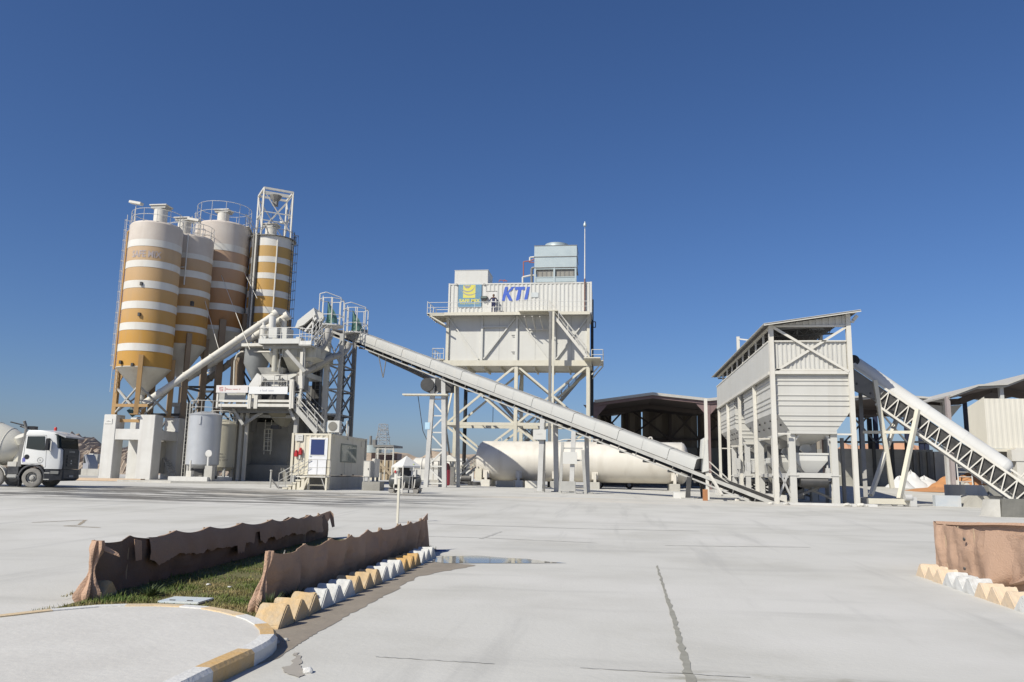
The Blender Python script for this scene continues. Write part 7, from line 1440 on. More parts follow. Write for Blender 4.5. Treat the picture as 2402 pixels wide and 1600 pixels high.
# lattice pylon
py_ = P(895, 1098, 320); pl = thing('pylon', 'pale lattice power pylon standing far away on the horizon', 'pylon', (py_.x, 320, gz(py_.x, 320))); HZ = mat('hazy_steel', (.30, .31, .32), .9)
zt_ = P(895, 995, 320).z; g_ = gz(py_.x, 320); w0 = 3.2; w1 = 1.6
H = zt_ - g_; mb = MB(); lv = [g_ + H * f for f in (0, .2, .38, .54, .68, .8, .9, 1)]
def wz(z): f = (z - g_) / H; return w0 * (1 - f) ** 1.3 + w1 * .9
for sx in (-1, 1):
    for sy in (-1, 1):
        mb = MB(); mb.path([(py_.x + sx * wz(z), 320 + sy * wz(z), z) for z in lv], .14, 4); part('leg', mb, HZ, pl)
for za, zb in zip(lv[:-1], lv[1:]):
    mb = MB()
    for y in (-1, 1): mb.tube((py_.x - wz(za), 320 + y * wz(za), za), (py_.x + wz(zb), 320 + y * wz(zb), zb), .1, 4); mb.tube((py_.x + wz(za), 320 + y * wz(za), za), (py_.x - wz(zb), 320 + y * wz(zb), zb), .1, 4); mb.tube((py_.x - wz(zb), 320 + y * wz(zb), zb), (py_.x + wz(zb), 320 + y * wz(zb), zb), .1, 4)
    part('lattice', mb, HZ, pl)
for f, L in ((.88, 2.2), (.74, 3.0), (.36, 2.4)):
    z = g_ + H * f; mb = MB()
    for s_ in (-1, 1): mb.path([(py_.x, 320, z), (py_.x + s_ * L, 320, z)], .16, 4); mb.tube((py_.x + s_ * L, 320, z), (py_.x + s_ * wz(z), 320, z + 1.2), .1, 4); mb.tube((py_.x + s_ * L * .9, 320, z), (py_.x + s_ * L * .9, 320, z - 1.3), .08, 4)
    part('cross_arm', mb, HZ, pl)
# tan machine with an open platform behind the office
q = P(895, 1120, 105); g_ = gz(q.x, 105); wk = thing('wash_station', 'tan steel station with a dark roofed platform, ladder and tank behind the office', 'station', (q.x, 105, g_)); TANP = mat('tan_wall', (.36, .29, .20), .85, (.27, .22, .155), .8, .5)
X = lambda px: P(px, 1080, 105).x; Z = lambda py: P(895, py, 105).z
mb = MB(); mb.box((X(882), 105.5, g_), (X(928), 109.5, Z(1080))); part('wall', mb, TANP, wk); mb = MB(); mb.box((X(848), 104.8, Z(1049)), (X(923), 109.5, Z(1044))); part('roof', mb, MIDG, wk)
mb = MB(); mb.rail([(X(882), 105, Z(1078)), (X(923), 105, Z(1078))], 1.4, .05, post=1.2); part('railing', mb, BONE, wk); mb = MB(); mb.box((X(860), 107, Z(1078)), (X(922), 109.4, Z(1062))); part('dark_bay', mb, REDP, wk)
for px in (886, 903, 922): mb = MB(); mb.tube((X(px), 105, g_), (X(px), 105, Z(1049)), .09, 6); part('post', mb, BONE, wk)
mb = MB(); mb.lathe([(1.35, 0), (1.35, .97)], (X(865), 106, Z(1062)), 20); part('silver_drum', mb, GALV, wk)
mb = MB(); mb.beam((X(888), 104.8, Z(1082)), (X(920), 104.8, g_ + .6), .12, .3); mb.beam((X(882), 104.9, Z(1098)), (X(920), 104.9, Z(1098)), .1); part('inclined_chute', mb, TANP, wk)
mb = MB(); mb.box((X(868), 105.6, Z(1044) + .01), (X(875), 106.6, Z(1031))); mb.tube((X(862), 106, Z(1044)), (X(862), 106, Z(1022)), .18, 8); part('roof_vent', mb, MIDG, wk)
mb = MB(); mb.beam((X(877), 105.5, Z(1030)), (X(883), 105.5, Z(1022)), .12); mb.tube((X(877), 105.5, Z(1044)), (X(877), 105.5, Z(1030)), .04, 5); part('lamp_arm', mb, MIDG, wk)
q = P(887, 1126, 103); mb = MB(); mb.box((X(878), 103, gz(q.x, 103)), (X(903), 103.8, gz(q.x, 103) + .95)); solo('barrier_block', mb, BEIGE, 'cream concrete barrier on the ground in front of the tan station', 'barrier', (q.x, 103, 0))
# things between the lorry and the piers
q = P(204, 1088, 95); g_ = gz(q.x, 95); vt = thing('parked_van', 'grey van parked far back between the lorry and the white pier', 'van', (q.x, 95, g_)); hb = lambda px, py: P(px, py, 95)
a = hb(192, 1105); b = hb(206, 1066); mb = MB(); mb.prism([(a.x, 95, g_ + .4), (b.x + .3, 95, g_ + .4), (b.x + .3, 95, g_ + 1.4), (b.x - .3, 95, b.z), (a.x, 95, b.z)], (0, 1.9, 0)); part('body', mb, mat('silver_paint', (.33, .34, .37), .4), vt, bevel=.08)
mb = MB(); mb.prism([(b.x - .15, 94.97, g_ + 1.5), (b.x - .45, 94.97, b.z - .15), (a.x + .1, 94.97, b.z - .15), (a.x + .1, 94.97, g_ + 1.5)], (0, .02, 0)); part('side_glass', mb, GLASS, vt)
for x in (a.x - .3, b.x - .2): mb = MB(); mb.lathe([(.1, -.12), (.36, -.12), (.36, .12), (.1, .12)], (x, 95.1, g_ + .36), 18, axis=(0, 1, 0)); part('wheel', mb, BLACK, vt)
for k, (x0, x1, y0_, y1_) in enumerate([(207, 219, 1064, 1087), (219, 230, 1066, 1087)]):
    a = P(x0, y1_, 98); b = P(x1, y0_, 98); mb = MB(); mb.corr((a.x, 98, a.z), (b.x - a.x, 0, 0), (0, 0, b.z - a.z), .3, .03, (0, -1, 0)); mb.box((a.x, 98.05, a.z), (b.x, 99.5, b.z)); solo('cargo_container', mb, PANEL if k == 0 else GREY, ['white ribbed container far back beside the grey van', 'grey ribbed container far back against the white pier'][k], 'container', (a.x, 98, 0), 'containers in the distance by the pier')
mb = MB(); a = P(190, 1106, 90); b = P(232, 1100, 90); mb.box((a.x, 90, gz(a.x, 90)), (b.x, 91, b.z)); solo('low_wall', mb, CONC, 'low grey wall in front of the distant grey van', 'wall', (a.x, 90, 0))
for k, (x0, y0_, w, h) in enumerate([(540, 1094, 9, 14), (553, 1090, 8, 20)]):
    a = P(x0, y0_ + h, 100); b = P(x0 + w, y0_, 100); mb = MB(); mb.box((a.x, 100, a.z - 1), (b.x, 102, b.z)); solo('site_hut', mb, CONC if k else WHITE, ['small white hut in the distance just right of the beige tank', 'small grey hut in the distance just left of the tower wall'][k], 'hut', (a.x, 100, 0))
# ================================================================== aggregate bin house
YH = 44.5; HX0 = P(1817, 1000, YH).x; HX1 = P(2003, 1000, YH).x; YHB = PX(1687, 940, HX0).y
gh = gz(HX0, YH); ah = thing('aggregate_bins', 'tall white aggregate bin house with ribbed hoppers, slanting roof and cross-braced front', 'aggregate bins', ((HX0 + HX1) / 2, YH, gh))
def hp(name, mb, m, parent=None, label=None, **k): return part(name, mb, m, ah, parent, label, **k)
HW = mat('bin_white', (.52, .51, .475), .55, (.44, .43, .39), .7, .35, streak=((.42, .40, .35), 2.0, .3)); HS = mat('bin_shade_sheet', (.52, .51, .475), .55, (.43, .41, .375), .7, .5)
Zf = lambda py, px=1900: P(px, py, YH).z
zr0, zr1 = Zf(763, 1808), Zf(737, 1993); zw1 = Zf(801); zw0 = Zf(868); zb1 = Zf(873); zt0 = Zf(966); zbt = Zf(1010)
fy = [YH] + [PX(px, 1000, HX0).y for px in (1772.5, 1736.5, 1708.5, 1688)]
# corner and side posts
for k, y in enumerate(fy):
    mb = MB(); w = .24 if k == 0 else .2; mb.box((HX0 - w / 2, y, gz(HX0, y) - .1), (HX0 + w / 2, y + w, zr0 if k == 0 else zb1 - .102)); hp('side_post', mb, BONE)
    mb = MB(); mb.box((HX1 - w / 2, y, gz(HX1, y) - .1), (HX1 + w / 2, y + w, zr1)); hp('side_post', mb, BONE)
# upper cladding front: corrugated, with bracing, parapet strip under the roof
mb = MB(); mb.corr((HX0 + .13, YH + .2, zw0), (HX1 - HX0 - .26, 0, 0), (0, 0, zw1 - zw0), .235, .045, (0, -1, 0)); hp('front_cladding', mb, HW, smooth=False)
mb = MB(); mb.corr((HX0 + .13, YH + .2, zw0 - .22), (HX1 - HX0 - .26, 0, 0), (0, 0, .2), .235, .045, (0, -1, 0)); hp('front_cladding', mb, HW, smooth=False)
mb = MB(); mb.box((HX0 + .13, YH + .05, zw0 - .03), (HX1 - .13, YH + .15, zw0 + .07)); hp('front_rail', mb, BONE); mb = MB(); mb.box((HX0 + .13, YH + .05, zw1 - .0), (HX1 - .13, YH + .26, zw1 + .07)); hp('front_rail', mb, BONE); mb = MB(); mb.box((HX0 + .13, YH - .0, zb1 - .1), (HX1 - .13, YH + .2, zb1 + .07)); hp('front_beam', mb, BONE)
ztr = Zf(764, 1990)
gb_ = MB(); n = 22
pts = [(HX0 + .13 + (HX1 - HX0 - .26) * i / n) for i in range(n + 1)]
for i in range(n):
    xa, xb = pts[i], pts[i + 1]; za = zr0 + (zr1 - zr0) * (xa - HX0) / (HX1 - HX0); zb_ = zr0 + (zr1 - zr0) * (xb - HX0) / (HX1 - HX0); zl = zr0 - .12 + (ztr - zr0 + .12) * 1.0
    d = .03 * (i % 2); gb_.add([(xa, YH + .12 - d, min(zl, za)), (xb, YH + .12 - d, min(zl, zb_)), (xb, YH + .12 - d, zb_), (xa, YH + .12 - d, za)], [(0, 1, 2, 3)])
hp('gable_cladding', gb_, HW, smooth=False)
mb = MB(); mb.beam((HX0 + .12, YH + .1, zl), (HX1 - .12, YH + .1, zl), .1); hp('front_rail', mb, BONE)
for (xa, za, xb, zb_) in ((HX0 + .1, zl - .05, HX1 - .1, zw0 - .1), (HX0 + .1, zw0 - .1, HX1 - .1, zl - .05)):
    mb = MB(); mb.beam((xa, YH + .02 + (.07 if za < zb_ else 0), za), (xb, YH + .02 + (.07 if za < zb_ else 0), zb_), .08, .13); hp('cross_brace', mb, BONE)
# left upper cladding: flat panel
mb = MB(); mb.box((HX0 - .125, fy[0] + .25, zb1 + .062), (HX0 - .085, fy[-1] + .2, zw1 + .0)); hp('side_cladding', mb, HW)
mb = MB(); mb.box((HX1 - .07, fy[0] + .25, zb1 - .02), (HX1 - .02, fy[-1], zw1)); hp('side_cladding', mb, HW)
mb = MB(); mb.box((HX0 - .17, fy[0] + .26, zb1 - .1), (HX0 + .015, fy[-1] + .2, zb1 + .06)); hp('side_beam', mb, BONE); mb = MB(); mb.box((HX0 - .16, fy[0] + .26, zw1 + .001), (HX0 + .1, fy[-1] + .2, zw1 + .08)); hp('side_beam', mb, BONE); mb = MB(); mb.box((HX0 - .09, fy[0] + .26, zr0 - .1), (HX0 + .09, fy[-1] + .3, zr0)); hp('eaves_beam', mb, BONE)
mb = MB(); mb.box((HX0 + .1, fy[-1] + .02, zb1), (HX1 - .1, fy[-1] + .08, zw1)); hp('rear_cladding', mb, HW)
k = 9
for i in range(1, k): y = fy[0] + (fy[-1] - fy[0]) * i / k; mb = MB(); mb.beam((HX0 + .03, y, zw1 + .08), (HX0 + .03, y, zr0 - .1), .1); hp('window_post', mb, BONE)
# roof: one slope rising to the right, corrugated, overhanging; trusses below
sl = (zr1 - zr0) / (HX1 - HX0); x0_, x1_ = HX0 - .45, HX1 + .55
mb = MB(); mb.corr((x0_, YH - .55, zr0 + .06 - .45 * sl), (0, fy[-1] - YH + 1.6, 0), (x1_ - x0_, 0, sl * (x1_ - x0_)), .3, .04, (0, 0, 1)); hp('roof', mb, HW, smooth=False)
mb = MB(); mb.prism([(x0_, YH - .5, zr0 + .03 - .45 * sl), (x1_, YH - .5, zr0 + .03 + sl * (x1_ - HX0)), (x1_, YH - .5, zr0 - .04 + sl * (x1_ - HX0)), (x0_, YH - .5, zr0 - .04 - .45 * sl)], (0, .04, 0)); hp('roof_trim', mb, BONE)
mb = MB(); mb.add([(HX0 - .3, YH + .02, zr0 - .02 - .3 * sl), (HX1 + .4, YH + .02, zr1 - .02 + .4 * sl), (HX1 + .4, fy[-1] + .6, zr1 - .02 + .4 * sl), (HX0 - .3, fy[-1] + .6, zr0 - .02 - .3 * sl)], [(0, 1, 2, 3)]); hp('underside_shade_sheet', mb, mat('painted_underside_shade', (.09, .085, .08), .8))  # dark sheet added under the white roof, underside shade put into its colour
for i in range(10):
    y = YH + .3 + (fy[-1] - YH) * i / 9; mb = MB(); a = V((HX0, y, zr0 - .02)); b = V((HX1, y, zr1 - .02)); dn_ = V((0, 0, -.55)); mb.beam(a, b, .08); mb.beam(a + dn_ * .3, b + dn_, .08)
    for j in range(6): p = a.lerp(b, j / 6); q = a.lerp(b, (j + .5) / 6) + dn_ * (.3 + .7 * (j + .5) / 6); r_ = a.lerp(b, (j + 1) / 6); mb.tube(p, q, .025, 4); mb.tube(q, r_, .025, 4)
    hp('roof_truss', mb, MIDG)
# hopper bins
def ribbed(bm_, a, b, z0, z1, nrm, zs, d=.05):
    """flat wall from a to b with horizontal half-round ribs at the given heights"""
    a = V(a); b = V(b); nrm = V(nrm)
    prof = [(z0, 0)]
    for z in zs: prof += [(z - .045, 0), (z - .02, d), (z + .035, d), (z + .05, 0)]
    prof.append((z1, 0)); prof.sort()
    lo = [V((a.x, a.y, z)) + nrm * o for z, o in prof]; hi = [V((b.x, b.y, z)) + nrm * o for z, o in prof]; n_ = len(lo); bm_.add(lo + hi, [(i, i + 1, n_ + i + 1, n_ + i) for i in range(n_ - 1)])
def rib_frustum(bm_, p0, p1, q0, q1, z0, z1, zs, nrm, d=.05):
    """tapering wall: lower edge q0-q1 at z0, upper edge p0-p1 at z1, ribs across it"""
    nrm = V(nrm); L = []
    for z, o in sorted([(z0, 0)] + [(zz + e, oo) for zz in zs for e, oo in ((-.045, 0), (-.02, d), (.035, d), (.05, 0))] + [(z1, 0)]):
        u = (z - z0) / (z1 - z0); L.append((V(q0).lerp(V(p0), u) + nrm * o, V(q1).lerp(V(p1), u) + nrm * o))
    n_ = len(L); bm_.add([a for a, b in L] + [b for a, b in L], [(i, i + 1, n_ + i + 1, n_ + i) for i in range(n_ - 1)])
qx0, qx1 = P(1855, 1010, YH).x, P(1965, 1010, YH).x; ins = qx0 - HX0
ribz = [Zf(y) for y in (884, 891.5, 902, 926, 938, 950)]; ribz2 = [Zf(y) for y in (973.5, 985.5, 997.5)]
ye1 = PX(1741, 1000, HX0).y - .3; ys2 = PX(1722, 1000, HX0).y + .2
for (ya, yb) in ((YH + .22, ye1), (ys2, fy[-1] - .05)):
    L = yb - ya; bi = min(ins, L * .28); xa, xb = HX0 + .12, HX1 - .12; zt_ = zb1 + .5
    mb = MB(); ribbed(mb, (xa, ya, 0), (xb, ya, 0), zt0, zt_, (0, -1, 0), ribz); ribbed(mb, (xa, yb, 0), (xa, ya, 0), zt0, zt_, (-1, 0, 0), ribz); ribbed(mb, (xb, ya, 0), (xb, yb, 0), zt0, zt_, (1, 0, 0), ribz); ribbed(mb, (xb, yb, 0), (xa, yb, 0), zt0, zt_, (0, 1, 0), ribz); bn_ = hp('hopper_bin', mb, HW, smooth=False)
    ya2, yb2 = ya + .05, yb - bi * .9
    mb = MB(); rib_frustum(mb, (xa, ya, zt0), (xb, ya, zt0), (qx0, ya2, zbt), (qx1, ya2, zbt), zbt, zt0, ribz2, (0, -1, 0)); hp('hopper_taper', mb, HW, bn_, smooth=False); mb = MB(); rib_frustum(mb, (xb, yb, zt0), (xa, yb, zt0), (qx1, yb2, zbt), (qx0, yb2, zbt), zbt, zt0, ribz2, (0, 1, 0))
    hp('hopper_taper', mb, HW, bn_, smooth=False)
    mb = MB(); mb.add([(xa, yb, zt0), (xa, ya, zt0), (qx0, ya2, zbt), (qx0, yb2, zbt)], [(0, 1, 2, 3)]); mb.add([(xb, ya, zt0), (xb, yb, zt0), (qx1, yb2, zbt), (qx1, ya2, zbt)], [(0, 1, 2, 3)]); mb.add([(qx0, ya2, zbt), (qx1, ya2, zbt), (qx1, yb2, zbt), (qx0, yb2, zbt)], [(0, 1, 2, 3)]); hp('hopper_slope', mb, HS, bn_, smooth=False)
    nb = 6
    for i in range(nb):
        for u in (.3, .62): q = V((xa, ya + (yb - ya) * (i + .5) / nb, zt0)).lerp(V((qx0, ya2 + (yb2 - ya2) * (i + .5) / nb, zbt)), u); mb = MB(); mb.cbox(q + V((-.03, 0, -.03)), (.09, .09, .09)); hp('slope_bolt', mb, DARK, bn_)
    # inner frame legs under this bin, beams, weigh hoppers
    n_l = 3
    for i in range(n_l):
        y = ya2 + .1 + (yb2 - ya2 - .4) * i / (n_l - 1)
        for x, o in ((qx0 + .12, 1), (qx1 - .12, -1)):
            mb = MB(); g_ = gz(x, y) - .1; front = (i == 0 and ya < 50)
            mb.box((x - .17, y, g_), (x + .17, y + .05, zbt - .16)); mb.box((x - .17, y + .29, g_), (x + .17, y + .34, zbt - .16)); mb.box((x - .03, y + .05, g_), (x + .03, y + .29, zbt - .16)); lg = hp('inner_leg', mb, HW if front else LGREY)
            mb = MB(); mb.box((x - .28, y - .08, g_), (x + .28, y + .42, g_ + .12)); hp('base_plate', mb, LGREY, lg); mb = MB(); mb.box((x - .26, y - .04, (gh + zbt) / 2 - .45), (x + .26, y + .38, (gh + zbt) / 2 - .39)); hp('flange', mb, HW, lg)
            mb = MB(); mb.beam((x, y + .1, zbt - .65), (x + o * .42, y + .1, zbt - .2), .07, .1); hp('knee_brace', mb, HW, lg)
        mb = MB(); zc_ = Zf(1115) ; mb.box((qx0 + .3, y, zc_ - .13), (qx1 - .3, y + .2, zc_ + .13)); hp('cross_beam', mb, HW if i == 0 else LGREY)
        mb = MB(); mb.beam((qx0 + .1, y + .6, gh + .25), (qx1 - .1, y + .62, zc_ - .3), .12); mb.beam((qx1 - .1, y + .7, gh + .25), (qx0 + .1, y + .72, zc_ - .3), .12); hp('cross_brace', mb, MIDG)
    mb = MB(); mb.box((qx0 - .02, ya2 - .06, zbt - .16), (qx1 + .02, yb2 + .1, zbt - .01)); hp('ring_beam', mb, HW)
    for x in (qx0 + .1, qx1 - .1): mb = MB(); mb.box((x - .08, ya2 + .5, zc_ - .1), (x + .08, yb2, zc_ + .1)); hp('long_beam', mb, LGREY); 
    for x in (HX0 + .13,): mb = MB(); mb.beam((x, ya + .1, gh + 1.9), (qx0, ya2 + .2, gh + .3), .09); mb.beam((qx0, ya2 + .2, gh + 1.9), (x, ya + .1, gh + .3), .09); hp('cross_brace', mb, LGREY)
    # outlet pyramids, gates and weighing hoppers
    for c_i in range(2 if L > 6 else 1):
        yo = ya2 + (yb2 - ya2) * (c_i + .5) / (2 if L > 6 else 1); hy = (yb2 - ya2) / (4 if L > 6 else 2) * .9
        xo0, xo1 = qx0 + .3, qx1 - .3; xm = (qx0 + qx1) / 2; zo = Zf(1042)
        if c_i == 0 and ya < 50: yo = ya2 + hy
        mb = MB(); mb.loft([[V((xm - .28, yo - .28, zo)), V((xm + .28, yo - .28, zo)), V((xm + .28, yo + .28, zo)), V((xm - .28, yo + .28, zo))], [V((xo0, yo - hy, zbt - .17)), V((xo1, yo - hy, zbt - .17)), V((xo1, yo + hy, zbt - .17)), V((xo0, yo + hy, zbt - .17))]]); ot = hp('outlet_pyramid', mb, HS)
        mb = MB(); mb.prism([(xm - .16, yo - .5, zo + .45), (xm + .16, yo - .5, zo + .45), (xm + .16, yo - .5, zo + .15), (xm + .28, yo - .5, zo - .22), (xm + .1, yo - .5, zo - .38), (xm - .1, yo - .5, zo - .38), (xm - .28, yo - .5, zo - .22), (xm - .16, yo - .5, zo + .15)], (0, .5, 0)); hp('discharge_gate', mb, PANEL, ot)
        wy0, wy1 = (ya2 + .45, ya2 + 1.9) if (c_i == 0 and ya < 50) else (yo - hy, yo + hy * .8); za, zb_, zc2_ = Zf(1066), Zf(1080), Zf(1108)
        wx0, wx1 = P(1872, 1080, YH).x, P(1950, 1080, YH).x; vx0, vx1 = P(1898, 1100, YH).x, P(1928, 1100, YH).x
        mb = MB(); mb.loft([[V((vx0, wy0 + .25, zc2_)), V((vx1, wy0 + .25, zc2_)), V((vx1, wy1 - .25, zc2_)), V((vx0, wy1 - .25, zc2_))], [V((wx0, wy0, zb_)), V((wx1, wy0, zb_)), V((wx1, wy1, zb_)), V((wx0, wy1, zb_))], [V((wx0, wy0, za)), V((wx1, wy0, za)), V((wx1, wy1, za)), V((wx0, wy1, za))]]); wh = hp('weigh_hopper', mb, PANEL if ya < 50 else LGREY, smooth=False)
        mb = MB(); mb.box((wx0 - .06, wy0 - .05, za), (wx1 + .06, wy0 + .02, za + .1)); hp('hopper_rim', mb, PANEL, wh)
        for x in (wx0 - .02, wx1 + .02): mb = MB(); mb.box((x - .1, wy0 + .1, zc_ + .13), (x + .1, wy0 + .4, zc_ + .4)); mb.tube((x, wy0 + .2, zc_ + .4), (x, wy0 + .2, zb_ - .2), .05, 6); hp('load_cell', mb, LGREY, wh)
# weigh belt, control boxes, far infill
mb = MB(); xm = (qx0 + qx1) / 2; mb.box((xm - .62, YH + .5, zc_ - .55), (xm + .62, fy[-1] - .3, zc_ - .25)); mb.tube((xm - .7, YH + .6, zc_ - .38), (xm + .7, YH + .6, zc_ - .38), .26, 16); hp('weigh_belt', mb, DARK)
mb = MB(); q = P(1880, 1140, YH + 1.2); mb.tube((q.x - .2, YH + 1.2, zc_ - .5), (q.x - .2, YH + 2, zc_ - .5), .3, 16); mb.box((q.x - .35, YH + 1.2, gh + .25), (q.x + .1, YH + 2, gh + .9)); hp('drive_motor', mb, MIDG)
for (px, y0_, y1_, yy) in ((1752, 1085, 1105, 50), (1766, 1080, 1108, 52), (1728, 1075, 1100, 56)): a = P(px, y1_, yy); b = P(px + 9, y0_, yy); mb = MB(); mb.box((a.x, yy, a.z), (b.x, yy + .4, b.z)); hp('control_box', mb, LGREY)
for i in range(8): y = YH + 1.5 + i * 2.0; mb = MB(); mb.box((HX1 - .3 - (i % 3) * .4, y, gh), (HX1 - .14 - (i % 3) * .4, y + .2, zbt - .3)); hp('rear_post', mb, MIDG)
mb = MB(); mb.box((qx0 + .4, YH + 9, gh + .4), (qx1 - .4, YH + 9.1, zbt - .5)); hp('infill_panel', mb, MIDG)
z_ = Zf(1018); mb = MB(); mb.beam((HX0, YH + .1, z_), (qx0, YH + .1, z_), .09); mb.beam((qx1, YH + .1, z_), (HX1, YH + .1, z_), .09); hp('tie_bar', mb, BONE)
for k_, y in enumerate(fy[1:]): mb = MB(); mb.beam((HX0, y + .1, z_), (qx0 + .1, y + .1, z_), .08); hp('tie_bar', mb, BONE)
# roof lamp, mast on the left
q = P(2008, 746, YH); mb = MB(); mb.beam(P(1996, 755, YH), P(2003, 755, YH), .1); mb.beam(P(2001, 752, YH + .1), P(2010, 741, YH + .1), .22, .16); hp('floodlight', mb, PANEL)
for (px, py) in ((1917, 768), (1870, 772)): q = P(px, py + 3, YH + 3); mb = MB(); mb.box((q.x - .4, YH + 3, q.z - .05), (q.x + .4, YH + 3.2, q.z + .05)) if px > 1900 else mb.tube(q, q - V((0, 0, .3)), .05, 6); hp('lamp', mb, LGREY)
q0 = P(1732, 826, 58); q1 = P(1732, 790, 58); ms = thing('roof_post', 'white post with a stay rising behind the roof of the bin house', 'post', (q0.x, 58, zr0 - .1)); mb = MB(); mb.beam((q0.x, 58, zr0 - .1), (q0.x, 58, q1.z), .2); part('shaft', mb, BONE, ms); mb = MB(); mb.beam((q0.x, 58, q1.z - .15), P(1757, 798, 57), .09); part('stay', mb, BONE, ms)
# white ledge and dusty kerbs at the foot
mb = MB(); a = P(1742, 1166, 53); mb.box((HX0 - .5, YH + 3.5, gh - .1), (HX0 + 1.2, fy[-1], gz(HX0, 52) + .35)); solo('plinth', mb, WCONC, 'low whitewashed plinth along the left foot of the bin house', 'plinth', (HX0, 50, gh))
mb = MB(); mb.box((HX0 + .1, YH - .9, gh - .1), (HX1 + .7, YH - .25, gh + .09)); solo('plinth', mb, WCONC, 'dusty white step along the front foot of the bin house', 'plinth', (HX0, 44, gh))
rd = random.Random(3)
for k_, (px, py, r_) in enumerate(((1730, 1168, .16), (1760, 1176, .12), (1808, 1178, .14), (1846, 1186, .15), (1990, 1187, .2), (2020, 1184, .22), (2030, 1188, .14))):
    q = P(px, py, 43.2 if px > 1800 else 48); q.z = gz(q.x, q.y); solo('rubble_lump', rock(q, r_, 60 + k_, .5), BONE, ['pale lump left of the bin house on the ground', 'small pale lump before the side posts of the bin house', 'pale lump by the front left post of the bin house', 'pale lump at the foot of the inner front leg', 'large pale lump beside the front right post', 'largest pale lump right of the bin house', 'small pale lump right of the bin house'][k_], 'rubble', q, 'spilled lumps around the bin house', smooth=False)
# orange box and grey mixer column by the conveyor tail
a = P(1649, 1160, 46.5); b = P(1660, 1148, 46.5); mb = MB(); mb.box((a.x, 46.5, gz(a.x, 46.5)), (b.x, 46.7, b.z)); ob = solo('warning_box', mb, mat('orange_box', (.38, .17, .07), .6, (.3, .14, .07), 5, .6), 'small orange box on the ground under the conveyor tail', 'box', (a.x, 48, 0))
q = P(1659, 1100, 49); tw = thing('chute_post', 'slim white post with a pale tapered skirt at the foot of the main conveyor', 'post', (q.x, 49, gz(q.x, 49))); mb = MB(); mb.box((q.x - .09, 49, gz(q.x, 49)), (q.x + .09, 49.2, P(1661, 935, 49).z)); part('post', mb, BONE, tw)
mb = MB(); mb.prism([P(1648, 1108, 48.9), P(1663, 1104, 48.9), P(1660, 1030, 48.9), P(1656, 1030, 48.9)], (0, .5, 0)); part('skirt', mb, PANEL, tw)
mb = MB(); mb.beam(P(1664, 1112, 48.4), P(1694, 1162, 46.6), .12); part('stay', mb, BONE, tw); mb = MB(); mb.tube(P(1664, 1083, 48.6), P(1712, 1128, 48.6), .035, 5); mb.tube(P(1664, 1100, 48.6), P(1718, 1140, 48.6), .03, 5); part('handrail', mb, BONE, tw)

# ================================================================== right feed conveyor
RA = P(2004, 858, 48.6); RB = P(2352, 1096, 46.2); rdn = (RB - RA); RL = rdn.length; rdn.normalize(); rs = rdn.cross(V((0, 0, 1))).normalized(); ru = rs.cross(rdn).normalized()
if rs.y > 0: rs = -rs
if ru.z < 0: ru = -ru
fc = thing('belt_conveyor', 'steep truss conveyor with a white half-round cover feeding the bin house from the right', 'belt conveyor', (RB.x, RB.y, gz(RB.x, RB.y)))
def fp(name, mb, m, parent=None, label=None, **k): return part(name, mb, m, fc, parent, label, **k)
def rp2(t, s, u): return RA + rdn * t + rs * s + ru * u
rr = .54; FC = mat('feed_cover_white', (.58, .575, .55), .5, (.48, .465, .43), .6, .4)
for i in range(8):
    t0, t1 = RL * i / 8, RL * (i + 1) / 8; e = .006 * (i % 2); cr_ = [(math.cos(a) * (rr + e), math.sin(a) * (rr + e) * .98) for a in [math.radians(-8 + 196 * k / 22) for k in range(23)]]
    mb = MB(); mb.loft([[rp2(t0, s, u) for s, u in cr_], [rp2(t1, s, u) for s, u in cr_]], cap=False, closed=False); fp('cover_panel', mb, FC, ang=60)
mb = MB(); rings = []
for k in range(5):
    f = k / 4; q = math.sqrt(max(0, 1 - f * f)); rings.append([rp2(RL + .45 * f, math.cos(a) * rr * max(q, .05), math.sin(a) * rr * max(q, .05)) for a in [math.radians(-8 + 196 * j / 16) for j in range(17)]])
mb.loft(rings, cap=False, closed=False); fp('cover_end', mb, FC)
mb = MB(); mb.tube(rp2(-.15, .52, .2), rp2(-.15, -.52, .2), .32, 22); fp('head_pulley', mb, BLACK); mb = MB(); mb.cbox(rp2(-.3, .72, .0), (.3, .1, .4)); mb.cbox(rp2(-.1, .72, -.1), (.4, .1, .15)); fp('bearing_block', mb, BONE)
# hopper-end dark opening
mb = MB(); mb.lathe([(rr * .97, 0), (.02, .02)], rp2(.03, 0, 0), 28, axis=rdn); fp('cover_mouth', mb, BLACK)
RL2 = RL + 2.2; dep = 1.12
for s in (.66, -2.0):
    for u, w in ((-.12, .09), (-dep, .08)):
        mb = MB(); mb.beam(rp2(-.4 if u > -.5 else 2.3, s, u), rp2(RL2, s, u), w, .12, up=ru); fp('truss_chord', mb, BONE)
    n = 14
    for i in range(n):
        t0 = 2.3 + (RL2 - 2.5) * i / n; t1 = 2.3 + (RL2 - 2.5) * (i + 1) / n; mb = MB(); mb.beam(rp2(t0 + .12, s, -.15), rp2(t0, s, -dep), .06); mb.beam(rp2(t0 + .12, s, -.15), rp2(t1 - .1, s, -dep), .055); fp('truss_web', mb, BONE if s > 0 else LGREY)
mb = MB(); mb.add([rp2(-.3, .55, -.2), rp2(RL2, .55, -.2), rp2(RL2, -.55, -.2), rp2(-.3, -.55, -.2)], [(0, 1, 2, 3)]); mb.add([rp2(1, .55, -.75), rp2(RL2, .55, -.75), rp2(RL2, -.55, -.75), rp2(1, -.55, -.75)], [(0, 1, 2, 3)]); mb.add([rp2(-.3, .56, -.2), rp2(RL2, .56, -.2), rp2(RL2, .56, -.88), rp2(-.3, .56, -.88)], [(0, 1, 2, 3)]); fp('belt', mb, BELT)
mb = MB()
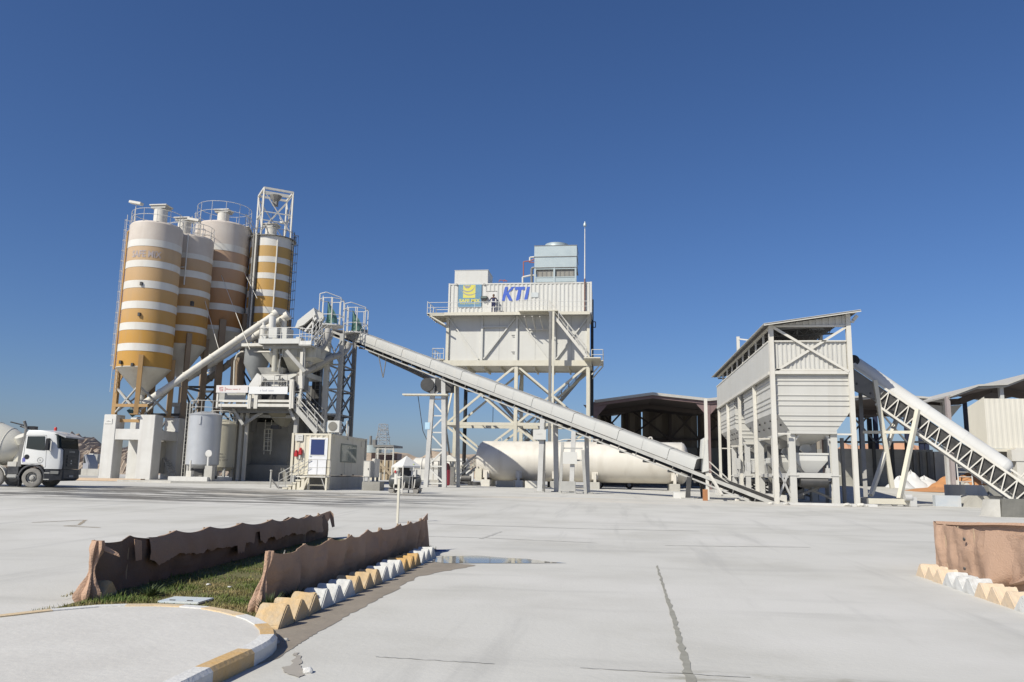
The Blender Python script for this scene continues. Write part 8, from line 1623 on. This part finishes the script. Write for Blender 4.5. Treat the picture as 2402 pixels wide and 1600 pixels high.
for i in range(9): t = 2.3 + (RL2 - 2.5) * i / 9; mb.beam(rp2(t, .66, -dep), rp2(t, -2.0, -dep), .07); 
fp('cross_tie', mb, LGREY)
for i in range(10): t = .8 + RL * i / 10; mb = MB(); mb.tube(rp2(t, .6, -.8), rp2(t, -.6, -.8), .07, 8); fp('return_idler', mb, DARK)
mb = MB(); mb.loft([[rp2(.2, s, u) for s, u in ((.6, -.2), (.6, -1.3), (-.6, -1.3), (-.6, -.2))], [rp2(2.2, s, u) for s, u in ((.6, -.2), (.6, -.9), (-.6, -.9), (-.6, -.2))]]); fp('head_frame', mb, MIDG)
mb = MB(); mb.tube(rp2(RL + .9, .75, .05), rp2(RL + .9, .75, .35), .05, 6); mb.beam(rp2(RL + .3, .75, .1), rp2(RL2, .75, .12), .06, .1); fp('skirt_rail', mb, BONE)
# walkway on the far side
mb = MB(); mb.beam(rp2(1.5, -1.3, -.9), rp2(RL2, -1.3, -.9), .8, .06, up=ru); mb.beam(rp2(1.5, -1.7, -.2), rp2(RL2, -1.7, -.2), .04)
for i in range(14): t = 1.5 + (RL2 - 1.5) * i / 13; mb.beam(rp2(t, -1.7, -.9), rp2(t, -1.7, -.2), .035)
fp('walkway', mb, LGREY)
# legs, swivelling undercarriage
YQ2 = RA.y - .6
for (pa, pb_, ya, yb, w, m) in (((2052, 892), (2093, 1145), 47.6, 47.6, .22, CREAM), ((2153, 962), (2110, 1170), 46.9, 45.6, .22, CREAM), ((2017, 903), (2031, 1168), 49.6, 46.4, .22, MIDG), ((2107, 972), (2043, 1162), 48.8, 46.4, .2, BONE)):
    mb = MB(); mb.beam(P(*pa, ya), P(*pb_, yb), w); fp('support_leg', mb, m)
mb = MB(); mb.beam(P(2024, 1014, 48.0), P(2140, 1014, 47.0), .16); fp('leg_tie', mb, CREAM)
mb = MB(); a = P(2038, 1183, 45.2); b = P(2140, 1183, 45.2); g_ = gz(a.x, 45.2); mb.box((a.x, 45.2, P(2090, 1183, 45.2).z), (b.x, 45.45, P(2090, 1170, 45.2).z)); fp('undercarriage_beam', mb, CREAM)
mb = MB(); a2 = P(2016, 1186, 45.4); mb.box((a2.x, 45.5, g_ + .05), (P(2042, 1170, 45.4).x, 46.3, P(2030, 1168, 45.4).z)); fp('slew_box', mb, MIDG)
mb = MB(); q = P(2136, 1172, 45.1); mb.box((q.x - .05, 45.0, g_), (q.x + .28, 45.5, q.z + .15)); fp('wheel_bracket', mb, LGREY); mb = MB(); mb.tube((q.x - .3, 45.1, q.z + .1), (q.x + .05, 45.1, q.z + .1), .18, 12); fp('travel_motor', mb, LGREY)
for px in (2031, 2100, 2128): q = P(px, 1188, 45.2); mb = MB(); mb.lathe([(.06, -.09), (.2, -.09), (.2, .09), (.06, .09)], (q.x, 45.3, g_ + .2), 18, axis=(0, 1, 0)); fp('wheel', mb, MIDG)
# ladder behind the lower end
lad_ = thing('ladder', 'steel ladder leaning below the lower end of the feed conveyor', 'ladder', P(2265, 1143, 68)); mb = MB(); mb.ladder(P(2266, 1141, 68), P(2260, 1083, 69), (1, .1, 0), 1.1, .42, r=.05); part('rungs_and_rails', mb, LGREY, lad_); mb = MB(); mb.beam(P(2304, 1135, 68), P(2292, 1080, 69), .09); part('side_rail', mb, LGREY, lad_)

# ================================================================== sheds
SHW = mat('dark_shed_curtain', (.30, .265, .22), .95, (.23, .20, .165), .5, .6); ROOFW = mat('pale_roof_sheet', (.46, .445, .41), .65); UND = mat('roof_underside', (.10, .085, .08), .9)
def shed(label, xs, ys, Y, D, valleys, close, colm=REDP, base=None, th=.3):
    """xs/ys: sighted eaves and ridges from left to right; D deep"""
    pts = [P(x, y, Y) for x, y in zip(xs, ys)]; g_ = gz(pts[0].x, Y) if base is None else base
    root = thing('storage_shed', label, 'open shed', ((pts[0].x + pts[-1].x) / 2, Y, g_))
    for a, b in zip(pts[:-1], pts[1:]):
        mb = MB(); mb.prism([a + V((0, -.4, 0)), b + V((0, -.4, 0)), b + V((0, -.4, -th)), a + V((0, -.4, -th))], (0, D + .8, 0)); part('roof_slope', mb, ROOFW, root)
        mb = MB(); mb.add([a + V((0, -.3, -th - .01)), b + V((0, -.3, -th - .01)), b + V((0, D, -th - .01)), a + V((0, D, -th - .01))], [(0, 1, 2, 3)]); part('underside_shade_sheet', mb, UND, root)  # added dark sheet: the shade beneath the pale roof is painted in
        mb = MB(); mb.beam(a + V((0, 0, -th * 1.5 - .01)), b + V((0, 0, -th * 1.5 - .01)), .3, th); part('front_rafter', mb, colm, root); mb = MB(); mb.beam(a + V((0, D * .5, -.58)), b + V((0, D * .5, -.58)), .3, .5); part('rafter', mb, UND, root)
    for i in valleys:
        p = pts[i]; mb = MB(); mb.box((p.x - .22, Y - .05, gz(p.x, Y)), (p.x + .22, Y + .4, p.z - .2)); part('column', mb, colm, root); mb = MB(); mb.box((p.x - .2, Y + D - .4, gz(p.x, Y + D)), (p.x + .2, Y + D, p.z - .2)); part('column', mb, DARK, root)
        for sgn in (-1, 1): mb = MB(); mb.prism([(p.x, Y, p.z - .6), (p.x + sgn * 1.3, Y, p.z - .5), (p.x, Y, p.z - 2.0)], (0, .25, 0)); part('haunch', mb, colm, root)
    return root, pts, g_
s1_, pts, g_ = shed('large open shed with dark torn curtains behind the main conveyor', [1396, 1530, 1660, 1800, 1930], [939, 921, 935, 921, 935], 88, 22, (0, 2, 4), True)
Yb = 88 + 21.5; rd = random.Random(4); xA, xB = pts[0].x * 1.0, pts[4].x + 8
cuts = [1394, 1440, 1450, 1504, 1507, 1570, 1573, 1636, 1642, 1690, 1740, 1800, 1870, 1950]
for a_, b_ in zip(cuts[:-1], cuts[1:]):
    if b_ - a_ < 11: continue
    A_ = P(a_, 1000, Yb); B_ = P(b_, 1000, Yb); zt_ = P((a_ + b_) / 2, 948, Yb).z + .6; mb = MB(); rows = []
    for j in range(13):
        v = j / 12; row = []
        for i in range(9): u = i / 8; e = (.9 * math.sin(v * 3.1) if a_ == 1450 and i == 0 else -.8 * math.sin(v * 3.1) * (1 - v * .3) if a_ == 1394 and i == 8 else 0); row.append(V((A_.x + (B_.x - A_.x) * u + e, Yb + .25 * math.sin(u * 12 + a_), g_ + (zt_ - g_) * v)))
        rows.append(row)
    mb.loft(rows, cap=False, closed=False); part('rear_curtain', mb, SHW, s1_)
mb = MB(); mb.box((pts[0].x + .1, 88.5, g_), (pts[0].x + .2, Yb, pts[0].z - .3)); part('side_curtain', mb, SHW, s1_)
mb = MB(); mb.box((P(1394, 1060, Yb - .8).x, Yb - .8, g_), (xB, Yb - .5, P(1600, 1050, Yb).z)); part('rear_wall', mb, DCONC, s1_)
for a_, b_ in ((1470, 1572), (1572, 1640), (1640, 1740), (1400, 1470)):
    for (ya, yb) in ((955, 1030), (1030, 955)): mb = MB(); mb.beam(P(a_, ya, Yb - 1.0 - (.2 if ya < yb else 0)), P(b_, yb, Yb - 1.0 - (.2 if ya < yb else 0)), .22); part('cross_brace', mb, UND, s1_)
for px in (1470, 1572, 1640, 1700): q = P(px, 1000, Yb - 1); mb = MB(); mb.box((q.x - .2, Yb - 1.1, g_), (q.x + .2, Yb - .81, P(px, 938, Yb).z)); part('rear_column', mb, UND, s1_)
for py in (1031,): mb = MB(); mb.beam(P(1400, py, Yb - 1), P(1760, py, Yb - 1), .25); part('girt', mb, UND, s1_)
s2_, pts2, g2 = shed('open steel shed with bare dark columns behind the feed conveyor', [1935, 2070, 2216], [936, 924, 935], 69, 20, (0, 2), False, colm=LGREY, th=.16)
for px in (2055, 2128, 2160, 2172, 2021): q = P(px, 1000, 88); mb = MB(); mb.box((q.x - .2, 88, 1), (q.x + .2, 88.4, P(px, 945, 88).z)); part('rear_column', mb, mat('blue_black_steel', (.025, .03, .06), .5), s2_)
for a_, b_ in ((1980, 2055), (2055, 2128)):
    for (ya, yb) in ((955, 1038), (1038, 955)): mb = MB(); mb.beam(P(a_, ya, 88 - (.2 if ya < yb else 0)), P(b_, yb, 88 - (.2 if ya < yb else 0)), .16); part('cross_brace', mb, MIDG, s2_)
mb = MB(); mb.beam(P(1930, 1037, 88), P(2190, 1037, 88), .2); part('girt', mb, DARK, s2_)
# retaining wall below and between the sheds
rw = thing('retaining_wall', 'tall grey concrete block wall with dark posts behind the feed conveyor', 'retaining wall', (P(2100, 1140, 78).x, 78, 1.1)); a = P(1955, 1140, 78); b = P(2194, 1140, 78); zt_ = P(2100, 1054, 78).z
mb = MB(); mb.box((a.x, 78, .5), (b.x, 78.6, zt_)); part('wall', mb, mat('stained_block_wall', (.36, .35, .315), .9, (.25, .245, .22), .5, .7, bump=.3, bscale=6, streak=((.22, .21, .19), 1.0, .4)), rw)
for px in (2012, 2053, 2096, 2130, 2147, 2162, 2180): q = P(px, 1100, 77.8); mb = MB(); mb.box((q.x - .12, 77.75, .6), (q.x + .12, 77.998, zt_ + (.6 if px < 2140 else -.2))); part('post', mb, DARK if px < 2140 else MIDG, rw)
for k_ in range(3): mb = MB(); z = 1.2 + (zt_ - 1.2) * (k_ + 1) / 4; mb.box((a.x, 77.99, z), (b.x, 77.997, z + .03)); part('block_joint', mb, DCONC, rw)
mb = MB(); a = P(2194, 1140, 77.9); b = P(2300, 1140, 77.9); mb.box((a.x + .1, 77.9, .6), (b.x, 78.4, P(2240, 1060, 77.9).z)); solo('boundary_wall', mb, BONE, 'pale concrete wall behind the ladder and the red post', 'wall', (a.x, 77.9, 1))
for px in (2235, 2276): q = P(px, 1130, 76.5); mb = MB(); mb.box((q.x - .14, 76.5, 1), (q.x + .14, 76.78, P(px, 1070 if px < 2250 else 1080, 76.5).z)); solo('red_post', mb, mat('dusty_red_post', (.30, .10, .09), .6), ['dusty red post in front of the pale wall, left of the ladder', 'dusty red post seen through the rungs of the ladder'][px > 2250], 'post', (q.x, 76.5, 1))
# far right shed and its cream bin
s3_, pts3, g3 = shed('open shed at the right edge with a raised roof over the cream bin', [2224, 2290, 2357, 2440, 2560], [928, 903, 900, 868, 890], 62, 16, (), False, colm=GREY, th=.13)
for px, m, yy, y0_ in ((2229, mat('pink_steel', (.36, .31, .30), .6), 62, 930), (2269, mat('blue_black_steel', (.02, .03, .06)), 76, 930), (2357, LGREY, 62.2, 902)): q = P(px, 1000, yy); mb = MB(); mb.box((q.x - .13, yy, g3 - .2), (q.x + .13, yy + .35, P(px, y0_, yy).z)); part('column', mb, m, s3_)
cbx = thing('cream_bin', 'cream corrugated bin on white legs at the right edge under the shed roof', 'storage bin', (P(2340, 1050, 53).x, 53, 1)); a = P(2278, 1050, 53); b = P(2440, 1050, 53); zt_ = P(2350, 935, 53).z; zb_ = P(2350, 1051, 53).z; c_ = P(2318, 1050, 53)
CB_ = mat('cream_corrugated_sheet', (.64, .61, .53), .5, (.54, .51, .43), .6, .4)
mb = MB(); mb.corr((c_.x, 53, zb_), (b.x - c_.x, 0, 0), (0, 0, zt_ - zb_), .3, .012, (0, -1, 0)); part('front_sheet', mb, CB_, cbx, smooth=False)
e_ = PX(2272, 1000, c_.x); mb = MB(); p2 = P(2273, 1000, 60.5); mb.corr((p2.x, 60.5, zb_), (c_.x - p2.x, 53 - 60.5, 0), (0, 0, zt_ - zb_ + .1), .3, .04, (-.8, -.3, 0)); part('side_sheet', mb, CB_, cbx, smooth=False)
mb = MB(); mb.box((c_.x - .4, 52.9, zb_ - .22), (b.x, 53.3, zb_ - .02)); part('bottom_beam', mb, CREAM, cbx)
mb = MB(); mb.prism([(c_.x + .3, 53.5, zb_ - .2), (b.x, 53.5, zb_ - .2), (b.x, 53.5, zb_ - 2.3), (c_.x + 1.9, 53.5, zb_ - 2.3), (c_.x + 1.1, 53.5, zb_ - 1.2)], (0, 4, 0)); part('hopper_side', mb, mat('tan_hopper', (.40, .365, .31), .7), cbx)
q = P(2396, 1100, 52.4); mb = MB(); mb.box((q.x - .25, 52.4, .5), (q.x + .3, 52.9, zb_ + .0)); part('column', mb, BONE, cbx); mb = MB(); mb.box((q.x - .5, 52.35, zb_ - .8), (q.x + .5, 52.95, zb_ - .1)); part('column_head', mb, BONE, cbx)
# ================================================================== piles, low walls, blocks on the right
def heap(c, rx, ry, h, seed, n=26, m=9):
    mb = MB(); rings = []
    for j in range(m + 1):
        u = j / m; rings.append([V((c[0] + rx * (1 - u) * math.cos(6.283 * i / n) * (1 + .25 * mnoise.noise(V((math.cos(6.283 * i / n) * 1.3, math.sin(6.283 * i / n) * 1.3, seed)))), c[1] + ry * (1 - u) * math.sin(6.283 * i / n), c[2] + h * (u ** .85) * (1 + .25 * mnoise.noise(V((u * 3, i * .5, seed)))) - .05)) for i in range(n)])
    mb.loft(rings); return mb
OS = mat('orange_sand', (.46, .225, .10), .95, (.37, .19, .10), 1.0, .6, bump=.4, bscale=6); WS = mat('white_powder', (.60, .60, .60), .9, (.5, .5, .5), 1.5, .5, bump=.3)
for k_, (px, py, Y, rx, ry, h, m, lb) in enumerate([(2112, 1141, 71, 1.25, 1.2, .95, WS, 'smaller white powder heap at the left, by the feed conveyor leg'), (2138, 1141, 72, 1.7, 1.4, 1.4, WS, 'tallest white powder heap, in the middle of three'), (2170, 1142, 72, 1.5, 1.3, 1.0, WS, 'low white powder heap next to the orange sand'), (2228, 1140, 71, 2.2, 1.5, 1.1, OS, 'smaller orange sand heap left of the ladder'), (2310, 1138, 70, 3.6, 2.0, 2.0, OS, 'large orange sand heap under the lower end of the feed conveyor'), (2195, 1149, 67, 2.5, 1.2, .4, OS, 'thin spill of orange sand in front of the sand heaps')]):
    q = P(px, py, Y); q.z = gz(q.x, q.y); solo('sand_heap' if m is OS else 'powder_heap', heap(q, rx, ry, h, k_ + 2), m, lb, 'heap', q, None)
for k_, (px, py, Y, r_) in enumerate([(2246, 1140, 69, .58), (2263, 1138, 69, .52)]): q = P(px, py, Y); q.z = gz(q.x, q.y); solo('concrete_lump', rock(q, r_, 90 + k_, .8), CONC, ['tan concrete lump in front of the orange sand, left one', 'tan concrete lump in front of the orange sand, right one'][k_], 'rubble', q, None, smooth=False)
mb = MB(); a = P(2195, 1184, 47.5); b = P(2310, 1184, 47.5); g_ = gz(a.x, 47.5); mb.box((a.x, 47.5, g_ - .2), (b.x - 1.2, 47.9, P(2250, 1163, 47.5).z)); lw = thing('low_wall', 'low bluish painted wall with a pale sloping end at the yard edge on the right', 'low wall', (a.x, 47.5, g_)); part('painted_face', mb, mat('blue_grey_wall_paint', (.42, .46, .50), .8, (.55, .54, .52), 1.2, .7), lw)
mb = MB(); c0 = V((b.x - 1.19, 47.5, 0)); zt_ = P(2250, 1163, 47.5).z; mb.prism([(c0.x, 47.45, g_ - .2), (b.x + .6, 47.45, g_ - .2), (b.x + 1.0, 47.45, zt_ + .02), (c0.x + .6, 47.45, zt_ + .02)], (0, 1.6, 0)); part('sloping_end', mb, CONC, lw)
mb = MB(); a = P(2265, 1163, 50); b = P(2330, 1160, 50); zt_ = P(2290, 1138, 50).z; mb.prism([(a.x, 50, .2), (b.x, 50, .2), (b.x - .5, 50, zt_), (a.x, 50, zt_)], (0, 3, 0)); solo('ramp_wall', mb, WCONC, 'bright white ramp wall below the large orange sand heap', 'wall', (a.x, 50, 1))
mb = MB(); a = P(2322, 1163, 50.5); b = P(2402, 1165, 50.5); mb.box((a.x, 50.6, .2), (b.x + 2, 53.2, P(2350, 1140, 50.5).z)); solo('dark_trough', mb, DCONC, 'dark concrete trough under the end of the feed conveyor', 'trough', (a.x, 50.6, .5))
mb = MB(); g_ = gz(14, 36); a = P(2349, 1214, 36); b = P(2440, 1214, 36); zt_ = P(2370, 1171, 36).z; mb.prism([(a.x, 36, g_ - .2), (b.x, 36, g_ - .2), (b.x, 36, zt_), (a.x + .1, 36, zt_)], (0, 1.1, 0)); lb_ = thing('concrete_barrier', 'big stained grey concrete block at the right edge behind the tan screen', 'barrier', (a.x, 36, g_)); part('front', mb, mat('dark_stained_block', (.19, .185, .165), .9, (.12, .118, .105), 1.0, .7, bump=.4, bscale=6), lb_)
mb = MB(); mb.prism([(a.x - .001, 36.05, g_ - .2), (a.x - .45, 36.3, g_ - .2), (a.x - .12, 36.6, zt_ - .05), (a.x + .02, 36.05, zt_ - .02)], (0, .7, 0)); part('spalled_end', mb, CONC, lb_)
# grey car far behind the tank, seen below it
q = P(1476, 1149, 77.0); g_ = gz(q.x, 77); cr_ = thing('parked_car', 'dark grey car parked behind the long tank, wheels visible below it', 'car', (q.x - 1.2, 77, g_)); X0 = q.x
prof = [(-3.6, .35), (-3.6, .9), (-3.2, 1.05), (-2.5, 1.62), (-.9, 1.65), (-.1, 1.1), (.85, .98), (1.0, .75), (1.0, .32)]
mb = MB(); mb.prism([(X0 + x, 77, g_ + z) for x, z in prof], (0, 1.8, 0)); part('body', mb, mat('dark_grey_car_paint', (.05, .055, .065), .3, (.09, .09, .09), 2, .5), cr_, bevel=.06)
mb = MB(); mb.prism([(X0 + x, 76.985, g_ + z) for x, z in ((-2.9, 1.08), (-2.4, 1.54), (-.95, 1.56), (-.3, 1.1))], (0, .02, 0)); part('side_glass', mb, GLASS, cr_)
for x in (-2.75, .0):
    for y in (77.05, 78.75): mb = MB(); mb.lathe([(.2, -.11), (.36, -.12), (.36, .12), (.2, .11)], (X0 + x, y, g_ + .36), 22, axis=(0, 1, 0)); t_ = part('wheel', mb, BLACK, cr_); mb = MB(); mb.lathe([(.24, -.1), (.06, -.13), (.02, -.13)], (X0 + x, y, g_ + .36), 10, axis=(0, 1, 0)); part('rim', mb, RIM, cr_, t_)
mb = MB(); mb.box((X0 + .93, 77.1, g_ + .72), (X0 + 1.01, 77.5, g_ + .85)); part('headlight', mb, PANEL, cr_)
# grey utility posts and small stuff around the yard
for k_, (px, py, Y, w, h, m, lb) in enumerate([(1185, 1146, 70, .8, .55, DCONC, 'dark concrete block below the left part of the long tank'), (1245, 1148, 69, .5, .6, BONE, 'pale concrete block below the middle of the long tank'), (1600, 1158, 50, .5, .35, WHITE, 'white block at the foot of the conveyor support by the orange box')]): q = P(px, py, Y); q.z = gz(q.x, Y); mb = MB(); mb.box((q.x - w, Y, q.z - .1), (q.x + w, Y + .6, q.z + h)); solo('concrete_block', mb, m, lb, 'concrete block', q)
